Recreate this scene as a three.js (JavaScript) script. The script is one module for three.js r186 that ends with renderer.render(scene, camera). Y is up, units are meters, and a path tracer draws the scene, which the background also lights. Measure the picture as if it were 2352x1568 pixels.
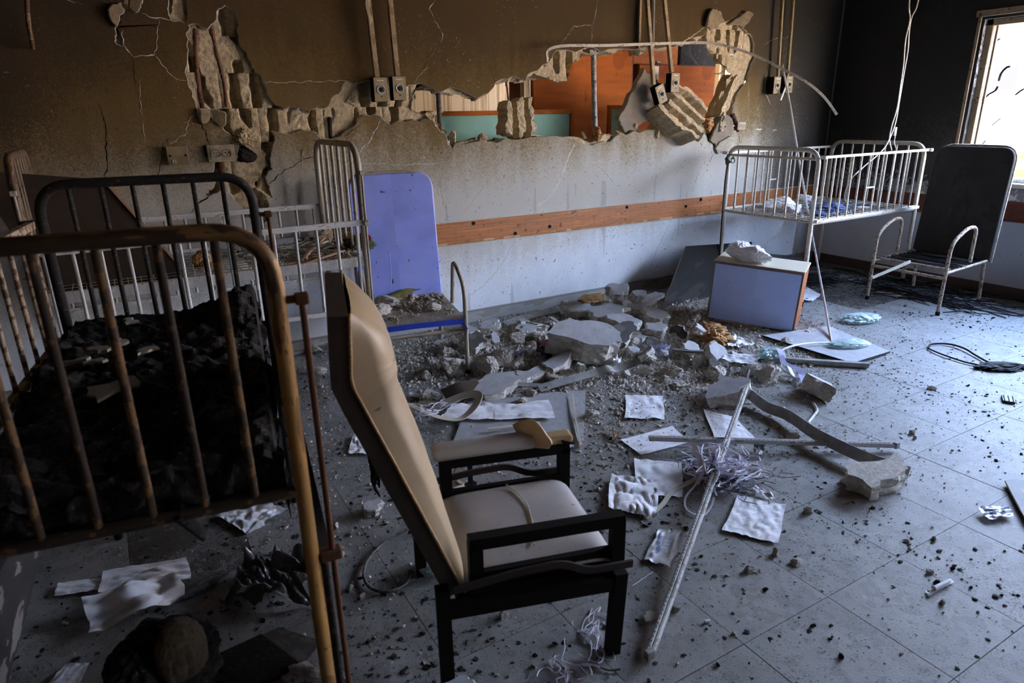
import * as THREE from 'three';
import { RoundedBoxGeometry } from 'three/addons/geometries/RoundedBoxGeometry.js';
import { mergeGeometries, mergeVertices } from 'three/addons/utils/BufferGeometryUtils.js';

// ---------------------------------------------------------------- camera, sky, sun, exposure
const scene = new THREE.Scene();
const EYE = 1.536, PITCH = 0.32754, ROLL = -0.01867, YAW = 0.52574, FOCAL = 1534;
const camera = new THREE.PerspectiveCamera(2 * Math.atan(784 / FOCAL) * 180 / Math.PI, 1.5, 0.05, 200);
camera.position.set(0, EYE, 0);
camera.rotation.set(-PITCH, -YAW, ROLL, 'YXZ');
camera.focus = 4.2; camera.userData.fStop = 4;
const renderer = new THREE.WebGLRenderer({ antialias: true });
renderer.toneMapping = THREE.LinearToneMapping;
renderer.toneMappingExposure = 6.0;
renderer.shadowMap.enabled = true;
const SKY_LOW = [0.76, 0.84, 1.0], SKY_HIGH = [0.32, 0.53, 1.02], SKY_POWER = 9.0;
{ // hazy daylight sky: pale at the horizon, blue overhead
  const w = 64, h = 128, d = new Float32Array(w * h * 4);
  for (let j = 0; j < h; j++) for (let i = 0; i < w; i++) {
    const e = Math.max(0, Math.sin(((j + 0.5) / h - 0.5) * Math.PI)), t = Math.pow(e, 0.55), k = (j * w + i) * 4;
    for (let c = 0; c < 3; c++) d[k + c] = SKY_LOW[c] * (1 - t) + SKY_HIGH[c] * t;
    d[k + 3] = 1;
  }
  const t = new THREE.DataTexture(d, w, h, THREE.RGBAFormat, THREE.FloatType);
  t.mapping = THREE.EquirectangularReflectionMapping; t.magFilter = t.minFilter = THREE.LinearFilter; t.needsUpdate = true;
  scene.background = t; scene.backgroundIntensity = SKY_POWER;
}
const sun = new THREE.DirectionalLight(new THREE.Color(1.0, 0.80, 0.52), 17);
sun.position.set(-5, 14, 7); sun.target.position.set(9, 0, -2);
sun.castShadow = true; sun.shadow.mapSize.set(2048, 2048); sun.shadow.radius = 1;
Object.assign(sun.shadow.camera, { left: -16, right: 16, top: 16, bottom: -16, near: 0.5, far: 60 });
scene.add(sun, sun.target);

// ---------------------------------------------------------------- small tools
const V3 = (x, y, z) => new THREE.Vector3(x, y, z);
function rnd(seed) { let a = seed >>> 0; return () => { a = (a + 0x6D2B79F5) | 0; let t = Math.imul(a ^ (a >>> 15), 1 | a); t = (t + Math.imul(t ^ (t >>> 7), 61 | t)) ^ t; return ((t ^ (t >>> 14)) >>> 0) / 4294967296; }; }
function h3(x, y, z) { let n = Math.imul(x, 374761393) + Math.imul(y, 668265263) + Math.imul(z, 2147483647 ^ 0x5bd1e995); n = Math.imul(n ^ (n >>> 13), 1274126177); return ((n ^ (n >>> 16)) >>> 0) / 4294967296; }
function noise(x, y, z = 0) {            // value noise 0..1
  const xi = Math.floor(x), yi = Math.floor(y), zi = Math.floor(z); let fx = x - xi, fy = y - yi, fz = z - zi;
  fx = fx * fx * (3 - 2 * fx); fy = fy * fy * (3 - 2 * fy); fz = fz * fz * (3 - 2 * fz);
  const L = (a, b, t) => a + (b - a) * t;
  return L(L(L(h3(xi, yi, zi), h3(xi + 1, yi, zi), fx), L(h3(xi, yi + 1, zi), h3(xi + 1, yi + 1, zi), fx), fy),
    L(L(h3(xi, yi, zi + 1), h3(xi + 1, yi, zi + 1), fx), L(h3(xi, yi + 1, zi + 1), h3(xi + 1, yi + 1, zi + 1), fx), fy), fz);
}
function noise2(x, y) {
  const xi = Math.floor(x), yi = Math.floor(y); let fx = x - xi, fy = y - yi; fx = fx * fx * (3 - 2 * fx); fy = fy * fy * (3 - 2 * fy);
  const a = h3(xi, yi, 7), b = h3(xi + 1, yi, 7), c = h3(xi, yi + 1, 7), d = h3(xi + 1, yi + 1, 7);
  return a + (b - a) * fx + (c - a) * fy + (a - b - c + d) * fx * fy;
}
function fbm2(x, y, o = 4) { let s = 0, a = 0.5, n = 0; for (let i = 0; i < o; i++) { s += a * noise2(x, y); n += a; a *= 0.5; x = x * 2.03 + 17.1; y = y * 2.03 + 9.7; } return s / n; }
function fbm3(x, y, z, o = 3) { let s = 0, a = 0.5, n = 0; for (let i = 0; i < o; i++) { s += a * noise(x, y, z); n += a; a *= 0.5; x = x * 2.03 + 17.1; y = y * 2.03 + 9.7; z = z * 2.03 + 3.3; } return s / n; }
const clamp = (v, a = 0, b = 1) => Math.min(b, Math.max(a, v)), mix = (a, b, t) => a + (b - a) * t;
const sstep = (a, b, x) => { const t = clamp((x - a) / (b - a)); return t * t * (3 - 2 * t); };
const names = {};
function numbered(n) { const k = names[n] = (names[n] ?? -1) + 1; return k ? n + '_' + String(k).padStart(3, '0') : n; }
function tag(o, label, category, group) { o.userData.label = label; o.userData.category = category; if (group) o.userData.group = group; return o; }
function thing(name, label, category, pos = [0, 0, 0], turn = 0, group) {
  const o = new THREE.Group(); o.name = numbered(name); o.position.set(...pos); o.rotation.y = turn; scene.add(o); return tag(o, label, category, group);
}
function part(name, geo, mat, parent, label) {
  if (Array.isArray(geo)) geo = mergeAll(geo);
  const m = new THREE.Mesh(geo, mat); m.name = parent === scene ? numbered(name) : pname(parent, name); m.castShadow = m.receiveShadow = true; parent.add(m);
  if (label) m.userData.label = label; return m;
}
function pname(p, n) { const c = p.userData.__n ??= {}; const k = c[n] = (c[n] ?? -1) + 1; return k ? n + '_' + String(k).padStart(3, '0') : n; }
function solo(name, geo, mat, label, category, group) { return tag(part(name, geo, mat, scene), label, category, group); }
function struct(o) { o.userData.kind = 'structure'; return o; }
function mergeAll(list) {
  const l = list.map(g => { let q = g.index ? g.toNonIndexed() : g.clone(); for (const k of Object.keys(q.attributes)) if (!['position', 'normal', 'uv'].includes(k)) q.deleteAttribute(k); q.clearGroups?.(); return q; });
  return mergeGeometries(l, false);
}
// a pixel of the 2352 x 1568 frame turned into a point on a plane of the room (axis 0 x, 1 y, 2 z)
const cy = Math.cos(YAW), sy = Math.sin(YAW), cp = Math.cos(PITCH), sp = Math.sin(PITCH), cr = Math.cos(ROLL), sr = Math.sin(ROLL);
const FW = V3(sy * cp, -sp, -cy * cp), R0 = V3(cy, 0, sy), U0 = R0.clone().cross(FW);
const RT = R0.clone().multiplyScalar(cr).addScaledVector(U0, sr), UP = R0.clone().multiplyScalar(-sr).addScaledVector(U0, cr);
function on(px, py, axis, at) {
  const d = FW.clone().addScaledVector(RT, (px - 1176) / FOCAL).addScaledVector(UP, -(py - 784) / FOCAL).toArray(), e = [0, EYE, 0], t = (at - e[axis]) / d[axis];
  return V3(e[0] + d[0] * t, e[1] + d[1] * t, e[2] + d[2] * t);
}
const ZB = -4.5, XR = 6.36, CEIL = 3.0, XL = -1.5, ZF = 4.2;
const fl = (px, py, h = 0) => on(px, py, 1, h), bw = (px, py, z = ZB) => on(px, py, 2, z), rw = (px, py, x = XR) => on(px, py, 0, x);

// sweep a closed profile [[a,b],...] along points; b is along the carried normal
function sweep(pts, prof, up = V3(0, 1, 0), caps = true, scale) {
  const n = pts.length, m = prof.length, pos = [], uv = [], idx = []; let N = up.clone(), len = 0;
  for (let i = 0; i < n; i++) {
    const T = pts[Math.min(i + 1, n - 1)].clone().sub(pts[Math.max(i - 1, 0)]).normalize();
    N.addScaledVector(T, -N.dot(T)); if (N.lengthSq() < 1e-8) { N.set(1, 0.3, 0.2); N.addScaledVector(T, -N.dot(T)); } N.normalize();
    const B = T.clone().cross(N); if (i) len += pts[i].distanceTo(pts[i - 1]); let per = 0; const s = scale ? scale(i / (n - 1)) : 1;
    for (let j = 0; j <= m; j++) { const q = prof[j % m], p = pts[i].clone().addScaledVector(B, q[0] * s).addScaledVector(N, q[1] * s); pos.push(p.x, p.y, p.z);
      if (j) per += Math.hypot(q[0] - prof[j - 1][0], q[1] - prof[j - 1][1]); uv.push(per, len); }
  }
  const w = m + 1;
  for (let i = 0; i < n - 1; i++) for (let j = 0; j < m; j++) { const a = i * w + j; idx.push(a, a + 1, a + w, a + 1, a + w + 1, a + w); }
  if (caps) for (const [i, f] of [[0, 1], [n - 1, -1]]) {
    const c = pos.length / 3, q = pts[i]; pos.push(q.x, q.y, q.z); uv.push(0, 0);
    let cx = 0, cyy = 0; for (let j = 0; j < m; j++) { cx += pos[(i * w + j) * 3] / m; cyy += pos[(i * w + j) * 3 + 1] / m; }
    let cz = 0; for (let j = 0; j < m; j++) cz += pos[(i * w + j) * 3 + 2] / m; pos[c * 3] = cx; pos[c * 3 + 1] = cyy; pos[c * 3 + 2] = cz;
    const k0 = pos.length / 3; for (let j = 0; j <= m; j++) { const a = (i * w + j) * 3; pos.push(pos[a], pos[a + 1], pos[a + 2]); uv.push(prof[j % m][0], prof[j % m][1]); }
    for (let j = 0; j < m; j++) f > 0 ? idx.push(c, k0 + j + 1, k0 + j) : idx.push(c, k0 + j, k0 + j + 1);
  }
  const g = new THREE.BufferGeometry(); g.setAttribute('position', new THREE.Float32BufferAttribute(pos, 3)); g.setAttribute('uv', new THREE.Float32BufferAttribute(uv, 2)); g.setIndex(idx);
  g.computeVertexNormals(); return g;
}
const circ = (r, n = 10) => Array.from({ length: n }, (_, i) => [r * Math.cos(i / n * 2 * Math.PI), r * Math.sin(i / n * 2 * Math.PI)]);
const rect = (a, b) => [[-a, -b], [a, -b], [a, b], [-a, b]];
// polyline with rounded corners
function fillet(pts, r, k = 7) {
  const out = [pts[0].clone()];
  for (let i = 1; i < pts.length - 1; i++) {
    const p = pts[i], a = pts[i - 1].clone().sub(p), b = pts[i + 1].clone().sub(p), q = Math.min(r, a.length() * 0.48, b.length() * 0.48); a.normalize().multiplyScalar(q).add(p); b.normalize().multiplyScalar(q).add(p);
    for (let j = 0; j <= k; j++) { const t = j / k; out.push(a.clone().multiplyScalar((1 - t) * (1 - t)).addScaledVector(p, 2 * t * (1 - t)).addScaledVector(b, t * t)); }
  }
  out.push(pts[pts.length - 1].clone()); return out;
}
const pipe = (pts, r, bend = 0.06, n = 10) => sweep(pts.length > 2 ? fillet(pts, bend) : pts, circ(r, n));
const flatPipe = (pts, a, b, up, bend = 0.03) => hard(sweep(pts.length > 2 ? fillet(pts, bend, 4) : pts, rect(a, b), up));
function hard(g) { const q = g.index ? g.toNonIndexed() : g; q.computeVertexNormals(); return q; }
function smoothLine(pts, n) { return new THREE.CatmullRomCurve3(pts, false, 'centripetal').getPoints(n); }
function box(w, h, d, x = 0, y = 0, z = 0, r = 0.004) { const g = r ? new RoundedBoxGeometry(w, h, d, 2, Math.min(r, w / 2.2, h / 2.2, d / 2.2)) : new THREE.BoxGeometry(w, h, d); boxUV(g); g.translate(x, y, z); return g; }
function boxUV(g) { // uv in metres from position and facing
  const p = g.attributes.position, n = g.attributes.normal, u = new Float32Array(p.count * 2);
  for (let i = 0; i < p.count; i++) { const ax = Math.abs(n.getX(i)), ay = Math.abs(n.getY(i)), az = Math.abs(n.getZ(i));
    if (ay >= ax && ay >= az) { u[i * 2] = p.getX(i); u[i * 2 + 1] = p.getZ(i); } else if (ax >= az) { u[i * 2] = p.getZ(i); u[i * 2 + 1] = p.getY(i); } else { u[i * 2] = p.getX(i); u[i * 2 + 1] = p.getY(i); } }
  g.setAttribute('uv', new THREE.BufferAttribute(u, 2)); return g;
}
// ragged outline: midpoint displacement of a closed polygon of [x,y]
function ragged(poly, amp, depth, seed) {
  const r = rnd(seed); let p = poly.map(q => [q[0], q[1]]);
  for (let k = 0; k < depth; k++) { const o = [];
    for (let i = 0; i < p.length; i++) { const a = p[i], b = p[(i + 1) % p.length], dx = b[0] - a[0], dy = b[1] - a[1], L = Math.hypot(dx, dy); o.push(a);
      if (L > 0.012) { const s = (r() - 0.5) * 2 * amp * Math.min(L, 0.12); o.push([(a[0] + b[0]) / 2 - dy / L * s, (a[1] + b[1]) / 2 + dx / L * s]); } }
    p = o; }
  return p;
}
function inside(p, x, y) { let c = false; for (let i = 0, j = p.length - 1; i < p.length; j = i++) { const a = p[i], b = p[j]; if ((a[1] > y) !== (b[1] > y) && x < (b[0] - a[0]) * (y - a[1]) / (b[1] - a[1]) + a[0]) c = !c; } return c; }
const shapeOf = p => new THREE.Shape(p.map(q => new THREE.Vector2(q[0], q[1]))), pathOf = p => new THREE.Path(p.map(q => new THREE.Vector2(q[0], q[1])));

// ---------------------------------------------------------------- textures
function tex(w, h, f, srgb = true) {
  const d = new Uint8Array(w * h * 4), o = [0, 0, 0];
  for (let j = 0; j < h; j++) for (let i = 0; i < w; i++) { f(i / w, j / h, o); const k = (j * w + i) * 4; d[k] = clamp(o[0]) * 255; d[k + 1] = clamp(o[1]) * 255; d[k + 2] = clamp(o[2]) * 255; d[k + 3] = 255; }
  const t = new THREE.DataTexture(d, w, h, THREE.RGBAFormat); t.magFilter = THREE.LinearFilter; t.minFilter = THREE.LinearMipmapLinearFilter; t.generateMipmaps = true; t.wrapS = t.wrapT = THREE.RepeatWrapping;
  if (srgb) t.colorSpace = THREE.SRGBColorSpace; t.needsUpdate = true; return t;
}
const C = (r, g, b) => [r / 255, g / 255, b / 255];
function set3(o, c, k = 1) { o[0] = c[0] * k; o[1] = c[1] * k; o[2] = c[2] * k; }
function mix3(o, c, t) { o[0] += (c[0] - o[0]) * t; o[1] += (c[1] - o[1]) * t; o[2] += (c[2] - o[2]) * t; }
function mat(o) { return new THREE.MeshStandardMaterial({ side: THREE.DoubleSide, roughness: 0.85, ...o }); }
function rep(t, x, y) { const c = t.clone(); c.repeat.set(x, y); c.needsUpdate = true; return c; }

// ---------------------------------------------------------------- materials
// concrete and broken plaster: pale grey aggregate
const concreteMap = tex(512, 512, (u, v, o) => { const a = fbm2(u * 22, v * 22, 4), s = noise2(u * 150, v * 150), q = noise2(u * 70 + 40, v * 70); set3(o, C(208, 201, 189), 0.76 + 0.34 * a); if (s > 0.82) mix3(o, C(128, 119, 104), 0.6); if (q > 0.84) mix3(o, C(228, 224, 214), 0.6); });
const grainBump = tex(512, 512, (u, v, o) => { const a = 0.6 * noise2(u * 110, v * 110) + 0.4 * noise2(u * 220, v * 220); o[0] = o[1] = o[2] = a; }, false);
const M = {};
M.concrete = mat({ map: rep(concreteMap, 3, 3), bumpMap: rep(grainBump, 3, 3), bumpScale: 0.0016, roughness: 0.97 });
M.block = mat({ color: 0xf4e2c0, map: rep(concreteMap, 2.2, 2.2), bumpMap: rep(grainBump, 2.2, 2.2), bumpScale: 0.002, roughness: 0.97 });
M.plasterEdge = mat({ color: 0xd9d2c4, map: rep(concreteMap, 3, 3), bumpMap: rep(grainBump, 4, 4), bumpScale: 0.001, roughness: 0.95 });
M.crack = mat({ color: 0xd8d3c8, roughness: 0.95 });
M.crackShade = mat({ color: 0x14100b, roughness: 1 });  // dark strips painted in place of the shade inside cracks
M.greyFace = mat({ map: rep(tex(256, 256, (u, v, o) => { const a = fbm2(u * 9, v * 9, 4), s = noise2(u * 90, v * 90); set3(o, C(168, 167, 168), 0.88 + 0.2 * a); if (s > 0.88) mix3(o, C(100, 94, 86), 0.5); }), 2, 2), roughness: 0.8 });
// the long wall: pale blue-grey paint under torn layers of soot that hang lower here and there, in grainy patches with edges of their own; tone darkens further towards the left end and right corner
const WX0 = XL, WW = XR - XL;
const wallMap = tex(2048, 768, (u, v, o) => {
  const x = WX0 + u * WW, y = v * CEIL, big = fbm2(x * 1.1, y * 0.7, 4), str = noise2(x * 26, y * 1.3), fine = noise2(x * 90, y * 90), mid = fbm2(x * 7, y * 5, 3);
  set3(o, C(226, 229, 232), 0.93 + 0.1 * mid);
  const edge = y + (big - 0.5) * 0.5 + (str - 0.5) * 0.12 + (fine - 0.5) * 0.10 + (mid - 0.5) * 0.16 + (h3(Math.round(u * 2048), Math.round(v * 768), 3) - 0.5) * 0.22;
  for (let k = 0; k < 6; k++) if (edge > 0.44 + k * 0.07) mix3(o, C(168, 160, 142), 0.17);
  for (let k = 0; k < 5; k++) if (edge > 1.16 + k * 0.08) mix3(o, C(122, 104, 74), 0.2);
  for (let k = 0; k < 5; k++) if (edge > 1.42 + k * 0.10) mix3(o, C(90, 66, 22), 0.32);
  for (let k = 0; k < 4; k++) if (edge > 1.9 + k * 0.10) mix3(o, C(64, 45, 12), 0.34);
  const left = x * 0.55 + (big - 0.5) * 1.3 + (fine - 0.5) * 0.15 + (mid - 0.5) * 0.4 - (y - 1.3) * 0.5 + (h3(Math.round(u * 2048), Math.round(v * 768), 5) - 0.5) * 0.3;
  for (let k = 0; k < 4; k++) if (edge > 1.0 && left < 0.35 - k * 0.12) mix3(o, C(96, 74, 38), 0.14);
  for (let k = 0; k < 4; k++) if (edge > 1.5 && left < 0.05 - k * 0.14) mix3(o, C(40, 29, 16), 0.28);
  const right = (x - 5.15) + (big - 0.5) * 0.7 + (fine - 0.5) * 0.1 + (y - 1.2) * 0.25 + (h3(Math.round(u * 2048), Math.round(v * 768), 9) - 0.5) * 0.25; for (let k = 0; k < 4; k++) if (edge > 0.8 && right > 0.3 + k * 0.12) mix3(o, C(56, 50, 43), 0.3); if (edge > 0.9 && right > 0.85) mix3(o, C(34, 30, 26), 0.5);
  if (noise2(x * 130, y * 130) > 0.955 && noise2(x * 3, y * 3) > 0.5) mix3(o, C(210, 202, 188), 0.6);
  if (noise2(x * 60 + 9, y * 60) > 0.95) mix3(o, C(52, 42, 30), 0.5);
  if (str > 0.9 && y < 1.0) mix3(o, C(120, 120, 118), 0.25);
});
M.wallBack = mat({ map: (() => { const t = wallMap; t.repeat.set(1 / WW, 1 / CEIL); t.offset.set(-WX0 / WW, 0); return t; })(), bumpMap: rep(grainBump, 1.2, 1.2), bumpScale: 0.0008, roughness: 0.95 });
const sootMap = tex(1024, 512, (u, v, o) => { const x = u * 6, y = v * 3, a = fbm2(x * 2, y * 2, 4), f = noise2(x * 70, y * 70), s = noise2(x * 18, y * 1.2), e = y + (a - 0.5) * 0.5 + (f - 0.5) * 0.25 + (s - 0.5) * 0.15;
  set3(o, C(214, 214, 216), 0.85 + 0.2 * a); if (e > 0.78) mix3(o, C(92, 86, 78), 0.6); if (e > 0.98) mix3(o, C(34, 30, 26), 0.85); if (e > 1.3) mix3(o, C(22, 19, 16), 0.6); if (f > 0.97) mix3(o, C(120, 110, 96), 0.5); });
sootMap.repeat.set(1 / 6, 1 / 3);
M.soot = mat({ map: sootMap, bumpMap: rep(grainBump, 1, 1), bumpScale: 0.001, roughness: 0.75 });
M.sootPlain = mat({ map: rep(tex(256, 256, (u, v, o) => { const a = fbm2(u * 8, v * 8, 4); set3(o, C(70, 58, 42), 0.6 + 0.6 * a); if (noise2(u * 90, v * 90) > 0.9) mix3(o, C(110, 96, 76), 0.4); }), 0.7, 0.7), roughness: 0.9 });
// floor tiles: four dusty variants, fine char specks and scuffs
const tileMaps = [0, 1, 2, 3].map(k => tex(512, 512, (u, v, o) => {
  const x = u + k * 7.3, y = v + k * 3.1, a = fbm2(x * 4, y * 4, 4), b = fbm2(x * 13 + 5, y * 13, 3), s1 = noise2(x * 95, y * 95), s2 = noise2(x * 46 + 31, y * 46), sc = noise2(x * 7 + y * 5, (x - y) * 60);
  set3(o, C(136, 134, 131), 0.88 + 0.2 * a); if (b > 0.6) mix3(o, C(110, 107, 102), 0.4); if (s1 > 0.86 - 0.04 * k && b > 0.42) mix3(o, C(70, 65, 58), 0.6); if (s2 > 0.93) mix3(o, C(44, 40, 36), 0.75); if (sc > 0.93 && a > 0.5) mix3(o, C(168, 167, 166), 0.4);
}));
M.tiles = tileMaps.map(t => mat({ map: t, bumpMap: rep(grainBump, 1, 1), bumpScale: 0.0006, roughness: 0.62 }));
const charTile = tex(512, 512, (u, v, o) => { const a = fbm2(u * 6, v * 6, 5), b = fbm2(u * 20 + 5, v * 20, 3), s = noise2(u * 110, v * 110); set3(o, C(112, 109, 105), 0.8 + 0.3 * a); if (a + b * 0.5 > 0.72) mix3(o, C(58, 53, 46), 0.75); if (b > 0.52) mix3(o, C(76, 70, 62), 0.55); if (s > 0.78) mix3(o, C(34, 30, 27), 0.7); if (s < 0.1) mix3(o, C(150, 146, 140), 0.6); });
M.tileChar = mat({ map: charTile, bumpMap: rep(grainBump, 1, 1), bumpScale: 0.0012, roughness: 0.85 });
M.grout = mat({ color: 0x5c5956, roughness: 0.95 });
const woodMap = tex(1024, 128, (u, v, o) => { const g = fbm2(u * 6, v * 26, 4), f = noise2(u * 40, v * 120); set3(o, C(182, 110, 48), 0.74 + 0.4 * g); mix3(o, C(96, 52, 20), clamp((f - 0.6) * 1.5)); if (Math.abs(v - 0.56 + (noise2(u * 9, 3) - 0.5) * 0.1) < 0.05 && noise2(u * 46, v * 8) > 0.62) mix3(o, C(206, 170, 130), 0.75); if (noise2(u * 60, v * 14) > 0.9) mix3(o, C(70, 40, 24), 0.6); });
M.railWood = mat({ map: rep(woodMap, 0.45, 5.4), roughness: 0.45 });
const plyMap = tex(512, 512, (u, v, o) => { const g = fbm2(u * 3, v * 20, 4), a = fbm2(u * 5, v * 5, 3); set3(o, C(176, 92, 14), 0.8 + 0.3 * g); if (a > 0.62) mix3(o, C(112, 52, 8), 0.35); if (noise2(u * 80, v * 80) > 0.95) mix3(o, C(80, 46, 24), 0.6); });
M.ply = mat({ map: plyMap, roughness: 0.9 });
M.plyDark = mat({ color: 0x8a5a34, map: plyMap, roughness: 0.7 });
M.cream = mat({ map: tex(1024, 256, (u, v, o) => { const s = noise2(u * 90, v * 1.5), t = fbm2(u * 30, v * 2, 3); set3(o, C(226, 206, 168), 0.9 + 0.15 * t); if (t > 0.55) mix3(o, C(150, 128, 92), 0.5); if (s > 0.72) mix3(o, C(120, 100, 70), 0.4); }), roughness: 0.8 });
M.cream.map.repeat.set(0.7, 0.8);
M.green = mat({ map: tex(256, 256, (u, v, o) => { const a = fbm2(u * 6, v * 6, 4); set3(o, C(132, 184, 166), 0.86 + 0.22 * a); }), roughness: 0.6 });
M.blue = mat({ map: rep(tex(512, 512, (u, v, o) => { const a = fbm2(u * 5, v * 7, 4), s = noise2(u * 42, v * 42); set3(o, C(162, 174, 255), 0.88 + 0.2 * a); if (a > 0.58) mix3(o, C(170, 178, 234), 0.3); if (s > 0.965) mix3(o, C(24, 22, 30), 0.85); }), 1, 1), roughness: 0.42 });
M.blueDoor = mat({ map: rep(tex(512, 512, (u, v, o) => { const a = fbm2(u * 5, v * 7, 4), s = noise2(u * 60, v * 60); set3(o, C(190, 206, 255), 0.94 + 0.1 * a); if (s > 0.975) mix3(o, C(60, 62, 84), 0.5); }), 1, 1), roughness: 0.5 });
M.burntPanel = mat({ map: rep(tex(512, 512, (u, v, o) => { const a = fbm2(u * 6, v * 6, 5), s = noise2(u * 28, v * 9); set3(o, C(56, 51, 46), 0.7 + 0.5 * a); if (a > 0.56) mix3(o, C(30, 27, 24), 0.5); if (s > 0.88) mix3(o, C(96, 88, 80), 0.2); }), 1, 1), roughness: 0.92 });
const paintMap = (base, rust, amt, sp) => tex(256, 512, (u, v, o) => { const a = fbm2(u * 9, v * 22, 4), s = noise2(u * 40, v * 90); set3(o, base, 0.88 + 0.2 * a); if (a > 1 - amt) mix3(o, rust, 0.75); if (s > sp) mix3(o, rust, 0.6); });
M.nearTube = mat({ map: rep(tex(128, 2048, (u, v, o) => { const L = v * 3.6, a = fbm2(u * 4, L * 9, 4), s = noise2(u * 14, L * 40); set3(o, C(188, 142, 80), 0.85 + 0.25 * a); if (a > 0.6) mix3(o, C(104, 70, 36), 0.6); if (s > 0.9) mix3(o, C(86, 48, 18), 0.6); if (L + (a - 0.5) * 0.7 + (s - 0.5) * 0.12 > 1.30) mix3(o, C(98, 72, 40), 0.7); if (L + (a - 0.5) * 0.8 + (s - 0.5) * 0.2 > 1.48) mix3(o, C(44, 31, 18), 0.8); }), 10, 1 / 3.6), roughness: 0.55 });
M.creamTube = mat({ map: rep(paintMap(C(216, 208, 192), C(140, 104, 70), 0.26, 0.965), 8, 1.2), roughness: 0.4 });
M.whiteTube = mat({ map: rep(paintMap(C(208, 207, 203), C(150, 122, 88), 0.25, 0.965), 8, 1.2), roughness: 0.4 });
M.greyTube = mat({ map: rep(paintMap(C(178, 166, 146), C(112, 96, 76), 0.3, 0.95), 8, 1.5), roughness: 0.45 });
M.ochreTube = mat({ map: rep(paintMap(C(204, 146, 76), C(86, 48, 18), 0.44, 0.9), 6, 1.2), roughness: 0.5 });
M.rustTube = mat({ map: rep(paintMap(C(186, 168, 146), C(92, 62, 42), 0.44, 0.84), 8, 4), bumpMap: rep(grainBump, 8, 4), bumpScale: 0.0005, roughness: 0.85 });
M.charTube = mat({ map: rep(paintMap(C(34, 28, 23), C(92, 76, 58), 0.3, 0.9), 8, 5), bumpMap: rep(grainBump, 8, 4), bumpScale: 0.0006, roughness: 0.7 });
M.scorched = mat({ map: rep(paintMap(C(52, 38, 25), C(118, 86, 50), 0.3, 0.95), 6, 2), bumpMap: rep(grainBump, 8, 4), bumpScale: 0.0005, roughness: 0.85 });
M.scorchedLight = mat({ map: rep(paintMap(C(118, 88, 50), C(48, 34, 21), 0.5, 0.85), 6, 2), roughness: 0.75 });
M.rust = mat({ color: 0x57341a, roughness: 0.9, bumpMap: rep(grainBump, 4, 4), bumpScale: 0.0006 });
M.char = mat({ map: rep(tex(512, 512, (u, v, o) => { const a = fbm2(u * 12, v * 12, 4), s = noise2(u * 90, v * 90); set3(o, C(20, 18, 17), 0.6 + 0.8 * a); if (a > 0.6) mix3(o, C(58, 54, 52), 0.5); if (s > 0.86) mix3(o, C(140, 132, 126), 0.45); }), 2, 2), roughness: 0.95 });
M.black = new THREE.MeshPhysicalMaterial({ color: 0x100f0e, roughness: 0.7, specularIntensity: 0.3, side: THREE.DoubleSide });
M.blackWood = new THREE.MeshPhysicalMaterial({ specularIntensity: 0.25, side: THREE.DoubleSide, map: rep(tex(256, 256, (u, v, o) => { const a = fbm2(u * 5, v * 12, 4); set3(o, C(22, 18, 14), 0.7 + 0.5 * a); if (noise2(u * 60, v * 60) > 0.95) mix3(o, C(70, 60, 48), 0.4); }), 3, 3), roughness: 0.8 });
M.fabricSeat = mat({ map: rep(tex(512, 512, (u, v, o) => { const a = fbm2(u * 5, v * 5, 4), s = noise2(u * 55, v * 55); set3(o, C(178, 174, 170), 0.88 + 0.18 * a); if (s > 0.965) mix3(o, C(60, 54, 46), 0.7); }), 1.5, 1.5), roughness: 0.55 });
M.fabricShaded = mat({ map: tex(512, 512, (u, v, o) => { const a = fbm2(u * 7, v * 4, 4), s = noise2(u * 90, v * 50), w = fbm2(u * 16 + 9, v * 9, 4); set3(o, C(186, 156, 112), 0.88 + 0.18 * a); if (s > 0.97) mix3(o, C(60, 48, 34), 0.6); for (let k = 0; k < 6; k++) { const q = v - 0.05 * k + (w - 0.5) * 0.16 + (s - 0.5) * 0.10 - 0.6 * Math.max(0, 0.3 - u); if (u < 0.75 - k * 0.018 + (w - 0.5) * 0.12 + (s - 0.5) * 0.05 && q > 0.5) mix3(o, C(10, 8, 6), 0.45); } }), roughness: 0.6 });  // near-black wedge paints shade on the cushion side; assigned to nothing
M.fabricBack = mat({ map: rep(tex(512, 512, (u, v, o) => { const a = fbm2(u * 5, v * 5, 4), s = noise2(u * 60, v * 60); set3(o, C(176, 154, 120), 0.86 + 0.2 * a); if (s > 0.97) mix3(o, C(60, 48, 34), 0.6); }), 1.5, 1.5), roughness: 0.5 });
M.paper = [0, 1, 2, 3].map(k => mat({ map: tex(256, 256, (u, v, o) => { const a = fbm2(u * 5 + k * 9, v * 5, 4); set3(o, C(246, 246, 250), 0.94 + 0.06 * a); if (a > 0.66) mix3(o, C(196, 190, 184), 0.4);
  if (k > 0 && u > 0.1 && u < 0.9 && v > 0.12 && v < 0.9) { const row = Math.floor(v * 26), f = v * 26 - row; if (f < 0.3 && h3(row, k, 5) > 0.25 && u < 0.35 + h3(row, k, 9) * 0.55 && noise2(u * 90, row * 3.7) > 0.4) mix3(o, C(110, 118, 160), k === 3 ? 0.6 : 0.4); } if (noise2(u * 70 + k, v * 70) > 0.95) mix3(o, C(90, 84, 78), 0.5); }), roughness: 0.8 }));
M.white = mat({ color: 0xd9d8da, roughness: 0.5 });
M.offWhite = mat({ color: 0xc3bba6, roughness: 0.6 });
M.boxFace = mat({ map: tex(128, 128, (u, v, o) => { const a = fbm2(u * 9, v * 9, 3); set3(o, C(142, 122, 88), 0.8 + 0.35 * a); }), roughness: 0.6 });
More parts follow.
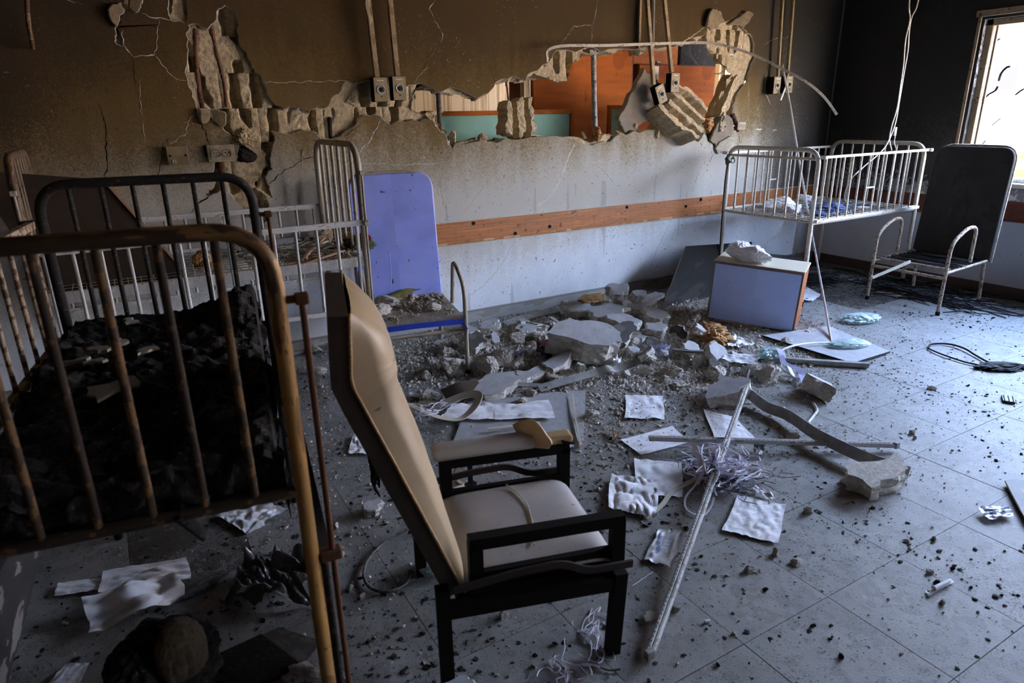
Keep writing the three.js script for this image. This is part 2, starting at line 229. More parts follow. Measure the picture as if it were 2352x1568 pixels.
M.conduit = mat({ map: rep(tex(128, 512, (u, v, o) => { const a = fbm2(u * 5, v * 20, 3); set3(o, C(158, 132, 88), 0.8 + 0.35 * a); if (a > 0.6) mix3(o, C(78, 60, 36), 0.5); }), 8, 1), roughness: 0.6 });
M.alum = mat({ map: rep(tex(128, 256, (u, v, o) => { const a = fbm2(u * 8, v * 20, 3); set3(o, C(186, 184, 180), 0.85 + 0.22 * a); if (a > 0.62) mix3(o, C(96, 88, 78), 0.5); }), 8, 2), metalness: 0.0, roughness: 0.75 });
M.greyPlastic = mat({ map: rep(tex(128, 256, (u, v, o) => { const a = fbm2(u * 8, v * 20, 3); set3(o, C(150, 146, 142), 0.8 + 0.3 * a); }), 6, 2), roughness: 0.7 });
M.pipeGrey = mat({ color: 0x8f8c86, roughness: 0.5 });
M.pipeBrown = mat({ color: 0x6e4631, roughness: 0.7 });
M.panelDark = mat({ map: tex(256, 256, (u, v, o) => { const a = fbm2(u * 7, v * 7, 4); set3(o, C(86, 84, 82), 0.7 + 0.4 * a); if (a > 0.6) mix3(o, C(130, 124, 114), 0.35); }), roughness: 0.6 });
M.boardBrown = mat({ map: tex(256, 256, (u, v, o) => { const a = fbm2(u * 6, v * 6, 4); set3(o, C(58, 44, 31), 0.75 + 0.45 * a); }), roughness: 0.6 });
M.woodEdge = mat({ color: 0xc49a78, roughness: 0.7 });
M.glassy = new THREE.MeshPhysicalMaterial({ color: 0xcfe3e2, roughness: 0.25, transmission: 0.55, thickness: 0, side: THREE.DoubleSide });
M.bagGreen = new THREE.MeshPhysicalMaterial({ color: 0xc4d8d6, roughness: 0.3, transmission: 0.35, thickness: 0, side: THREE.DoubleSide });
M.orangeStuff = mat({ map: tex(128, 128, (u, v, o) => { const a = fbm2(u * 10, v * 20, 3); set3(o, C(170, 108, 44), 0.6 + 0.6 * a); if (a > 0.56) mix3(o, C(206, 182, 140), 0.6); }), roughness: 0.8 });
M.foam = mat({ color: 0x8a8448, map: rep(concreteMap, 3, 3), roughness: 1 });
M.sootyFace = mat({ map: rep(tex(256, 256, (u, v, o) => { const a = fbm2(u * 8, v * 8, 4); set3(o, C(134, 122, 104), 0.82 + 0.3 * a); if (noise2(u * 80, v * 80) > 0.9) mix3(o, C(80, 68, 50), 0.5); }), 2, 2), roughness: 0.9 });
M.dustyPlate = mat({ map: rep(tex(128, 128, (u, v, o) => { const a = fbm2(u * 7, v * 7, 3); set3(o, C(184, 170, 138), 0.8 + 0.3 * a); }), 6, 6), roughness: 0.7 });
M.shadedTube = mat({ color: 0x927c60, map: rep(paintMap(C(206, 206, 204), C(120, 84, 46), 0.4, 0.93), 8, 1.2), roughness: 0.6 });  // white tube paint darkened in place of shade at the occluded crib end
M.cloth = mat({ color: 0x8d7468, roughness: 0.95 });
M.greyBag = new THREE.MeshPhysicalMaterial({ color: 0x4c4846, roughness: 0.3, transmission: 0.15, thickness: 0, side: THREE.DoubleSide });

// ---------------------------------------------------------------- the setting: floor
const RX = XR - XL;
{
  const floor = struct(new THREE.Group()); floor.name = 'floor'; scene.add(floor);
  part('screed', box(RX + 0.4, 0.2, ZF - ZB + 0.6, XL + RX / 2, -0.104, (ZB + ZF) / 2, 0), M.grout, floor);
  const T = 0.4, X0 = 1.4087 - 8 * T, Z0 = -1.0584 - 9 * T, r = rnd(11);
  const geos = [0, 1].map(k => { const g = new RoundedBoxGeometry(T - 0.0014, 0.012, T - 0.0014, 1, 0.001); const p = g.attributes.position, u = g.attributes.uv; for (let i = 0; i < p.count; i++) { u.setXY(i, p.getX(i) / T + 0.5, p.getZ(i) / T + 0.5); } if (k) for (let i = 0; i < p.count; i++) u.setXY(i, 1 - u.getX(i), u.getY(i)); return g; });
  const rest = [];
  for (let i = 0; i < 20; i++) for (let j = 0; j < 23; j++) {
    const x = X0 + (i + 0.5) * T, z = Z0 + (j + 0.5) * T; if (x < XL - 0.1 || x > XR + 0.1 || z < ZB - 0.1 || z > ZF) continue;
    const dirty = (x > 5.2 && z < -3.0 && r() > 0.25) || (x > 5.7 && z < -2.4 && r() > 0.3) || (x < 0.3 && r() > 0.65);
    const m = dirty ? M.tileChar : M.tiles[Math.floor(r() * 4)], g = geos[Math.floor(r() * 2)], turn = Math.floor(r() * 4) * Math.PI / 2, y = -0.006 + (r() - 0.5) * 0.0012;
    if (z > -0.1 || x < -1.2) { const q = g.clone(); q.rotateY(turn); q.translate(x, y, z); rest.push(q); continue; }
    const t = part('tile', g, m, floor); t.position.set(x, y, z); t.rotation.y = turn;
  }
  part('tile_field', rest, M.tiles[0], floor).userData.kind = 'stuff';
}
// ceiling, side and near walls with thickness
{
  struct(part('ceiling', box(RX + 0.6, 0.2, ZF - ZB + 0.7, XL + RX / 2, CEIL + 0.1, (ZB + ZF) / 2, 0), M.sootPlain, scene));
  struct(part('wall_left', box(0.2, CEIL, ZF - ZB + 0.4, XL - 0.1, CEIL / 2, (ZB + ZF) / 2, 0), M.sootPlain, scene));
  struct(part('wall_front', box(RX + 0.4, CEIL, 0.2, XL + RX / 2, CEIL / 2, ZF + 0.1, 0), M.sootPlain, scene));
}
// the wall with the window
const WZ0 = -3.2, WZ1 = -0.2, WY0 = 0.90, WY1 = 2.2;
{
  const w = struct(new THREE.Group()); w.name = 'wall_right'; scene.add(w);
  const s = new THREE.Shape(); s.moveTo(-ZF - 0.2, 0); s.lineTo(-ZB + 0.2, 0); s.lineTo(-ZB + 0.2, CEIL); s.lineTo(-ZF - 0.2, CEIL); s.closePath();
  s.holes.push(pathOf([[-3.3, WY0], [-2.0, WY0], [-2.0, 2.4], [-3.3, 2.4]]));
  s.holes.push(pathOf(ragged([[-WZ1, WY0], [-WZ0, WY0], [-WZ0, WY1], [-WZ1, WY1]], 0.03, 4, 5)));
  const g = new THREE.ExtrudeGeometry(s, { depth: 0.22, bevelEnabled: false }); g.rotateY(Math.PI / 2); g.translate(XR, 0, 0);
  part('plaster', g, [M.soot, M.soot], w);
  // the bent baseboard and dado rail of this wall
  const b = struct(new THREE.Group()); b.name = 'baseboard_right'; scene.add(b); part('board', box(0.018, 0.09, ZF - ZB, XR - 0.009, 0.045, (ZB + ZF) / 2, 0.003), mat({ color: 0x4b372b, roughness: 0.6 }), b);
  const t = struct(new THREE.Group()); t.name = 'trim_2'; scene.add(t); part('rail_board', box(0.02, 0.165, ZF - ZB, XR - 0.01, 0.705, (ZB + ZF) / 2, 0.004), mat({ map: rep(woodMap, 0.45, 5.4), color: 0x9a7a70, roughness: 0.6 }), t);
  const w3 = struct(new THREE.Group()); w3.name = 'window_3'; scene.add(w3); for (const z of [2.03, 2.65, 3.27]) part('jamb', box(0.08, 1.5, 0.05, XR + 0.09, 1.65, z), M.offWhite, w3); part('head', box(0.08, 0.05, 1.3, XR + 0.09, 2.38, 2.65), M.offWhite, w3); part('sill', box(0.30, 0.035, 1.34, XR + 0.10, WY0 + 0.012, 2.65), M.offWhite, w3);
  const win = struct(new THREE.Group()); win.name = 'window_1'; scene.add(win);
  const fr = (n, geo, m) => part(n, geo, m ?? M.windowFrame, win); M.windowFrame = mat({ map: rep(paintMap(C(160, 138, 110), C(70, 52, 36), 0.28, 0.93), 3, 1), roughness: 0.8 });
  const xm = XR + 0.09, zc = (WZ0 + WZ1) / 2, yc = (WY0 + WY1) / 2;
  fr('jamb', box(0.09, WY1 - WY0, 0.05, xm, yc, WZ0 + 0.025)); fr('jamb', box(0.09, WY1 - WY0, 0.05, xm, yc, WZ1 - 0.025)); fr('head', box(0.09, 0.05, WZ1 - WZ0, xm, WY1 - 0.025, zc)); fr('sill', box(0.30, 0.035, WZ1 - WZ0 + 0.06, XR + 0.10, WY0 + 0.012, zc), M.offWhite);
  fr('track', box(0.02, WY1 - WY0, 0.018, xm - 0.02, yc, WZ0 + 0.075)); fr('track', box(0.03, WY1 - WY0, 0.012, xm + 0.03, yc, WZ0 + 0.06), M.alum);
  fr('bottom_track', box(0.07, 0.03, WZ1 - WZ0, xm, WY0 + 0.045, zc), M.alum);
  fr('casing', box(0.016, WY1 - WY0 + 0.1, 0.026, XR - 0.006, yc, WZ0 - 0.035)); fr('casing', box(0.016, 0.05, WZ1 - WZ0 + 0.14, XR - 0.006, WY1 + 0.045, zc));
}

// ---------------------------------------------------------------- the long wall with the blast hole
const px2 = (l, z = ZB) => l.map(q => { const p = bw(q[0], q[1], z); return [p.x, p.y]; });
const OUT = px2([[516, 10], [510, 17], [496, 45], [475, 66], [432, 57], [427, 81], [432, 114], [429, 148], [431, 186], [442, 213], [451, 248], [455, 272], [462, 282], [486, 272], [510, 293], [531, 322], [548, 330], [551, 358], [537, 369], [489, 375], [492, 383], [487, 400], [496, 413], [490, 430], [470, 447], [452, 468], [440, 488], [458, 461], [489, 447], [513, 437], [537, 455], [554, 475], [562, 500], [590, 515], [615, 500], [620, 482], [617, 458], [626, 454], [620, 427], [610, 406], [627, 389], [620, 365], [627, 337], [625, 303], [647, 306], [709, 303], [727, 306], [737, 320], [768, 320], [783, 313], [818, 286], [825, 272], [842, 265], [876, 269], [897, 289], [966, 282], [993, 272], [1004, 293], [1028, 331], [1038, 348], [1047, 331], [1124, 331], [1193, 322], [1297, 320], [1379, 327], [1410, 317], [1469, 306], [1534, 303], [1583, 320], [1604, 327], [1617, 306], [1631, 327], [1645, 348], [1666, 344], [1681, 303], [1691, 301], [1683, 265], [1690, 224], [1717, 189], [1735, 134], [1733, 103], [1717, 76], [1705, 62], [1724, 28], [1703, 26], [1686, 41], [1666, 50], [1647, 24], [1633, 17], [1624, 41], [1616, 62], [1624, 69], [1583, 84], [1534, 107], [1434, 112], [1365, 108], [1279, 114], [1269, 131], [1221, 165], [1207, 183], [1188, 177], [1145, 184], [1131, 203], [1085, 219], [1021, 207], [983, 200], [952, 193], [931, 198], [925, 186], [860, 184], [800, 186], [785, 205], [757, 238], [730, 244], [709, 257], [682, 250], [651, 251], [634, 241], [613, 207], [599, 172], [578, 151], [565, 117], [544, 69], [527, 20]]);
const OUT2 = px2([[378, -14], [384, 20], [392, 47], [414, 50], [429, 52], [431, 20], [428, -14]]);
const OUT3 = px2([[290, -14], [283, 6], [262, 8], [248, 22], [252, 40], [262, 52], [270, 64], [281, 54], [284, 24], [298, 22], [316, 32], [325, 2], [330, -14]]);
const OUT4 = px2([[266, 60], [263, 84], [270, 104], [282, 108], [280, 84], [272, 62]]);
const THRU = px2([[985, 203], [1021, 211], [1085, 223], [1131, 207], [1148, 188], [1188, 181], [1210, 187], [1307, 185], [1309, 163], [1325, 136], [1340, 118], [1434, 114], [1534, 110], [1583, 92], [1625, 88], [1637, 118], [1655, 140], [1684, 172], [1672, 200], [1655, 232], [1640, 262], [1612, 290], [1560, 298], [1469, 303], [1410, 312], [1379, 322], [1297, 315], [1193, 317], [1124, 325], [1050, 325], [1030, 318], [1016, 290], [1004, 266], [985, 257], [955, 256], [948, 236], [956, 208]]);
const rOUT = ragged(OUT, 0.22, 2, 3), rTHRU = ragged(THRU, 0.3, 2, 8), holes = [rOUT, ragged(OUT2, 0.2, 2, 4), ragged(OUT3, 0.2, 2, 5), ragged(OUT4, 0.2, 2, 6)];
const inOut = (x, y) => holes.some(h => inside(h, x, y));
const wallBack = struct(new THREE.Group()); wallBack.name = 'wall_back'; scene.add(wallBack);
{
  const s = shapeOf([[XL - 0.2, 0], [XR, 0], [XR, CEIL], [XL - 0.2, CEIL]]); for (const h of holes) s.holes.push(pathOf(h));
  const g = new THREE.ExtrudeGeometry(s, { depth: 0.014, bevelEnabled: true, bevelThickness: 0.006, bevelSize: 0.005, bevelSegments: 1 }); g.translate(0, 0, ZB - 0.02);
  part('plaster', g, [M.wallBack, M.plasterEdge], wallBack);
  // masonry core where nothing is broken: hidden, but it closes the wall and carries the far face
  const s2 = shapeOf([[XL - 0.2, 0], [XR, 0], [XR, CEIL], [XL - 0.2, CEIL]]);
  const far = ragged(px2([[940, 192], [1085, 215], [1150, 176], [1210, 180], [1305, 178], [1330, 106], [1434, 104], [1583, 82], [1760, 70], [1800, 110], [1830, 172], [1810, 225], [1770, 280], [1650, 312], [1300, 326], [1050, 336], [1000, 292], [930, 270]]), 0.2, 2, 14); s2.holes.push(pathOf(far));
  const g2 = new THREE.ExtrudeGeometry(s2, { depth: 0.02, bevelEnabled: false }); g2.translate(0, 0, ZB - 0.22); part('rear_plaster', g2, M.cream, wallBack);
  // hollow concrete blocks laid bare, each one a rough broken relief
  const BW = 0.4, BH = 0.2, step = 0.0075, xs = bw(420, 200).x, xe = bw(1745, 200).x;
  const depth = (x, y, bx, by, seed) => {
    const lx = (x - bx) / BW, ly = (y - by) / BH, e = Math.min(lx, 1 - lx) * BW, f = Math.min(ly, 1 - ly) * BH;
    let d = 0.010 + 0.016 * fbm3(x * 9, y * 9, 1.5) + 0.012 * fbm3(x * 34, y * 34, 4.5) + 0.006 * noise(x * 90, y * 90, 3);
    const cell = Math.max(...[0.2, 0.5, 0.8].map(c => 1 - sstep(0.035, 0.075, Math.abs(lx - c) + (fbm3(x * 14, y * 22, 7) - 0.5) * 0.06)));
    const broke = sstep(0.50, 0.56, fbm3(x * 6.5, y * 5.2, 2.2) + (h3(seed, 1, 1) - 0.5) * 0.06);
    d += cell * broke * (0.055 + 0.02 * noise(x * 20, y * 20, 9)); d += (1 - sstep(0.0, 0.012, Math.min(e, f))) * 0.006; return d;
  };
  for (let r = 0; r * BH < 2.7; r++) for (let c = -1; c < 20; c++) {
    const bx = xs - 0.6 + c * BW + (r % 2) * 0.2, by = r * BH; if (bx > xe + 0.4) continue;
    const nx = Math.round(BW / step), ny = Math.round(BH / step), id = new Map(), pos = [], uv = [], idx = [];
    const vert = (i, j) => { const k = i * 1000 + j; if (id.has(k)) return id.get(k); const x = bx + i * BW / nx, y = by + j * BH / ny; id.set(k, pos.length / 3); pos.push(x, y, ZB - depth(x, y, bx, by, r * 31 + c)); uv.push(x, y); return pos.length / 3 - 1; };
    const near = (x, y) => inOut(x, y) || inOut(x + 0.03, y) || inOut(x - 0.03, y) || inOut(x, y + 0.03) || inOut(x, y - 0.03);
    for (let i = 0; i < nx; i++) for (let j = 0; j < ny; j++) { const x = bx + (i + 0.5) * BW / nx, y = by + (j + 0.5) * BH / ny; if (!near(x, y) || inside(rTHRU, x, y)) continue; const a = vert(i, j), b = vert(i + 1, j), d = vert(i, j + 1), e = vert(i + 1, j + 1); idx.push(a, b, e, a, e, d); }
    if (idx.length < 24) continue;
    const q = new THREE.BufferGeometry(); q.setAttribute('position', new THREE.Float32BufferAttribute(pos, 3)); q.setAttribute('uv', new THREE.Float32BufferAttribute(uv, 2)); q.setIndex(idx); q.computeVertexNormals();
    part('concrete_block', q, M.block, wallBack);
  }
  { // broken thickness of the wall around the hole, flaring to the right
    let area = 0; rTHRU.forEach((q, i) => { const b = rTHRU[(i + 1) % rTHRU.length]; area += q[0] * b[1] - b[0] * q[1]; }); const ORI = Math.sign(area);
    const n = rTHRU.length, K = 9, pos = [], uv = [], idx = []; let cx = 0, cyy = 0; for (const q of rTHRU) { cx += q[0] / n; cyy += q[1] / n; } let per = 0;
    for (let i = 0; i <= n; i++) { const q = rTHRU[i % n], pv = rTHRU[(i + n - 1) % n], nx2 = rTHRU[(i + 1) % n]; let tx = nx2[0] - pv[0], ty = nx2[1] - pv[1]; const L = Math.hypot(tx, ty) || 1; tx /= L; ty /= L; if (i) per += Math.hypot(q[0] - pv[0], q[1] - pv[1]);
      for (let k = 0; k <= K; k++) { const z = ZB - 0.02 - k / K * 0.2, a = (fbm3(q[0] * 12, q[1] * 12, k * 0.55 + 3) - 0.5) * 0.075 * (k ? 1 : 0) + (noise(q[0] * 50, q[1] * 50, k * 1.3) - 0.5) * 0.02 - 0.004; const flare = Math.sqrt(Math.max(0, ty * ORI)) * 0.36 * (k / K); pos.push(q[0] - ty * a * -1 + flare, q[1] + tx * a * -1, z); uv.push(per, k / K * 0.2); } }
    for (let i = 0; i < n; i++) for (let k = 0; k < K; k++) { const a = i * (K + 1) + k, b = a + K + 1; idx.push(a, b, a + 1, b, b + 1, a + 1); }
    const q = new THREE.BufferGeometry(); q.setAttribute('position', new THREE.Float32BufferAttribute(pos, 3)); q.setAttribute('uv', new THREE.Float32BufferAttribute(uv, 2)); q.setIndex(idx); part('broken_edge', hard(q), M.block, wallBack);
  }
  // cracks: torn, slightly raised plaster lips; dark strips stand in for shaded grooves
  const crack = (pts, w, m = M.crack, jag = 1, seed = 1) => { w *= 0.75;
    const r = rnd(seed * 97 + pts.length), P = pts.map(q => bw(q[0], q[1])), L = [];
    for (let i = 0; i < P.length - 1; i++) { const n = Math.max(2, Math.ceil(P[i].distanceTo(P[i + 1]) / 0.02)); for (let k = 0; k < n; k++) { const q = P[i].clone().lerp(P[i + 1], k / n); q.x += (r() - 0.5) * 0.011 * jag; q.y += (r() - 0.5) * 0.011 * jag; L.push(q); } } L.push(P[P.length - 1]);
    const pos = [], idx = []; L.forEach((q, i) => { const a = L[Math.max(0, i - 1)], b = L[Math.min(L.length - 1, i + 1)], dx = b.x - a.x, dy = b.y - a.y, l = Math.hypot(dx, dy) || 1, e = Math.min(1, i / 3 + 0.2, (L.length - 1 - i) / 3 + 0.2), h = w * e * (0.35 + r() * 1.1) / 2; pos.push(q.x - dy / l * h, q.y + dx / l * h, ZB + 0.0004, q.x, q.y, ZB + 0.0024, q.x + dy / l * h, q.y - dx / l * h, ZB + 0.0004); });
    for (let i = 0; i < L.length - 1; i++) { const a = i * 3, b = a + 3; idx.push(a, b, a + 1, b, b + 1, a + 1, a + 1, b + 1, a + 2, b + 1, b + 2, a + 2); }
    const g = new THREE.BufferGeometry(); g.setAttribute('position', new THREE.Float32BufferAttribute(pos, 3)); g.setAttribute('uv', new THREE.Float32BufferAttribute(new Float32Array(pos.length / 3 * 2), 2)); g.setIndex(idx); part('crack', hard(g), m, wallBack);
  };
  [[[[1000, 0], [985, 20], [1000, 50], [1018, 80], [1012, 97]], 0.006], [[[1012, 97], [980, 140], [980, 155], [950, 190]], 0.003], [[[1373, 0], [1365, 40], [1360, 57], [1358, 100]], 0.006], [[[1360, 57], [1320, 60], [1300, 85], [1285, 105]], 0.005], [[[1560, 103], [1620, 62]], 0.006],
    [[[605, 188], [650, 190], [720, 187], [800, 186]], 0.004], [[[876, 270], [862, 300], [848, 325], [820, 355]], 0.008], [[[820, 355], [790, 385], [760, 410], [745, 430], [727, 450]], 0.004], [[[1028, 345], [1020, 390], [1010, 420], [1020, 470], [1030, 500]], 0.004], [[[1322, 325], [1300, 375], [1280, 425], [1265, 450], [1230, 476]], 0.013], [[[1183, 552], [1165, 590], [1140, 625], [1105, 660], [1060, 690]], 0.011],
    [[[1330, 325], [1345, 365], [1380, 385], [1410, 420]], 0.005], [[[1545, 500], [1515, 560], [1490, 620]], 0.009], [[[1112, 425], [1085, 465], [1065, 490]], 0.003], [[[1058, 560], [1040, 590], [1022, 605]], 0.006], [[[824, 378], [880, 375], [905, 380], [1010, 375]], 0.003], [[[1630, 350], [1600, 410], [1590, 440]], 0.009], [[[1760, 160], [1756, 210], [1770, 240]], 0.006], [[[1750, 110], [1775, 90], [1800, 85]], 0.004], [[[1720, 190], [1720, 300]], 0.006],
    [[[1640, 15], [1648, -5]], 0.006], [[[305, 130], [345, 125], [356, 126]], 0.009], [[[356, 126], [385, 165], [405, 182], [430, 184]], 0.005], [[[365, 45], [360, 90], [355, 126]], 0.004], [[[281, 70], [283, 100], [305, 130]], 0.008], [[[448, 262], [432, 280], [428, 305], [390, 330], [386, 345]], 0.005], [[[320, 180], [325, 270], [335, 330]], 0.003], [[[325, 30], [350, 40], [392, 47]], 0.007], [[[236, 0], [262, 8]], 0.006], [[[130, -5], [190, 10]], 0.005], [[[1800, 90], [1820, 80]], 0.003], [[[1785, 298], [1775, 300]], 0.014],
    [[[706, 330], [695, 355], [692, 385]], 0.006], [[[1735, 298], [1750, 296]], 0.016], [[[1805, 520], [1760, 560], [1720, 600]], 0.006], [[[1500, 660], [1520, 640], [1535, 625]], 0.006]]
    .forEach((q, i) => crack(q[0], q[1], M.crack, 1, i + 1));
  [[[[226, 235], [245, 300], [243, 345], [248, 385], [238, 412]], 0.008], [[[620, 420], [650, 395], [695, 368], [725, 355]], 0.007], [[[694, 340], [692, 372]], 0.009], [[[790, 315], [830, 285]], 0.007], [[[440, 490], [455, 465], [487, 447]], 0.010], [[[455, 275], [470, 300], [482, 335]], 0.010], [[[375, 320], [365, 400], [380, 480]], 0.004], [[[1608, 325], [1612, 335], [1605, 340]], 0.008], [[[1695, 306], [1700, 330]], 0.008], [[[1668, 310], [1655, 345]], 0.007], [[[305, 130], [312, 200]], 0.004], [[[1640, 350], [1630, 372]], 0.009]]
    .forEach((q, i) => crack(q[0], q[1], M.crackShade, 1, i + 60));
  // flakes of plaster curling off the edges
  const flake = (poly, dz, tilt, m, seed) => { const P = ragged(px2(poly), 0.2, 2, seed), g = new THREE.ExtrudeGeometry(shapeOf(P), { depth: 0.012, bevelEnabled: true, bevelThickness: 0.004, bevelSize: 0.004, bevelSegments: 1 }); let a = 0, b = 0; for (const q of P) { a += q[0] / P.length; b += q[1] / P.length; } g.translate(-a, -b, 0); const t = part('plaster_flake', g, [m, M.plasterEdge], wallBack); t.position.set(a, b, ZB + dz); t.rotation.set(tilt[0], tilt[1], 0); };
  const flakeFace = mat({ map: rep(concreteMap, 2, 2), color: 0xa89778, roughness: 0.9 });
  flake([[258, 12], [247, 24], [252, 42], [266, 60], [272, 40], [284, 24], [276, 8]], 0.012, [0.1, 0.25], flakeFace, 21); flake([[296, -8], [298, 18], [312, 28], [322, 10], [326, -10]], 0.01, [0.2, -0.2], flakeFace, 22); flake([[1628, 22], [1616, 60], [1640, 66], [1660, 52], [1648, 26]], 0.012, [0.1, 0.2], flakeFace, 23); flake([[1690, 44], [1676, 58], [1702, 66], [1720, 34], [1706, 30]], 0.012, [0.1, -0.2], flakeFace, 24);
  flake([[1636, 300], [1628, 322], [1648, 342], [1668, 338], [1682, 306], [1676, 272], [1652, 268]], 0.004, [0.06, 0.05], M.sootyFace, 25); flake([[1640, 340], [1646, 352], [1668, 350], [1680, 312]], 0.012, [0.15, 0], M.plasterEdge, 26); flake([[455, 250], [462, 282], [478, 272], [474, 256]], 0.01, [0.1, 0.3], flakeFace, 27); flake([[484, 252], [500, 252], [518, 262], [512, 290], [490, 270]], 0.008, [0.1, -0.2], flakeFace, 28);
}
// baseboard and wooden bumper rail along it
{
  const x0 = XL, x1 = XR, b = struct(new THREE.Group()); b.name = 'baseboard_back'; scene.add(b);
  part('board', box(x1 - x0, 0.085, 0.016, (x0 + x1) / 2, 0.0425, ZB + 0.008, 0.003), mat({ map: rep(tex(256, 64, (u, v, o) => { const a = fbm2(u * 9, v * 6, 3); set3(o, C(170, 166, 160), 0.85 + 0.2 * a); if (a > 0.62) mix3(o, C(112, 100, 86), 0.4); }), 0.6, 3), roughness: 0.8 }), b);
  part('cap_strip', box(x1 - x0, 0.012, 0.022, (x0 + x1) / 2, 0.091, ZB + 0.011, 0.003), mat({ color: 0x8a8782, roughness: 0.7 }), b);
  const t = struct(new THREE.Group()); t.name = 'trim_1'; scene.add(t); const xr0 = 0.9;
  part('rail_board', box(x1 - xr0, 0.163, 0.02, (x1 + xr0) / 2, 0.708, ZB + 0.012, 0.004), M.railWood, t);
  part('edge_bead', box(x1 - xr0, 0.008, 0.012, (x1 + xr0) / 2, 0.793, ZB + 0.007, 0.002), M.offWhite, t);
  part('edge_bead', box(x1 - xr0, 0.008, 0.012, (x1 + xr0) / 2, 0.623, ZB + 0.007, 0.002), M.offWhite, t);
  for (const [px, py] of [[1084, 509], [1436, 471], [1571, 473], [1259, 519], [1606, 449], [1180, 535]]) { const p = bw(px, py), g = new THREE.CylinderGeometry(0.013, 0.013, 0.006, 14); g.rotateX(Math.PI / 2); g.translate(p.x, clamp(p.y, 0.65, 0.77), ZB + 0.025); const k = part('bolt_cover', g, M.blackWood, t); }
  // pale joint cover strip in the corner
  const c = struct(part('trim_3', box(0.012, CEIL - 0.9, 0.012, XR - 0.008, 0.9 + (CEIL - 0.9) / 2, ZB + 0.008, 0.002), mat({ color: 0x6d6860, roughness: 0.6 }), scene));
}

// ---------------------------------------------------------------- outside the window, and the room behind the wall
{
  const g = struct(part('ground', box(60, 0.2, 60, 20, -0.35, -5, 0), mat({ map: rep(tex(256, 256, (u, v, o) => { const a = fbm2(u * 8, v * 8, 4); set3(o, C(206, 176, 132), 0.82 + 0.3 * a); }), 0.4, 0.4), roughness: 1 }), scene));
  const yw = thing('yard_wall', 'pale rendered yard wall seen out of the window', 'wall'); const ywm = mat({ map: rep(tex(256, 256, (u, v, o) => { const a = fbm2(u * 6, v * 6, 4); set3(o, C(214, 206, 204), 0.9 + 0.14 * a); }), 0.3, 0.3), roughness: 0.95 });
  part('wall_body', box(0.25, 3.1, 26, 12.5, 1.3, -1, 0), ywm, yw); part('coping', box(0.35, 0.08, 26, 12.5, 2.88, -1, 0.01), M.offWhite, yw);
  const p = rw(2305, 178, 12.3), hatch = thing('wall_hatch', 'small grey square box on the yard wall outside the window', 'box', [12.36, p.y, p.z]); part('hatch_door', box(0.03, 0.34, 0.34), mat({ color: 0x0e0e11 }), hatch); part('hatch_frame', box(0.02, 0.38, 0.38, 0.012), M.greyPlastic, hatch);
  const q = rw(2345, 378, 9.6), bar = thing('yard_barrier', 'white and yellow plastic barrier standing outside below the window', 'barrier', [9.6, -0.25, q.z]);
  const yel = mat({ color: 0x70430f, roughness: 0.6 }); const top = q.y + 0.25;
  for (const s of [-0.5, 0.35]) part('post', box(0.06, top + 0.12, 0.06, 0, (top + 0.12) / 2, s, 0.01), M.white, bar); part('upper_board', box(0.05, 0.07, 1.5, 0, top + 0.1, 0.1, 0.01), yel, bar); part('lower_board', box(0.05, 0.1, 1.5, 0, top - 0.1, 0.1, 0.01), yel, bar); part('middle_board', box(0.04, 0.12, 1.5, 0, top, 0.1, 0.01), M.white, bar); part('base_board', box(0.05, 0.5, 1.5, 0, top - 0.6, 0.1, 0.01), M.white, bar);
  // burnt remains of insect netting and wire in the window
  const wire = (pts, r, lab) => { const t = solo('burnt_wire', pipe(smoothLine(pts.map(a => rw(a[0], a[1], XR + 0.1)), 14), r * 1.9, 0, 5), M.black, lab, 'wire'); return t; };
  wire([[2262, 147], [2268, 120], [2280, 100], [2298, 88]], 0.0035, 'burnt wire curling off the window frame at mid height'); wire([[2284, 75], [2283, 55], [2290, 38], [2294, 30]], 0.003, 'short burnt wire hanging from the window head');
  wire([[2256, 230], [2272, 216], [2286, 208], [2292, 198]], 0.0045, 'knotted burnt wire crossing the window below the grey box'); wire([[2238, 346], [2252, 336], [2264, 322]], 0.003, 'lowest burnt wire in the window above the sill');
  wire([[2294, 186], [2300, 168], [2312, 155], [2320, 152]], 0.0045, 'burnt wire hook hanging over the grey box outside'); wire([[2332, 218], [2342, 210], [2352, 204]], 0.004, 'burnt wire knot at the right end of the view through the window'); wire([[2278, 288], [2288, 280], [2298, 272]], 0.0025, 'thin burnt wire floating in the lower half of the window');
}
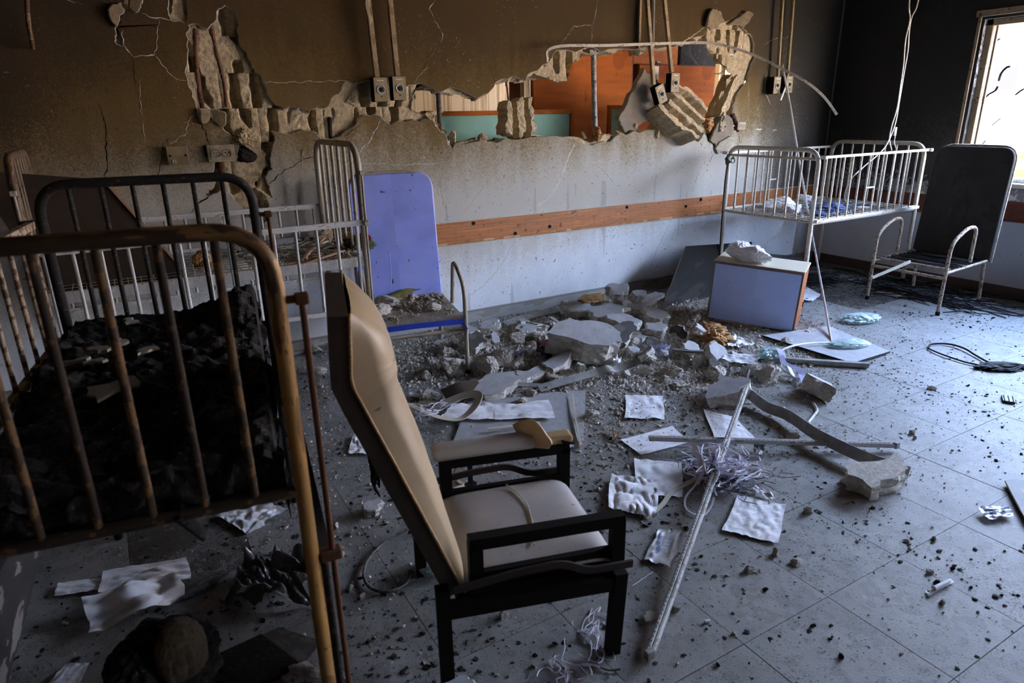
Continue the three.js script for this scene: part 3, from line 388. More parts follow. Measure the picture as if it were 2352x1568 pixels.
{ // neighbouring room
  const z0 = ZB - 0.22, z1 = -7.2, x0 = 0.2, x1 = 7.3, nm = (n, g, m) => struct(part(n, g, m, scene));
  nm('wall_neighbour_back', box(x1 - x0, CEIL, 0.2, (x0 + x1) / 2, CEIL / 2, z1 - 0.1, 0), M.cream); nm('wall_neighbour_left', box(0.2, CEIL, z0 - z1, x0 - 0.1, CEIL / 2, (z0 + z1) / 2, 0), M.cream);
  nm('ceiling_neighbour', box(x1 - x0 + 0.4, 0.2, z0 - z1 + 0.2, (x0 + x1) / 2, CEIL + 0.1, (z0 + z1) / 2 - 0.1, 0), M.cream); nm('floor_neighbour', box(x1 - x0 + 0.4, 0.2, z0 - z1 + 0.2, (x0 + x1) / 2, -0.1, (z0 + z1) / 2 - 0.1, 0), M.tiles[0]);
  const s = shapeOf([[-z0, 0], [-z1 + 0.2, 0], [-z1 + 0.2, CEIL], [-z0, CEIL]]); s.holes.push(pathOf([[5.0, 0.9], [6.9, 0.9], [6.9, 2.3], [5.0, 2.3]])); const g = new THREE.ExtrudeGeometry(s, { depth: 0.2, bevelEnabled: false }); g.rotateY(Math.PI / 2); g.translate(x1, 0, 0); nm('wall_neighbour_right', g, M.cream);
  const fr = struct(new THREE.Group()); fr.name = 'window_2'; scene.add(fr); part('jamb', box(0.08, 1.4, 0.06, x1 + 0.06, 1.6, -5.03), M.white, fr); part('jamb', box(0.08, 1.4, 0.06, x1 + 0.06, 1.6, -6.87), M.white, fr); part('mullion', box(0.08, 1.4, 0.05, x1 + 0.06, 1.6, -5.9), M.white, fr); part('head', box(0.08, 0.06, 1.9, x1 + 0.06, 2.27, -5.95), M.white, fr); part('sill', box(0.24, 0.05, 1.96, x1 + 0.08, 0.9, -5.95), M.white, fr);
  // furniture pushed behind the hole
  const slab = (o, n, pts, z, d, m) => { const P = pts.map(q => { const k = bw(q[0], q[1], z); return [k.x, k.y]; }); const q = new THREE.ExtrudeGeometry(shapeOf(P), { depth: d, bevelEnabled: true, bevelSize: 0.002, bevelThickness: 0.002, bevelSegments: 1 }); q.translate(0, 0, z - d); return part(n, q, m, o); };
  const a = thing('wooden_cupboard', 'tall orange-brown plywood cupboard standing behind the hole in the wall', 'cupboard'), ay = bw(1240, 186, -5.2), ax = bw(1224, 186, -5.2).x, bx = bw(1449, 200, -5.2).x, top = bw(1449, 105, -5.2).y;
  part('front_panel', box(bx - ax, top, 0.02, (ax + bx) / 2, top / 2, -5.2), M.ply, a); part('side_panel', box(0.02, top, 0.4, bx + 0.01, top / 2, -5.4), M.plyDark, a); part('side_panel', box(0.02, top, 0.4, ax + 0.01, top / 2, -5.41), M.plyDark, a); part('top_panel', box(bx - ax, 0.02, 0.4, (ax + bx) / 2, top, -5.41), M.plyDark, a);
  const cx0 = bw(1466, 200, -5.25).x, cx1 = bw(1639, 200, -5.25).x, ct = bw(1560, 151, -5.25).y, c = thing('low_wooden_cupboard', 'lower orange-brown cupboard behind the hole, right of the tall one', 'cupboard'); part('front_panel', box(cx1 - cx0, ct, 0.02, (cx0 + cx1) / 2, ct / 2, -5.25), M.ply, c); part('top_panel', box(cx1 - cx0, 0.02, 0.4, (cx0 + cx1) / 2, ct, -5.46), M.plyDark, c); part('side_panel', box(0.02, ct, 0.4, cx1 - 0.01, ct / 2, -5.46), M.plyDark, c); part('side_panel', box(0.02, ct, 0.4, cx0 + 0.01, ct / 2, -5.46), M.plyDark, c);
  const kx0 = bw(1456, 150, -5.3).x, kx1 = bw(1557, 150, -5.3).x, kb = ct + 0.01, kt = bw(1500, 110, -5.3).y + 0.05, k = thing('carton', 'brown carton with faint print standing on the lower cupboard', 'carton'); 
  const cartonMap = tex(512, 256, (u, v, o) => { const q = fbm2(u * 8, v * 8, 4); set3(o, C(196, 120, 62), 0.85 + 0.25 * q); if (u > 0.4 && u < 0.66 && ((v > 0.5 && v < 0.55) || (v > 0.42 && v < 0.45) || (v > 0.36 && v < 0.38)) && noise2(u * 130, Math.floor(v * 40)) > 0.4) mix3(o, C(84, 92, 120), 0.6); });
  { const bg = box(kx1 - kx0, kt - kb, 0.3, 0, 0, 0, 0.006); const p = bg.attributes.position, u = bg.attributes.uv; for (let i = 0; i < p.count; i++) u.setXY(i, p.getX(i) / (kx1 - kx0) + 0.5, p.getY(i) / (kt - kb) + 0.5); bg.translate((kx0 + kx1) / 2, (kb + kt) / 2, -5.46); part('carton_body', bg, mat({ map: cartonMap, roughness: 0.85 }), k); part('tape', box(0.05, 0.004, 0.29, (kx0 + kx1) / 2 - 0.1, kt + 0.002, -5.46, 0), M.plyDark, k); part('torn_flap', box(0.05, 0.02, 0.03, (kx0 + kx1) / 2 + 0.02, kb + 0.02, -5.3, 0.004), M.offWhite, k); }
  const dx0 = bw(1562, 150, -5.4).x, dx1 = bw(1646, 150, -5.4).x, dk = thing('dark_crate', 'black burnt crate beside the carton behind the hole', 'crate'); part('crate_body', box(dx1 - dx0, 0.4, 0.3, (dx0 + dx1) / 2, kb + 0.2, -5.56, 0.01), M.char, dk); part('rim', box(dx1 - dx0 + 0.01, 0.02, 0.31, (dx0 + dx1) / 2, kb + 0.4, -5.56, 0.004), M.black, dk);
  const gb = thing('green_board', 'pale green board in a wooden frame behind the hole, below the soot-streaked wall', 'board'); const gz = -4.95, gl = bw(990, 262, gz).x, gr = bw(1317, 252, gz).x, gt = bw(1317, 251, gz).y, gbm = gt - 0.75;
  part('panel', box(gr - gl - 0.04, gt - gbm, 0.012, (gl + gr) / 2, (gt + gbm) / 2, gz - 0.01), M.green, gb); part('frame_rail', box(gr - gl, 0.035, 0.03, (gl + gr) / 2, gt - 0.017, gz), M.ply, gb); part('frame_rail', box(gr - gl, 0.035, 0.03, (gl + gr) / 2, gbm, gz), M.ply, gb); part('frame_stile', box(0.035, gt - gbm, 0.03, gr - 0.018, (gt + gbm) / 2, gz + 0.001), M.ply, gb); part('frame_stile', box(0.035, gt - gbm, 0.03, gl + 0.018, (gt + gbm) / 2, gz + 0.001), M.ply, gb);
  const g2 = thing('green_board', 'second green framed board half hidden behind the leaning masonry', 'board'); const hl = bw(1396, 242, gz).x, ht = bw(1400, 241, gz).y; part('panel', box(0.34, ht - 0.02, 0.012, hl + 0.19, ht / 2 - 0.01, gz - 0.01), M.green, g2); part('frame_stile', box(0.035, ht - 0.002, 0.03, hl + 0.018, ht / 2, gz), M.ply, g2); part('frame_rail', box(0.36, 0.035, 0.03, hl + 0.19, ht - 0.018, gz + 0.001), M.ply, g2);
  for (const [px, pz, lab] of [[1205, -5.05, 'pale upright door post seen through the hole beside the cupboard'], [1662, -5.9, 'white upright post at the bright end of the neighbouring room']]) { const q = bw(px, 200, pz); const t = thing('door_post', lab, 'post', [q.x, 0, pz]); part('post', box(0.05, 2.2, 0.06, 0, 1.1, 0), M.cream, t); part('stop', box(0.015, 2.2, 0.03, 0.03, 1.1, 0.02), M.offWhite, t); }
  const wires = thing('dangling_wire', 'thin grey wire dangling in front of the bright neighbouring window', 'wire'); part('wire', pipe(smoothLine([bw(1638, 168, -5.255), bw(1655, 168, -5.0), bw(1668, 158, -4.9), bw(1672, 152, -4.85)], 16), 0.004, 0, 6), M.greyPlastic, wires); part('wire', pipe(smoothLine([bw(1582, 104, -5.0), bw(1588, 128, -5.0), bw(1604, 150, -5.0)], 12), 0.004, 0, 6), M.greyPlastic, wires);
}
// ---------------------------------------------------------------- pipes, conduits, boxes and sockets on the long wall
{
  const conduit = (pts, z, r, m, lab) => { const t = thing('conduit', lab, 'pipe'); part('pipe', pipe(smoothLine(pts.map(q => bw(q[0], q[1], z)), 24), r, 0, 10), m, t); const e = bw(...pts[0], z); const g = new THREE.CylinderGeometry(r * 1.25, r * 1.25, 0.03, 12); g.translate(e.x, e.y - 0.02, z); part('coupling', g, m, t); return t; };
  conduit([[1363, 110], [1364, 200], [1367, 300]], ZB - 0.05, 0.021, M.pipeGrey, 'straight grey pipe standing upright in the middle of the blast hole'); conduit([[1006, 206], [1008, 250], [1011, 302]], ZB - 0.04, 0.017, mat({ color: 0x5f564b }), 'short dark grey pipe upright at the left end of the blast hole');
  conduit([[1163, 186], [1166, 215], [1169, 240]], ZB - 0.1, 0.007, M.pipeBrown, 'thin red-brown pipe above the hanging block'); conduit([[449, 66], [450, 140], [458, 210], [466, 252]], ZB - 0.032, 0.014, M.pipeBrown, 'left red-brown conduit laid bare in the tall gash'); conduit([[486, 66], [497, 120], [512, 180], [521, 246]], ZB - 0.035, 0.013, M.pipeBrown, 'right red-brown conduit laid bare in the tall gash');
  conduit([[574, 385], [580, 410], [588, 434]], ZB - 0.06, 0.018, M.black, 'left of two black conduits at the foot of the gash'); conduit([[588, 385], [594, 410], [600, 434]], ZB - 0.065, 0.016, M.black, 'right of two black conduits at the foot of the gash'); conduit([[508, 372], [511, 400]], ZB - 0.03, 0.014, M.pipeBrown, 'short red-brown conduit below the cracked double socket'); conduit([[757, 270], [760, 320]], ZB - 0.028, 0.013, mat({ color: 0x3a2c20 }), 'short dark pipe stub in the broken band above the white crib');
  conduit([[1683, 262], [1690, 282], [1694, 302]], ZB - 0.005, 0.018, mat({ color: 0x4a2c22 }), 'dark red-brown conduit between the two right-hand sockets');
  const orange = thing('foam_scrap', 'orange foam scrap stuck at the foot of the grey pipe', 'foam', bw(1371, 306, ZB + 0.0).toArray()); { const g = new THREE.IcosahedronGeometry(0.035, 2); const p = g.attributes.position; for (let i = 0; i < p.count; i++) { const k = 0.7 + 0.7 * noise(p.getX(i) * 50 + 9, p.getY(i) * 50, p.getZ(i) * 50); p.setXYZ(i, p.getX(i) * k * 0.8, p.getY(i) * k * 1.5, p.getZ(i) * k); } part('foam', hard(g), M.orangeStuff, orange); }
  // outlet boxes with their trunking
  const ringGeo = (r0, r1, d) => { const g = new THREE.LatheGeometry([[r0, 0], [r1, 0], [r1, d], [r0, d], [r0, 0]].map(q => new THREE.Vector2(q[0], q[1])), 28); g.rotateX(Math.PI / 2); return g; };
  const outletBox = (px, py, z, turn, lab, group) => { const p = bw(px, py, z), t = thing('outlet_box', lab, 'outlet', p.toArray(), 0, group); t.rotation.set(0, 0, turn);
    part('box', box(0.094, 0.148, 0.06, 0, 0, -0.03, 0.006), M.blackWood, t); part('face_plate', box(0.092, 0.146, 0.008, 0, 0, 0.003, 0.003), M.boxFace, t); const o = part('outlet_ring', ringGeo(0.022, 0.028, 0.006), M.offWhite, t); o.position.z = 0.006; const i = part('outlet_core', ringGeo(0.0, 0.013, 0.004), M.black, t); i.position.z = 0.007; part('name_strip', box(0.05, 0.008, 0.003, 0, 0.055, 0.008, 0.001), M.offWhite, t); const s = part('screw', ringGeo(0, 0.004, 0.003), M.black, t); s.position.set(0, -0.042, 0.007); return t; };
  const G2 = 'round outlet boxes hanging on trunking';
  outletBox(874, 206, ZB + 0.08, 0, 'left outlet box of the pair hanging above the blue chair'); outletBox(917, 203, ZB + 0.08, 0, 'right outlet box of the pair hanging above the blue chair'); outletBox(1518, 216, ZB + 0.12, 0.42, 'tilted outlet box hanging before the leaning masonry in the hole'); outletBox(1550, 190, ZB + 0.12, 0, 'upright outlet box hanging before the low cupboard in the hole'); outletBox(1784, 196, ZB + 0.09, 0, 'left of two blackened outlet boxes near the room corner'); outletBox(1812, 194, ZB + 0.09, 0.03, 'right of two blackened outlet boxes near the room corner');
  const trunk = (a, b, z0, z1, w, lab, m = M.conduit) => { const A = bw(a[0], a[1], z0), B = bw(b[0], b[1], z1); A.y = Math.max(A.y, 2.55); const D = A.clone().sub(B).setZ(0).normalize(), t = thing('trunking', lab, 'trunking'); const pts = [B, B.clone().lerp(A, 0.5), A]; part('channel', flatPipe(pts, w / 2, 0.009, V3(0, 0, 1)), m, t); part('lid', flatPipe(pts.map(q => q.clone().add(V3(0, 0, 0.011))), w / 2 - 0.003, 0.003, V3(0, 0, 1)), m, t); return t; };
  trunk([839, -10], [866, 184], ZB + 0.07, ZB + 0.06, 0.036, 'sooty trunking strip running up from the left outlet box of the left pair'); trunk([891, -10], [913, 182], ZB + 0.07, ZB + 0.06, 0.036, 'sooty trunking strip running up from the right outlet box of the left pair'); trunk([1479, -10], [1501, 194], ZB + 0.08, ZB + 0.11, 0.034, 'trunking strip leading down to the tilted outlet box'); trunk([1517, -10], [1542, 166], ZB + 0.08, ZB + 0.11, 0.034, 'trunking strip leading down to the upright outlet box in the hole');
  trunk([1797, -10], [1786, 178], ZB + 0.07, ZB + 0.07, 0.026, 'left trunking strip of the blackened pair near the corner'); trunk([1822, -10], [1808, 176], ZB + 0.07, ZB + 0.07, 0.026, 'right trunking strip of the blackened pair near the corner'); trunk([1470, -10], [1466, 110], ZB + 0.012, ZB + 0.012, 0.026, 'dusty grey trunking flat on the wall left of the middle pair'); trunk([1499, -10], [1499, 108], ZB + 0.012, ZB + 0.012, 0.02, 'clean white trunking flat on the wall between the middle pair', M.offWhite);
  { const t = thing('torn_paper_strip', 'torn yellowed strip peeling off the left trunking at the top', 'strip'); const P = ragged(px2([[842, -6], [855, -6], [857, 46], [850, 60], [846, 40]], ZB + 0.09), 0.2, 2, 3); part('strip', new THREE.ExtrudeGeometry(shapeOf(P), { depth: 0.002, bevelEnabled: false }), M.cream, t).position.z = ZB + 0.09; }
  const plate = (px, py, w, h, lab, z = ZB + 0.012) => { const p = bw(px, py, z), t = thing('wall_plate', lab, 'plate', p.toArray()); part('plate', box(w, h, 0.016, 0, 0, 0, 0.005), M.boxFace, t); for (const s of [-1, 1]) { const q = part('screw', ringGeo(0, 0.006, 0.004), M.black, t); q.position.set(s * w * 0.36, 0.0, 0.008); } const k = part('knob', ringGeo(0.003, 0.012, 0.01), M.offWhite, t); k.position.set(-w * 0.22, -h * 0.32, 0.008); return t; };
  plate(408, 357, 0.115, 0.105, 'square blank wall plate with two screws, left of the double socket', ZB + 0.03); plate(1659, 291, 0.075, 0.09, 'sooty blank wall plate on the cracked flake left of the corner socket', ZB + 0.03);
  const socket = (px, py, s, lab, z) => { const p = bw(px, py, z), t = thing('double_socket', lab, 'socket', p.toArray()); t.scale.setScalar(s); part('back_plate', box(0.155, 0.098, 0.014, 0, 0, 0, 0.006), M.dustyPlate, t); part('frame', box(0.13, 0.074, 0.016, 0, 0, 0.003, 0.005), M.dustyPlate, t); for (const k of [-1, 1]) { const r = part('outlet_ring', ringGeo(0.022, 0.026, 0.004), M.greyPlastic, t); r.position.set(k * 0.031, 0, 0.011); for (const [a, b] of [[-0.009, 0.004], [0.009, 0.004], [0, -0.01]]) { const h = part('pin_hole', ringGeo(0, 0.003, 0.002), M.black, r); h.position.set(a, b, 0.001); } } return t; };
  socket(508, 352, 1.0, 'pale double socket on the plaster flake beside the tall gash', ZB + 0.02); socket(1703, 289, 0.68, 'white double socket on the wall above the corner crib', ZB + 0.02); socket(946, 222, 0.4, 'small white double socket of the neighbouring room seen past the outlet boxes', ZB - 0.2);
}
// loose masonry in the hole
const lumpGeos = Array.from({ length: 10 }, (_, k) => { const g = mergeVertices(new THREE.IcosahedronGeometry(1, 12).deleteAttribute('uv').deleteAttribute('normal'), 1e-4), p = g.attributes.position; for (let i = 0; i < p.count; i++) { let x = p.getX(i), y = p.getY(i), z = p.getZ(i); const r = rnd(k * 13 + 5); let s = 1; for (let q = 0; q < 9; q++) { const a = r() * 6.28, b = Math.acos(2 * r() - 1), nx = Math.sin(b) * Math.cos(a), ny = Math.cos(b), nz = Math.sin(b) * Math.sin(a), d = 0.42 + r() * 0.42, e = x * nx + y * ny + z * nz; if (e > 0.01) s = Math.min(s, d / e); } s *= 1.08 + 0.30 * (fbm3(x * 4 + k * 7, y * 4, z * 4, 3) - 0.5) + 0.16 * (noise(x * 9, y * 9, z * 9 + k) - 0.5) + 0.10 * (noise(x * 22, y * 22, z * 22 + k) - 0.5); p.setXYZ(i, x * s, y * s * 0.8, z * s); } const q = hard(g); boxUV(q); return q; });
M.blockSmall = mat({ color: 0xf0dcb8, map: concreteMap, roughness: 0.97 });
M.concreteSmall = mat({ map: concreteMap, bumpMap: grainBump, bumpScale: 0.0006, roughness: 0.97 });
function relief(w, h, d, seed, cells, face) { // a broken hollow block lying with its cells towards +z
  const nx = 40, ny = 28, out = [], grid = (f, flip) => { const pos = [], uv = [], idx = []; for (let i = 0; i <= nx; i++) for (let j = 0; j <= ny; j++) { const p = f(i / nx, j / ny); pos.push(...p); uv.push(p[0], p[1]); } for (let i = 0; i < nx; i++) for (let j = 0; j < ny; j++) { const a = i * (ny + 1) + j, b = a + ny + 1; flip ? idx.push(a, a + 1, b, b, a + 1, b + 1) : idx.push(a, b, a + 1, b, b + 1, a + 1); } const g = new THREE.BufferGeometry(); g.setAttribute('position', new THREE.Float32BufferAttribute(pos, 3)); g.setAttribute('uv', new THREE.Float32BufferAttribute(uv, 2)); g.setIndex(idx); g.computeVertexNormals(); return g; };
  const rim = (u, v) => { let x = (u - 0.5) * w, y = (v - 0.5) * h; x += (fbm3(v * 5 + seed, u * 2, 1) - 0.5) * w * 0.34 * Math.abs(u - 0.5) * 2; y += (fbm3(u * 5 + seed, v * 2, 9) - 0.5) * h * 0.34 * Math.abs(v - 0.5) * 2; return [x, y]; };
  out.push(grid((u, v) => { const [x, y] = rim(u, v); let z = d / 2 - 0.02 * fbm3(x * 30, y * 30, seed) - 0.012 * noise(x * 90, y * 90, seed); let c = 0; for (const k of cells) c = Math.max(c, 1 - sstep(0.05, 0.095, Math.abs(u - k) + (fbm3(x * 12, y * 20, seed + 2) - 0.5) * 0.06)); z -= c * d * 0.5; return [x, y, z]; }, false));
  out.push(grid((u, v) => { const [x, y] = rim(u, v); return [x, y, -d / 2 + 0.006 * noise(x * 40, y * 40, seed)]; }, true));
  const sides = []; for (const e of [0, 1, 2, 3]) { const n = 40, m = 6, pos = [], uv = [], idx = []; for (let i = 0; i <= n; i++) for (let k = 0; k <= m; k++) { const t = i / n, [u, v] = e === 0 ? [t, 0] : e === 1 ? [1, t] : e === 2 ? [1 - t, 1] : [0, 1 - t]; const [x, y] = rim(u, v); let c = 0; for (const q of cells) c = Math.max(c, 1 - sstep(0.05, 0.095, Math.abs(u - q) + (fbm3(x * 12, y * 20, seed + 2) - 0.5) * 0.06)); const zt = d / 2 - 0.02 * fbm3(x * 30, y * 30, seed) - 0.012 * noise(x * 90, y * 90, seed) - c * d * 0.5, zb = -d / 2 + 0.006 * noise(x * 40, y * 40, seed), s = Math.sin(k / m * Math.PI) * 0.016 * (fbm3(x * 25, y * 25, k) - 0.3), nn = e === 0 ? [0, -1] : e === 1 ? [1, 0] : e === 2 ? [0, 1] : [-1, 0]; pos.push(x + nn[0] * s, y + nn[1] * s, mix(zt, zb, k / m)); uv.push(t * w, k / m * d); } for (let i = 0; i < n; i++) for (let k = 0; k < m; k++) { const a = i * (m + 1) + k, b = a + m + 1; idx.push(a, a + 1, b, b, a + 1, b + 1); } const g = new THREE.BufferGeometry(); g.setAttribute('position', new THREE.Float32BufferAttribute(pos, 3)); g.setAttribute('uv', new THREE.Float32BufferAttribute(uv, 2)); g.setIndex(idx); g.computeVertexNormals(); sides.push(g); }
  return [...out, ...sides];
}
{
  const hb = thing('hollow_block', 'broken hollow block with two open slots poised on the sill of the hole', 'block', bw(1186, 272, ZB - 0.02).toArray()); part('block', relief(0.25, 0.25, 0.14, 4, [0.28, 0.74]), M.block, hb); hb.rotation.set(-0.1, 0.12, 0.03);
  const lb = thing('hollow_block', 'large hollow block fallen forward on the sill at the right of the hole', 'block', bw(1556, 258, ZB + 0.03).toArray()); part('block', relief(0.36, 0.46, 0.2, 9, [0.2, 0.5, 0.8]), M.block, lb); lb.rotation.set(-0.35, 0.1, 0.9, 'YXZ');
  const db = thing('wall_fragment', 'long diagonal strip of masonry leaning at the right edge of the hole', 'rubble', bw(1662, 222, ZB - 0.05).toArray()); part('masonry', relief(0.09, 0.42, 0.16, 15, []), M.block, db); db.rotation.set(0, 0.3, -0.64); 
  const slabFrag = thing('plaster_slab', 'sooty grey plastered slab leaning in the right part of the hole', 'slab'); { const P = px2([[1478, 158], [1462, 190], [1443, 225], [1424, 262], [1420, 275], [1430, 296], [1434, 304], [1470, 284], [1484, 276], [1500, 238], [1518, 226], [1508, 184]], ZB - 0.02), R = ragged(P, 0.16, 2, 31), g = new THREE.ExtrudeGeometry(shapeOf(R), { depth: 0.05, bevelEnabled: true, bevelSize: 0.004, bevelThickness: 0.004, bevelSegments: 1 }); g.translate(0, 0, ZB - 0.06); part('slab', g, [M.sootyFace, M.plasterEdge], slabFrag); part('painted_edge', box(0.05, 0.18, 0.03, bw(1512, 178).x, bw(1512, 178).y, ZB - 0.04), M.offWhite, slabFrag).rotation.z = 0; }
  const rub = rnd(71); for (const [px, py, s, lab] of [[1450, 296, 0.07, 'yellowish lump of broken plaster on the right sill of the hole'], [1500, 300, 0.09, 'tan broken block end below the fallen hollow block'], [1604, 292, 0.07, 'lump of rubble beside the orange scrap on the sill'], [1260, 320, 0.03, 'small shard on the sill left of the grey pipe'], [1108, 318, 0.04, 'small pointed shard on the sill below the green board'], [1038, 316, 0.06, 'jagged shard at the left corner of the sill'], [1340, 312, 0.03, 'tiny shard on the sill beside the orange scrap'], [1420, 306, 0.045, 'flat shard on the sill below the leaning slab'], [603, 452, 0.085, 'broken block lump lodged at the foot of the gash'], [575, 360, 0.08, 'burnt lump stuck on the conduits in the gash'], [560, 325, 0.09, 'grey lump of block in the lower gash beside the socket'], [800, 232, 0.06, 'dark hollow lump in the broken band left of the outlet boxes'], [985, 272, 0.05, 'rough lump on the broken band below the outlet boxes']]) {
    const t = solo('masonry_lump', lumpGeos[Math.floor(rub() * 10)], py > 340 && py < 370 ? M.char : M.blockSmall, lab, 'rubble'); t.scale.set(s * 1.1, s, s * 0.8); t.rotation.set(rub() * 6, rub() * 6, rub() * 6); t.position.copy(bw(px, py, ZB - 0.05)); }
  const foam = solo('foam_scrap', hard((() => { const g = new THREE.IcosahedronGeometry(0.05, 2), p = g.attributes.position; for (let i = 0; i < p.count; i++) { const k = 0.6 + 0.8 * noise(p.getX(i) * 40, p.getY(i) * 40, p.getZ(i) * 40 + 3); p.setXYZ(i, p.getX(i) * k, p.getY(i) * k * 1.3, p.getZ(i) * k); } return g; })()), M.orangeStuff, 'orange scrap squeezed beside the wall plate under the diagonal masonry', 'foam'); foam.position.copy(bw(1626, 287, ZB - 0.03));
}

// ---------------------------------------------------------------- cribs
// local x runs along the bed, local z across it (0 = front, -W = back); posts at the four corners
function crib(o, lab) {
  const t = thing('metal_crib', lab, 'crib', [o.x, 0, o.z], o.turn ?? 0), { L, W, top, frame } = o, R = o.r ?? 0.016, br = o.br ?? 0.007, B = o.bend ?? 0.12;
  const at = (x, y, z) => V3(x, y, z);
  [[0, o.m0], [L, o.m1]].forEach(([x, m], e) => {
    const lean = o.lean?.[e] ?? 0, fr = part('end_frame', pipe([at(x, 0.03, 0), at(x + lean * 0.5, top, 0), at(x + lean * 0.5, top, -W), at(x, 0.03, -W)], R, B, 12), m, t);
    part('end_rail', pipe([at(x, frame, 0), at(x, frame, -W)], R * 0.75, 0, 8), o.railMat ?? m, fr); if (o.low) part('end_rail', pipe([at(x, o.low, 0), at(x, o.low, -W)], R * 0.6, 0, 8), m, fr);
    if (o.topRail?.[e]) part('end_rail', pipe([at(x, o.topRail[e], 0), at(x, o.topRail[e], -W)], R * 0.6, 0, 8), m, fr);
    const n = o.endBars ?? 7; for (let i = 1; i <= n; i++) { const z = -W * (i + (o.endShift ?? 0)) / (n + 1 + (o.endShift ?? 0)), k = lean * 0.5; part('bar', pipe([at(x, frame, z), at(x + k, top - (Math.min(-z, W + z) < B * 0.6 ? 0.03 : 0), z)], br * 1.15, 0, 7), o.barMat?.[e]?.[i % 2] ?? m, fr); }
    for (const z of [0, -W]) { const g = new THREE.CylinderGeometry(R * 1.15, R * 0.9, 0.05, 12); g.translate(x, 0.025, z); part('foot_cap', g, M.black, fr); }
    if (o.rods) for (const z of o.rodSides ?? [0]) { const zz = z + (z === 0 ? 0.045 : -0.045), m2 = o.rodMat ?? m, top2 = top - 0.14, rod = part('guide_rod', pipe([at(x, 0.13, zz), at(x, top2, zz)], 0.0065, 0, 8), m2, t); for (const y of [top2, 0.13]) part('rod_stub', [pipe([at(x, y, z), at(x, y, zz + (z === 0 ? 0.012 : -0.012))], 0.008, 0, 8), box(0.026, 0.022, 0.026, x, y, zz)], m2, rod); }
  });
  const sides = [[0, o.front, o.mf], [-W, o.back, o.mb]];
  sides.forEach(([z, s, m]) => {
    part('bed_rail', box(L, o.band ?? 0.045, 0.012, L / 2, frame, z, 0.003), o.mr ?? m, t);
    if (!s) return; const zz = z + (z === 0 ? 0.03 : -0.03), sd = part('drop_side', flatPipe([at(0.01, s.top, zz), at(L - 0.01, s.top, zz)], 0.012, s.flat ?? 0.012, V3(0, 1, 0)), m, t);
    part('lower_rail', flatPipe([at(0.01, s.bot, zz), at(L - 0.01, s.bot, zz)], 0.011, 0.011, V3(0, 1, 0)), m, sd); const n = s.n; for (let i = 0; i < n; i++) { const x = 0.05 + (L - 0.1) * i / (n - 1); part('bar', pipe([at(x, s.bot, zz), at(x, s.top, zz)], br, 0, 7), m, sd); }
    for (const x of [0, L]) part('side_clamp', box(0.03, 0.026, 0.05, x, s.top, zz + (z === 0 ? 0.01 : -0.01), 0.006), o.rodMat ?? M.rust, sd);
    if (s.rung) { const x = 0.05 + (L - 0.1) * s.rung / (n - 1); part('rung', pipe([at(x, mix(s.bot, s.top, 0.45), zz), at(x + (L - 0.1) / (n - 1), mix(s.bot, s.top, 0.45), zz)], br, 0, 7), m, sd); }
  });
  const wires = []; const nx = 26, nz = 12; for (let i = 1; i < nx; i++) wires.push(pipe([at(L * i / nx, frame + 0.012, 0), at(L * i / nx, frame + 0.012, -W)], 0.0022, 0, 4)); for (let i = 1; i < nz; i++) wires.push(pipe([at(0, frame + 0.016, -W * i / nz), at(L, frame + 0.016, -W * i / nz)], 0.0022, 0, 4));
  if (o.wire !== false) part('wire_base', wires, o.wireMat ?? M.greyTube, t);
  return t;
}
crib({ x: 4.69, z: -3.36, L: 1.42, W: 0.89, top: 1.235, frame: 0.69, r: 0.018, br: 0.0075, endBars: 7, endShift: 0.4, topRail: [1.17, 0], m0: M.creamTube, m1: M.greyTube, front: { top: 1.185, bot: 0.70, n: 13, rung: 5, flat: 0.009 }, back: { top: 1.185, bot: 0.70, n: 13, rung: 5, flat: 0.009 }, mf: M.creamTube, mb: M.creamTube, rodMat: M.creamTube }, 'cream metal crib in the room corner with rubble on its wire base');
crib({ x: -0.36, z: -3.55, L: 1.50, W: 0.82, top: 1.40, frame: 0.785, r: 0.0175, br: 0.0085, bend: 0.14, endBars: 6, m0: M.shadedTube, m1: M.greyTube, front: { top: 1.0, bot: 0.53, n: 14, flat: 0.014 }, back: { top: 1.0, bot: 0.53, n: 14, flat: 0.014 }, mf: M.whiteTube, mb: M.whiteTube, mr: M.whiteTube, band: 0.055, rods: true, rodSides: [0], rodMat: M.greyTube }, 'white metal crib along the wall, heaped with rubble, its near side slid down');
crib({ x: 0.235, z: -1.30, turn: 1.4202, L: 1.32, W: 0.66, top: 1.345, frame: 0.79, r: 0.0165, br: 0.0072, bend: 0.11, endBars: 6, railMat: M.scorched, m0: M.nearTube, m1: M.charTube, barMat: [[M.scorched, M.scorchedLight], [M.charTube, M.charTube]], front: { top: 0.62, bot: 0.16, n: 11 }, back: { top: 1.22, bot: 0.82, n: 11 }, mf: M.charTube, mb: M.rustTube, mr: M.charTube, band: 0.05, rods: true, rodSides: [0], rodMat: M.rust, wire: false }, 'burnt ochre metal crib in the near left holding a charred mattress');
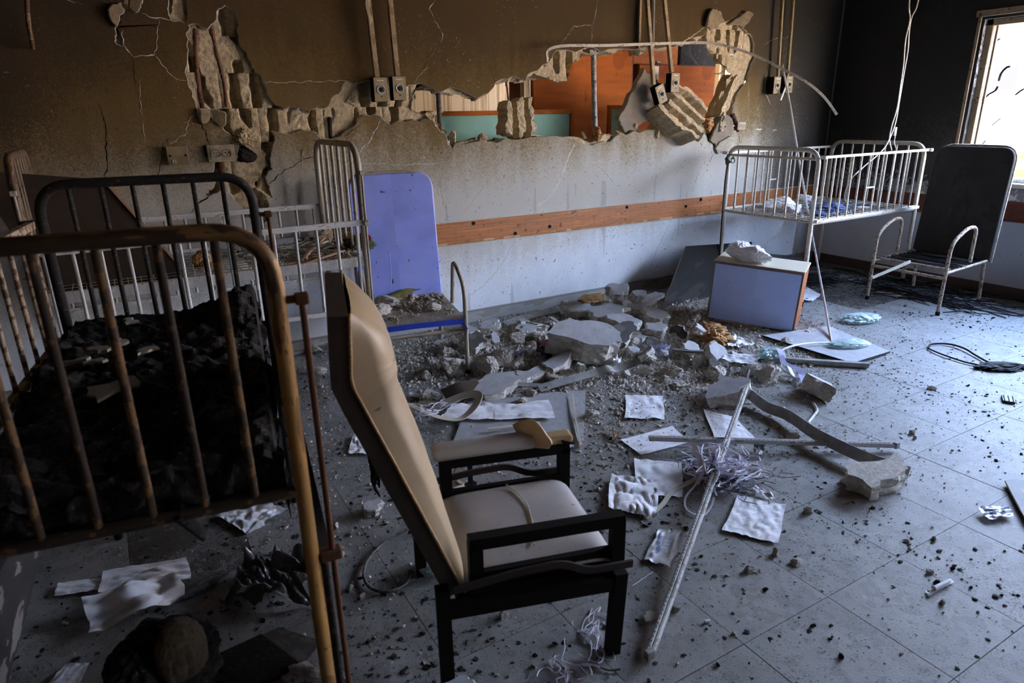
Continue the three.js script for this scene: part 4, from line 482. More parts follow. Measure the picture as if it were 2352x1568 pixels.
// ---------------------------------------------------------------- charred mattress and shreds in the near crib
const CT = 1.4202, cc = Math.cos(CT), cs = Math.sin(CT), cribPt = (x, y, z) => V3(0.235 + x * cc + z * cs, y, -1.30 - x * cs + z * cc);
{
  const t = thing('charred_mattress', 'black charred mattress lying in the burnt near crib', 'mattress', [0.235, 0, -1.30], CT), L = 1.26, W = 0.6, nx = 150, nz = 84, pos = [], uv = [], idx = [];
  const topY = (u, v) => { const x = u * L, z = v * W; let h = 0.862 + 0.05 * (fbm3(x * 6, z * 6, 1.2, 4) - 0.5) + 0.05 * Math.pow(fbm3(x * 16, z * 16, 5.1, 3), 1.5) + 0.018 * noise(x * 60, z * 60, 2); const d = Math.hypot(u - 0.95, v - 0.08); h += 0.07 * Math.exp(-d * d * 26) * (0.4 + fbm3(x * 14, z * 14, 8)); h -= 0.03 * sstep(0.4, 0.7, fbm3(x * 3, z * 3, 3)); return h; };
  for (let i = 0; i <= nx; i++) for (let j = 0; j <= nz; j++) { const u = i / nx, v = j / nz, e = Math.min(u, 1 - u, v, 1 - v), drop = e === 0; const wob = (fbm3(u * 20, v * 20, 4) - 0.5) * 0.06; pos.push(0.03 + u * L + (u === 0 || u === 1 ? wob : 0), topY(u, v) - (e < 0.02 ? 0.02 : 0), -0.03 - v * W + (v === 0 || v === 1 ? wob : 0)); uv.push(u * L, v * W); }
  for (let i = 0; i < nx; i++) for (let j = 0; j < nz; j++) { const a = i * (nz + 1) + j, b = a + nz + 1; idx.push(a, a + 1, b, b, a + 1, b + 1); }
  const g = new THREE.BufferGeometry(); g.setAttribute('position', new THREE.Float32BufferAttribute(pos, 3)); g.setAttribute('uv', new THREE.Float32BufferAttribute(uv, 2)); g.setIndex(idx); part('burnt_top', hard(g), M.char, t);
  const ring = []; const step = (a, b, n) => { for (let i = 0; i < n; i++) ring.push([mix(a[0], b[0], i / n), mix(a[1], b[1], i / n)]); }; step([0, 0], [1, 0], nx); step([1, 0], [1, 1], nz); step([1, 1], [0, 1], nz ? nx : 0); step([0, 1], [0, 0], nz);
  const p2 = [], u2 = [], i2 = [], K = 7; ring.push(ring[0]); ring.forEach((q, i) => { for (let k = 0; k <= K; k++) { const f = k / K, y = mix(topY(q[0], q[1]) - 0.02, 0.795 - 0.05 * fbm3(i * 0.09, 2, 3) - (q[1] === 0 ? 0.09 * sstep(0.45, 0.7, fbm3(i * 0.12, 9, 3)) : 0), f), w = (fbm3(i * 0.14, k * 0.6, 4) - 0.5) * 0.05; p2.push(0.03 + q[0] * L + (q[0] === 0 ? -w : q[0] === 1 ? w : 0), y, -0.03 - q[1] * W + (q[1] === 0 ? w * 0.6 : q[1] === 1 ? -w * 0.6 : 0)); u2.push(i * 0.02, f * 0.12); } });
  for (let i = 0; i < ring.length - 1; i++) for (let k = 0; k < K; k++) { const a = i * (K + 1) + k, b = a + K + 1; i2.push(a, b, a + 1, b, b + 1, a + 1); } const g2 = new THREE.BufferGeometry(); g2.setAttribute('position', new THREE.Float32BufferAttribute(p2, 3)); g2.setAttribute('uv', new THREE.Float32BufferAttribute(u2, 2)); g2.setIndex(i2); part('burnt_side', hard(g2), M.char, t);
  part('base_board', box(L, 0.02, W, 0.03 + L / 2, 0.785, -0.03 - W / 2), M.black, t);
  const r = rnd(5); for (let i = 0; i < 9; i++) { const x = 0.2 + r() * 1.0, len = 0.08 + r() * 0.16, pts = []; for (let k = 0; k <= 8; k++) pts.push(V3(x + (r() - 0.5) * 0.02, 0.80 - len * k / 8, 0.0 + (r() - 0.5) * 0.02)); part('hanging_shred', sweep(pts, rect(0.012 + r() * 0.02, 0.004), V3(0, 0, 1), true, q => 1.1 - q * 0.8), M.char, t); }
  { const x = 0.0, pts = []; for (let k = 0; k <= 6; k++) pts.push(V3(x + 0.004 * k, 0.80 - 0.014 * k, -0.24 + 0.006 * k)); part('hanging_shred', sweep(pts, rect(0.02, 0.006), V3(0, 0, 1), true, q => 1.1 - q * 0.5), M.char, t); }
  // pale plaster chips on it
  const chips = [[250, 895, 0.075, 0.05, 'large pale plaster chip in the middle of the charred mattress'], [160, 835, 0.06, 0.03, 'flat chip at the left of the charred mattress'], [215, 833, 0.05, 0.025, 'second flat chip from the left on the charred mattress'], [230, 805, 0.045, 0.02, 'thin chip behind the flat pair on the charred mattress'], [335, 808, 0.05, 0.02, 'pointed chip right of centre on the charred mattress'], [272, 788, 0.03, 0.02, 'small far chip on the charred mattress'], [300, 740, 0.035, 0.02, 'smallest chip at the far edge of the charred mattress']];
  const rc = rnd(17); chips.forEach(([px, py, a, b, lab]) => { a *= 1.45; b *= 1.6; const p = fl(px, py, 0.915), P = ragged([[-a / 2, -b / 2], [a * 0.4, -b * 0.6], [a * 0.55, b * 0.3], [-a * 0.2, b * 0.6]], 0.3, 2, Math.floor(px)), g3 = new THREE.ExtrudeGeometry(shapeOf(P), { depth: 0.006, bevelEnabled: true, bevelSize: 0.001, bevelThickness: 0.001, bevelSegments: 1 }); g3.rotateX(-Math.PI / 2); const m = solo('plaster_chip', g3, [M.greyFace, M.plasterEdge], lab, 'chip'); m.position.copy(p); m.rotation.set((rc() - 0.5) * 0.4, rc() * 3, (rc() - 0.5) * 0.3); });
}
// ---------------------------------------------------------------- folding bedside chairs: tube arms, low seat, tall back
function tallChair(x, z, turn, o, lab) {
  const t = thing('tube_chair', lab, 'chair', [x, 0, z], turn), hw = 0.29, d = 0.33, R = 0.0135, sh = 0.375;
  for (const s of [-1, 1]) { part('arm', pipe([V3(s * hw, 0.012, d), V3(s * hw, 0.56, d - 0.01), V3(s * hw, 0.66, d - 0.2), V3(s * hw, 0.655, o.armBack ?? d - 0.27), V3(s * hw, 0.38, -0.0)], R, 0.08, 10), o.tube, t); part('side_rail', pipe([V3(s * hw, 0.33, d), V3(s * hw, 0.36, -d + 0.02)], R * 0.8, 0, 8), o.tube, t); part('rear_leg', pipe([V3(s * (hw - 0.02), 0.012, -d + 0.02), V3(s * (hw - 0.02), 0.36, -d + 0.06)], R, 0, 10), o.tube, t); for (const zz of [d, -d + 0.02]) { const g = new THREE.CylinderGeometry(R * 1.2, R * 1.2, 0.03, 10); g.translate(s * (zz === d ? hw : hw - 0.02), 0.015, zz); part('foot_cap', g, M.black, t); } }
  part('front_rail', pipe([V3(-hw, 0.29, d - 0.005), V3(hw, 0.29, d - 0.005)], R * 0.9, 0, 10), o.tube, t); part('cross_rail', pipe([V3(-hw, 0.35, 0.05), V3(hw, 0.35, 0.05)], R * 0.7, 0, 8), o.tube, t); part('cross_rail', pipe([V3(-hw, 0.35, d - 0.06), V3(hw, 0.35, d - 0.06)], R * 0.7, 0, 8), o.tube, t);
  const bk = new THREE.Shape(), bw2 = o.bw ?? 0.275, H = o.H ?? 0.84, rr = 0.1; bk.moveTo(-bw2, 0); bk.lineTo(bw2, 0); bk.lineTo(bw2 - 0.01, H - rr); bk.quadraticCurveTo(bw2 - 0.012, H, bw2 - rr, H); bk.lineTo(-bw2 + rr, H); bk.quadraticCurveTo(-bw2 + 0.012, H, -bw2 + 0.01, H - rr); bk.closePath();
  const bg = new THREE.ExtrudeGeometry(bk, { depth: 0.02, bevelEnabled: true, bevelSize: 0.009, bevelThickness: 0.014, bevelSegments: 3, curveSegments: 10 });
  const back = part('backrest', bg, o.back, t); back.position.set(0, 0.36, -d + 0.04); back.rotation.x = -0.10;
  const rim = part('back_frame', pipe([V3(-bw2 - 0.002, -0.02, -0.008), V3(-bw2 + 0.005, H + 0.016, 0.0), V3(bw2 - 0.005, H + 0.016, 0.0), V3(bw2 + 0.002, -0.02, -0.008)], 0.012, 0.12, 8), o.tube, back);
  return t;
}
{
  const blue = tallChair(1.5, -3.9, -0.2, { tube: M.greyTube, back: [M.blue, M.blue], bw: 0.275, H: 0.82 }, 'tall-backed blue chair with tube arms against the wall, its seat full of rubble');
  const deep = mat({ color: 0x2c44b4, roughness: 0.4 });
  { const n = 26, pos = [], uv = [], idx = []; const P = (u, v) => [(u - 0.5) * 0.56, 0.375 + 0.006 * fbm3(u * 6, v * 6, 2) - 0.02 * (1 - sstep(0, 0.04, 1 - v)) - 0.012 * Math.exp(-((u - 0.5) ** 2 + (v - 0.5) ** 2) * 9), -0.29 + v * 0.61]; for (let i = 0; i <= n; i++) for (let j = 0; j <= n; j++) { const p = P(i / n, j / n); pos.push(...p); uv.push(p[0], p[2]); } for (let i = 0; i < n; i++) for (let j = 0; j < n; j++) { const a = i * (n + 1) + j, b = a + n + 1; idx.push(a, a + 1, b, b, a + 1, b + 1); } const g = new THREE.BufferGeometry(); g.setAttribute('position', new THREE.Float32BufferAttribute(pos, 3)); g.setAttribute('uv', new THREE.Float32BufferAttribute(uv, 2)); g.setIndex(idx); g.computeVertexNormals();
    const seat = part('seat', g, mat({ map: rep(tex(256, 256, (u, v, o) => { const a = fbm2(u * 8, v * 8, 4), s = noise2(u * 70, v * 70); set3(o, C(158, 148, 134), 0.8 + 0.3 * a); if (s > 0.8) mix3(o, C(96, 88, 78), 0.6); }), 2, 2), roughness: 0.95 }), blue);
    part('seat_edge', flatPipe([V3(-0.28, 0.345, 0.325), V3(0.0, 0.352, 0.33), V3(0.28, 0.345, 0.325)], 0.006, 0.016, V3(0, 1, 0)), deep, seat); part('hanging_cover', hard(sweep([V3(0.27, 0.34, 0.31), V3(0.285, 0.30, 0.30), V3(0.29, 0.25, 0.31)], rect(0.004, 0.1), V3(0, 0, 1), true, q => 1 - q * 0.8)), deep, seat); part('hanging_cover', hard(sweep([V3(-0.27, 0.34, 0.31), V3(-0.275, 0.31, 0.32), V3(-0.27, 0.27, 0.325)], rect(0.004, 0.05), V3(0, 0, 1), true, q => 1 - q * 0.7)), deep, seat);
    part('seat_pan', box(0.55, 0.012, 0.58, 0, 0.350, 0.01), M.black, blue); }
  { const f = smoothLine([V3(0.28, 0.43, -0.26), V3(0.1, 0.415, -0.25), V3(-0.05, 0.39, -0.22), V3(-0.2, 0.385, -0.2)], 24).map(p => p.add(V3(1.5, 0, -3.9).sub(V3(0, 0, 0)))); const sc = solo('foam_strip', hard(sweep(f, circ(0.022, 8), V3(0, 1, 0), true, q => 0.8 + 0.5 * noise(q * 12, 3))), M.foam, 'torn olive-green foam strip along the back of the blue chair seat', 'foam'); sc.position.set(0, -0.0, 0); }
  const tear = solo('dangling_thread', pipe(smoothLine([bw(893, 578, -4.1), bw(896, 600, -4.09), bw(898, 640, -4.08), bw(897, 664, -4.07)], 12), 0.003, 0, 5), M.blue, 'thin torn slit of cover hanging down the blue backrest', 'tear');
  const burnt = tallChair(5.68, -2.92, -Math.PI / 2, { tube: M.rustTube, back: [M.burntPanel, M.burntPanel], bw: 0.30, H: 0.86, armBack: 0.0 }, 'burnt tall-backed tube chair beside the window, its seat burnt away to the frame');
  { const g = []; const r = rnd(3); for (let i = 0; i < 9; i++) g.push(pipe(smoothLine([V3(-0.27, 0.35, -0.25 + i * 0.06), V3(0, 0.335 + r() * 0.02, -0.25 + i * 0.06 + r() * 0.02), V3(0.27, 0.35, -0.25 + i * 0.06)], 8), 0.006 + r() * 0.006, 0, 5)); part('burnt_webbing', g, M.char, burnt); part('burnt_flake', hard(sweep(smoothLine([V3(-0.2, 0.352, -0.2), V3(0, 0.36, -0.15), V3(0.2, 0.352, -0.2)], 14), rect(0.05, 0.004), V3(0, 1, 0))), M.char, burnt); part('seat_strip', box(0.5, 0.06, 0.01, 0, 0.40, -0.27), M.panelDark, burnt); part('loose_slat', box(0.34, 0.025, 0.012, -0.30, 0.44, 0.10), M.offWhite, burnt).rotation.set(0, 1.2, 0.35); }
}
// ---------------------------------------------------------------- padded reclining armchair in the foreground
{
  const A = V3(0.5643, 0, -1.3601), th = -Math.atan2(0.25656, 0.96653), t = thing('recliner_armchair', 'black-framed reclining armchair with sooty beige upholstery, its near arm pad missing', 'armchair', A.toArray(), th), m = M.blackWood;
  const beam = (n, a, b, w, h, up = V3(0, 1, 0), p = t) => part(n, hard(sweep([a, b], rect(w / 2, h / 2), up)), m, p);
  const W = 0.555; // local: x forward, -z across to the far side
  for (const [z, s] of [[-0.015, 1], [-W + 0.015, -1]]) {
    beam('leg', V3(0.0, 0, z), V3(0.0, 0.345, z), 0.036, 0.036, V3(1, 0, 0)); beam('leg', V3(0.50, 0, z), V3(0.515, 0.285, z), 0.036, 0.038, V3(1, 0, 0)); beam('side_rail', V3(0.0, 0.272, z), V3(0.51, 0.252, z), 0.03, 0.044);
    const zi = z - s * 0.034; const f = beam('arm_frame', V3(0.082, 0.447, zi), V3(0.535, 0.437, zi), 0.034, 0.036); beam('arm_post', V3(0.10, 0.25, zi), V3(0.10, 0.445, zi), 0.034, 0.038, V3(1, 0, 0), f); beam('arm_post', V3(0.518, 0.245, zi), V3(0.518, 0.44, zi), 0.034, 0.038, V3(1, 0, 0), f); beam('seat_rail', V3(0.1, 0.318, zi - s * 0.01), V3(0.52, 0.314, zi - s * 0.01), 0.02, 0.05);
    const l = fillet([V3(0.03, 0.345, z + s * 0.018), V3(0.20, 0.362, z + s * 0.018), V3(0.33, 0.365, z + s * 0.018), V3(0.41, 0.322, z + s * 0.018), V3(0.545, 0.318, z + s * 0.018)], 0.03, 4); part('recline_lever', hard(sweep(l, rect(0.004, 0.011), V3(0, 1, 0))), mat({ color: 0x2a1c16, roughness: 0.8 }), t);
  }
  for (const x of [0.06, 0.46]) beam('cross_rail', V3(x, 0.262, -0.02), V3(x, 0.262, -W + 0.02), 0.03, 0.03);
  { // seat cushion
    const n = 30, hx = 0.225, hz = 0.235, pos = [], uv = [], idx = []; const P = (u, v) => { const a = Math.abs(u - 0.5) * 2, b = Math.abs(v - 0.5) * 2, e = Math.max(a, b), k = 1 - Math.pow(a, 9) * 0.5 - Math.pow(b, 9) * 0.5; return [0.29 + (u - 0.5) * 2 * hx, 0.285 + 0.052 * k + 0.008 * (1 - a * a) * (1 - b * b) + 0.003 * fbm3(u * 5, v * 5, 2), -W / 2 + (v - 0.5) * 2 * hz]; };
    for (let i = 0; i <= n; i++) for (let j = 0; j <= n; j++) { const p = P(i / n, j / n); pos.push(...p); uv.push(p[0], p[2]); } for (let i = 0; i < n; i++) for (let j = 0; j < n; j++) { const a = i * (n + 1) + j, b = a + n + 1; idx.push(a, a + 1, b, b, a + 1, b + 1); } const g = new THREE.BufferGeometry(); g.setAttribute('position', new THREE.Float32BufferAttribute(pos, 3)); g.setAttribute('uv', new THREE.Float32BufferAttribute(uv, 2)); g.setIndex(idx); g.computeVertexNormals();
    const seat = part('seat_cushion', g, M.fabricSeat, t); part('seat_board', box(0.45, 0.03, 0.47, 0.29, 0.276, -W / 2, 0.006), M.black, seat); part('piping', pipe(fillet([V3(0.51, 0.30, -0.05), V3(0.518, 0.30, -W + 0.05)], 0.02), 0.006, 0, 6), M.black, seat); part('loose_thread', pipe(smoothLine([V3(0.30, 0.347, -0.47), V3(0.33, 0.349, -0.36), V3(0.32, 0.349, -0.24), V3(0.29, 0.347, -0.12)], 20), 0.0022, 0, 5), M.offWhite, seat);
  }
  { // back: bent board, cushion with a bulging head roll
    const prof = [[0.055, 0.30], [-0.02, 0.50], [-0.095, 0.70], [-0.165, 0.885], [-0.185, 0.945], [-0.182, 1.02], [-0.176, 1.115]], line = prof.map(p => V3(p[0], p[1], -W / 2));
    const board = part('back_board', hard(sweep(line.map(p => V3(p.x - 0.018, p.y - 0.004, p.z)), rect(0.235, 0.023), V3(-1, 0.3, 0))), mat({ map: rep(tex(256, 256, (u, v, o) => { const a = fbm2(u * 6, v * 10, 4); set3(o, C(52, 40, 28), 0.75 + 0.4 * a); if (noise2(u * 60, v * 60) > 0.95) mix3(o, C(120, 100, 74), 0.5); }), 2, 2), roughness: 0.6 }), t);
    part('edge_piping', pipe(smoothLine(line.map(p => V3(p.x + 0.008, p.y, -W / 2 + 0.237)), 40), 0.004, 0, 6), mat({ color: 0xa98a5e, roughness: 0.7 }), board); part('edge_piping', pipe(smoothLine(line.map(p => V3(p.x + 0.008, p.y, -W / 2 - 0.237)), 40), 0.004, 0, 6), mat({ color: 0xa98a5e, roughness: 0.7 }), board);
    const cv = new THREE.CatmullRomCurve3(line, false, 'centripetal'), N = 60, Kk = 34, pos = [], uv = [], idx = [];
    const TK = [[0, 0.022], [0.12, 0.034], [0.24, 0.05], [0.43, 0.068], [0.57, 0.076], [0.66, 0.086], [0.74, 0.108], [0.80, 0.114], [0.86, 0.108], [0.92, 0.082], [0.97, 0.042], [1, 0.004]];
    const thick = s => { for (let q = 1; q < TK.length; q++) if (s <= TK[q][0]) { const t = (s - TK[q - 1][0]) / (TK[q][0] - TK[q - 1][0]); return mix(TK[q - 1][1], TK[q][1], t * t * (3 - 2 * t) * 0.4 + t * 0.6); } return 0.004; };
    for (let i = 0; i <= N; i++) { const s = i / N, c = cv.getPointAt(Math.min(0.995, s)), tg = cv.getTangentAt(Math.min(0.995, s)), nx = V3(tg.y, -tg.x, 0).normalize(), endk = Math.sqrt(clamp(1 - Math.pow(Math.max(0, (0.05 - s) / 0.05), 2)));
      for (let j = 0; j <= Kk; j++) { const b = (j / Kk - 0.5) * 2, e = Math.pow(clamp(1 - Math.pow(Math.abs(b), 5)), 0.5); let d = 0.010 + thick(s) * e * endk; d += 0.005 * (fbm3(s * 9, b * 3, 2) - 0.5) * e; d -= 0.010 * Math.exp(-(((s - 0.70) / 0.022) ** 2) - ((b - 0.45) / 0.3) ** 2) + 0.006 * Math.exp(-(((s - 0.655) / 0.014) ** 2) - ((b - 0.2) / 0.6) ** 2); pos.push(c.x + nx.x * d, c.y + nx.y * d, -W / 2 + b * 0.228); uv.push(s * 0.9, b * 0.23); } }
    for (let i = 0; i < N; i++) for (let j = 0; j < Kk; j++) { const a = i * (Kk + 1) + j, b = a + Kk + 1; idx.push(a, b, a + 1, b, b + 1, a + 1); } const g = new THREE.BufferGeometry(); g.setAttribute('position', new THREE.Float32BufferAttribute(pos, 3)); g.setAttribute('uv', new THREE.Float32BufferAttribute(uv, 2)); g.setIndex(idx); g.computeVertexNormals(); part('back_cushion', g, M.fabricBack, t);
    const r = rnd(44); for (let i = 0; i < 6; i++) { const z = -W + 0.03 + r() * 0.09, y0 = 0.62 + r() * 0.1, len = 0.14 + r() * 0.16, x0 = -0.135, pts = []; for (let k = 0; k <= 9; k++) pts.push(V3(x0 - 0.01 + (r() - 0.5) * 0.02 + k * 0.002, y0 - len * k / 9, z + (r() - 0.5) * 0.014)); part('burnt_shred', sweep(pts, rect(0.034, 0.007), V3(1, 0, 0), true, q => (1.1 - q * 0.75) * (0.6 + 0.8 * noise(q * 9, i * 3.1))), M.char, t); }
  }
  { // far arm pad, its cover torn at the front
    const z = -W + 0.049; const pad = part('arm_pad', sweep([V3(0.06, 0.485, z), V3(0.075, 0.488, z), V3(0.2, 0.488, z), V3(0.38, 0.486, z), V3(0.40, 0.486, z)], [[-0.032, -0.02], [0.032, -0.02], [0.038, -0.004], [0.034, 0.016], [0.018, 0.024], [-0.018, 0.024], [-0.034, 0.016], [-0.038, -0.004]], V3(0, 1, 0), true, q => q < 0.05 ? 0.78 : 1), M.fabricSeat, t);
    part('bare_core', box(0.16, 0.03, 0.062, 0.465, 0.478, z, 0.012), mat({ color: 0xb49a6e, roughness: 0.8 }), pad); const pos = []; const fold = smoothLine([V3(0.36, 0.50, z - 0.03), V3(0.385, 0.528, z - 0.01), V3(0.40, 0.534, z + 0.012), V3(0.42, 0.505, z + 0.04), V3(0.425, 0.47, z + 0.046)], 16); part('torn_cover', hard(sweep(fold, rect(0.035, 0.0035), V3(1, 0.4, 0), true, q => 0.7 + 0.6 * noise(q * 7, 4))), M.fabricBack, pad); part('torn_cover', hard(sweep(smoothLine([V3(0.50, 0.478, z + 0.03), V3(0.54, 0.462, z + 0.02), V3(0.548, 0.45, z - 0.02)], 10), rect(0.012, 0.004), V3(0, 1, 0))), M.black, pad);
  }
}
// ---------------------------------------------------------------- fallen bedside cabinet, leaning boards
{
  const RB = fl(1822, 765), LB = fl(1622, 730, 0.035), u = LB.clone().sub(RB), w = Math.hypot(u.x, u.z), yaw = Math.atan2(u.z, -u.x), H = 0.435, D = 0.36;
  const t = thing('bedside_cabinet', 'fallen bedside cabinet with a pale blue door, tilted on the rubble', 'cabinet', RB.toArray(), 0); t.rotation.set(0, yaw, 0); const inner = -Math.asin(0.035 / u.length());
  t.rotation.order = 'YXZ'; t.rotation.z = -0.035 / w;   // local -x runs along the door to its left edge, -z into the cabinet
  part('carcass', box(w, H, D, -w / 2, H / 2, -D / 2 - 0.02, 0.004), mat({ map: rep(woodMap, 1, 2), color: 0xe8d6bc, roughness: 0.7 }), t); part('door', box(w - 0.02, H - 0.012, 0.018, -w / 2 + 0.002, H / 2 + 0.002, -0.008, 0.004), M.blueDoor, t); part('edge_band', box(0.014, H, 0.022, -0.006, H / 2, -0.009, 0.003), mat({ color: 0x6a4a34, roughness: 0.6 }), t); part('edge_band', box(w, 0.01, 0.02, -w / 2, H + 0.003, -0.01, 0.003), mat({ color: 0x7a6250, roughness: 0.7 }), t); part('top_board', box(w + 0.01, 0.016, D + 0.01, -w / 2, H + 0.008, -D / 2 - 0.015, 0.004), M.offWhite, t); part('plinth', box(w * 0.55, 0.02, 0.05, -w * 0.62, -0.004, -0.03, 0.003), M.cream, t); part('edge_band', box(0.012, H, 0.022, -w + 0.004, H / 2, -0.009, 0.003), mat({ color: 0x8d7c66, roughness: 0.7 }), t);
  globalThis.CAB = { t, w, H };
  const quadBoard = (o, n, P, th, m, edge) => { // thick board through four corners
    const nrm = P[1].clone().sub(P[0]).cross(P[3].clone().sub(P[0])).normalize().multiplyScalar(th), pos = [], uv = [], idx = []; const Q = P.map(p => p.clone().sub(nrm)), f = (a, b, c, d) => { const k = pos.length / 3; for (const [v, x, y] of [[a, 0, 0], [b, 1, 0], [c, 1, 1], [d, 0, 1]]) { pos.push(v.x, v.y, v.z); uv.push(x, y); } idx.push(k, k + 1, k + 2, k, k + 2, k + 3); };
    f(P[0], P[1], P[2], P[3]); f(Q[1], Q[0], Q[3], Q[2]); const g = new THREE.BufferGeometry(); g.setAttribute('position', new THREE.Float32BufferAttribute(pos.splice(0), 3)); g.setAttribute('uv', new THREE.Float32BufferAttribute(uv.splice(0), 2)); g.setIndex(idx.splice(0)); g.computeVertexNormals(); part(n, g, m, o);
    for (let i = 0; i < 4; i++) { const j = (i + 1) % 4; f(P[i], Q[i], Q[j], P[j]); } const e = new THREE.BufferGeometry(); e.setAttribute('position', new THREE.Float32BufferAttribute(pos, 3)); e.setAttribute('uv', new THREE.Float32BufferAttribute(uv, 2)); e.setIndex(idx); e.computeVertexNormals(); part('edge', e, edge, o); };
  globalThis.QB = quadBoard;
  M.panelShaded = mat({ map: tex(256, 256, (u, v, o) => { const a = fbm2(u * 7, v * 7, 4); set3(o, C(38, 35, 32), 0.7 + 0.5 * a); if (a > 0.64) mix3(o, C(80, 74, 66), 0.35); }), roughness: 0.95 });  // board colour darkened to stand in for the cabinet shadow falling on it
  const lb = thing('leaning_board', 'dark panel leaning behind the fallen cabinet, shade painted into its colour', 'panel'); const bl = fl(1521, 709, 0.01), tl = bw(1576, 565, bl.z - 0.33), tr = bw(1728, 555, bl.z - 0.42); quadBoard(lb, 'panel', [bl, bl.clone().add(tr).sub(tl), tr, tl], 0.014, M.panelShaded, M.greyPlastic);
  const lp = thing('flat_panel', 'grey floor panel lying under the drip bag right of the cabinet', 'panel'); quadBoard(lp, 'panel', [fl(1752, 770, 0.022), fl(1958, 833, 0.03), fl(2045, 806, 0.02), fl(1903, 748, 0.02)], 0.012, M.greyFace, M.char);
  const cb = thing('corner_panel', 'dark grey panel propped low behind the cabinet', 'panel'); quadBoard(cb, 'panel', [bw(1748, 615, -4.1), bw(1840, 622, -4.1), bw(1850, 590, -4.4), bw(1760, 582, -4.4)], 0.012, M.panelDark, M.offWhite);
  const db = thing('brown_panel', 'dark brown panel tipped over inside the white crib', 'panel'); quadBoard(db, 'panel', [bw(128, 690, -3.78), bw(436, 636, -3.78), bw(236, 412, -4.0), bw(-70, 390, -4.0)], 0.02, M.boardBrown, M.woodEdge); part('edge_strip', hard(sweep([bw(437, 637, -3.772), bw(237, 412, -3.992)], rect(0.006, 0.006), V3(0, 0, 1))), M.woodEdge, db);
  const ds = thing('brown_panel', 'second dark panel with metal edge strips behind the tipped brown one', 'panel'); quadBoard(ds, 'panel', [bw(330, 640, -3.85), bw(420, 655, -3.9), bw(240, 450, -4.1), bw(190, 420, -4.05)], 0.016, M.char, M.alum);
  const fp = thing('floor_board', 'thin grey board lying under the papers behind the armchair', 'board'); quadBoard(fp, 'board', [fl(1035, 1030, 0.012), fl(1330, 1026, 0.012), fl(1300, 902, 0.012), fl(1075, 922, 0.012)], 0.006, M.greyFace, M.offWhite); const fp2 = thing('floor_board', 'second thin grey board sticking out right of the first one', 'board'); quadBoard(fp2, 'board', [fl(1150, 1012, 0.005), fl(1341, 1012, 0.005), fl(1345, 896, 0.005), fl(1180, 905, 0.005)], 0.004, M.greyFace, M.offWhite);
  const eb = thing('floor_panel', 'dark sheet lying at the right edge of the floor', 'panel'); quadBoard(eb, 'panel', [fl(2352, 1185, 0.02), fl(2400, 1240, 0.02), fl(2420, 1100, 0.02), fl(2308, 1102, 0.02)], 0.008, M.panelDark, M.offWhite);
  const lw = thing('leaning_board', 'dark weathered board standing at the lower left edge', 'board'); quadBoard(lw, 'board', [fl(10, 1600, 0.0), fl(92, 1285, 0.0), fl(62, 1200, 0.35), fl(-60, 1420, 0.38)], 0.02, mat({ map: rep(tex(256, 256, (u, v, o) => { const a = fbm2(u * 6, v * 6, 4); set3(o, C(52, 48, 46), 0.7 + 0.5 * a); if (a > 0.62) mix3(o, C(150, 146, 138), 0.7); }), 1, 1), roughness: 0.8 }), M.panelDark);
}

// ---------------------------------------------------------------- broken masonry on the floor
function slabPart(o, poly, t, seed, face, core) { // plate of wall: smooth painted face on a rough broken core, lying with the face up
  const P = ragged(poly, 0.26, 2, seed), up = [], uv = [], s = shapeOf(P), tri = THREE.ShapeUtils.triangulateShape(s.getPoints().slice(0, P.length), []);
  const g = new THREE.BufferGeometry(); for (const f of tri) for (const i of f) { up.push(P[i][0], t / 2, -P[i][1]); uv.push(P[i][0], P[i][1]); } g.setAttribute('position', new THREE.Float32BufferAttribute(up, 3)); g.setAttribute('uv', new THREE.Float32BufferAttribute(uv, 2)); g.computeVertexNormals(); part('painted_face', g, face, o);
  const K = 6, n = P.length, pos = [], u2 = [], idx = []; let per = 0;
  for (let i = 0; i <= n; i++) { const q = P[i % n], a = P[(i + n - 1) % n], b = P[(i + 1) % n]; let nx = b[1] - a[1], ny = -(b[0] - a[0]); const L = Math.hypot(nx, ny) || 1; nx /= L; ny /= L; if (i) per += Math.hypot(q[0] - a[0], q[1] - a[1]);
    for (let k = 0; k <= K; k++) { const f = k / K, w = k === 0 ? 0 : (fbm3(q[0] * 30 + seed, q[1] * 30, f * t * 40, 3) - 0.42) * Math.min(0.05, t * 0.8) + (noise(q[0] * 120, q[1] * 120, f * 7) - 0.5) * 0.008; pos.push(q[0] + nx * w, t / 2 - f * t, -(q[1] + ny * w)); u2.push(per, f * t); } }
  for (let i = 0; i < n; i++) for (let k = 0; k < K; k++) { const a = i * (K + 1) + k, b = a + K + 1; idx.push(a, a + 1, b, b, a + 1, b + 1); }
  const base = pos.length / 3; let cx = 0, cz = 0; for (const q of P) { cx += q[0] / n; cz += q[1] / n; } pos.push(cx, -t / 2 - 0.004, -cz); u2.push(0, 0); for (let i = 0; i < n; i++) idx.push(base, (i + 1) * (K + 1) + K, i * (K + 1) + K);
  const c = new THREE.BufferGeometry(); c.setAttribute('position', new THREE.Float32BufferAttribute(pos, 3)); c.setAttribute('uv', new THREE.Float32BufferAttribute(u2, 2)); c.setIndex(idx); part('broken_core', hard(c), core, o);
}
function blob(w, d, seed, sides = 6) { const r = rnd(seed), o = [], a0 = r() * 6; for (let i = 0; i < sides; i++) { const a = a0 + (i + (r() - 0.5) * 0.6) / sides * Math.PI * 2, k = 0.36 + r() * 0.2; o.push([Math.cos(a) * w * k, Math.sin(a) * d * k]); } return o; }
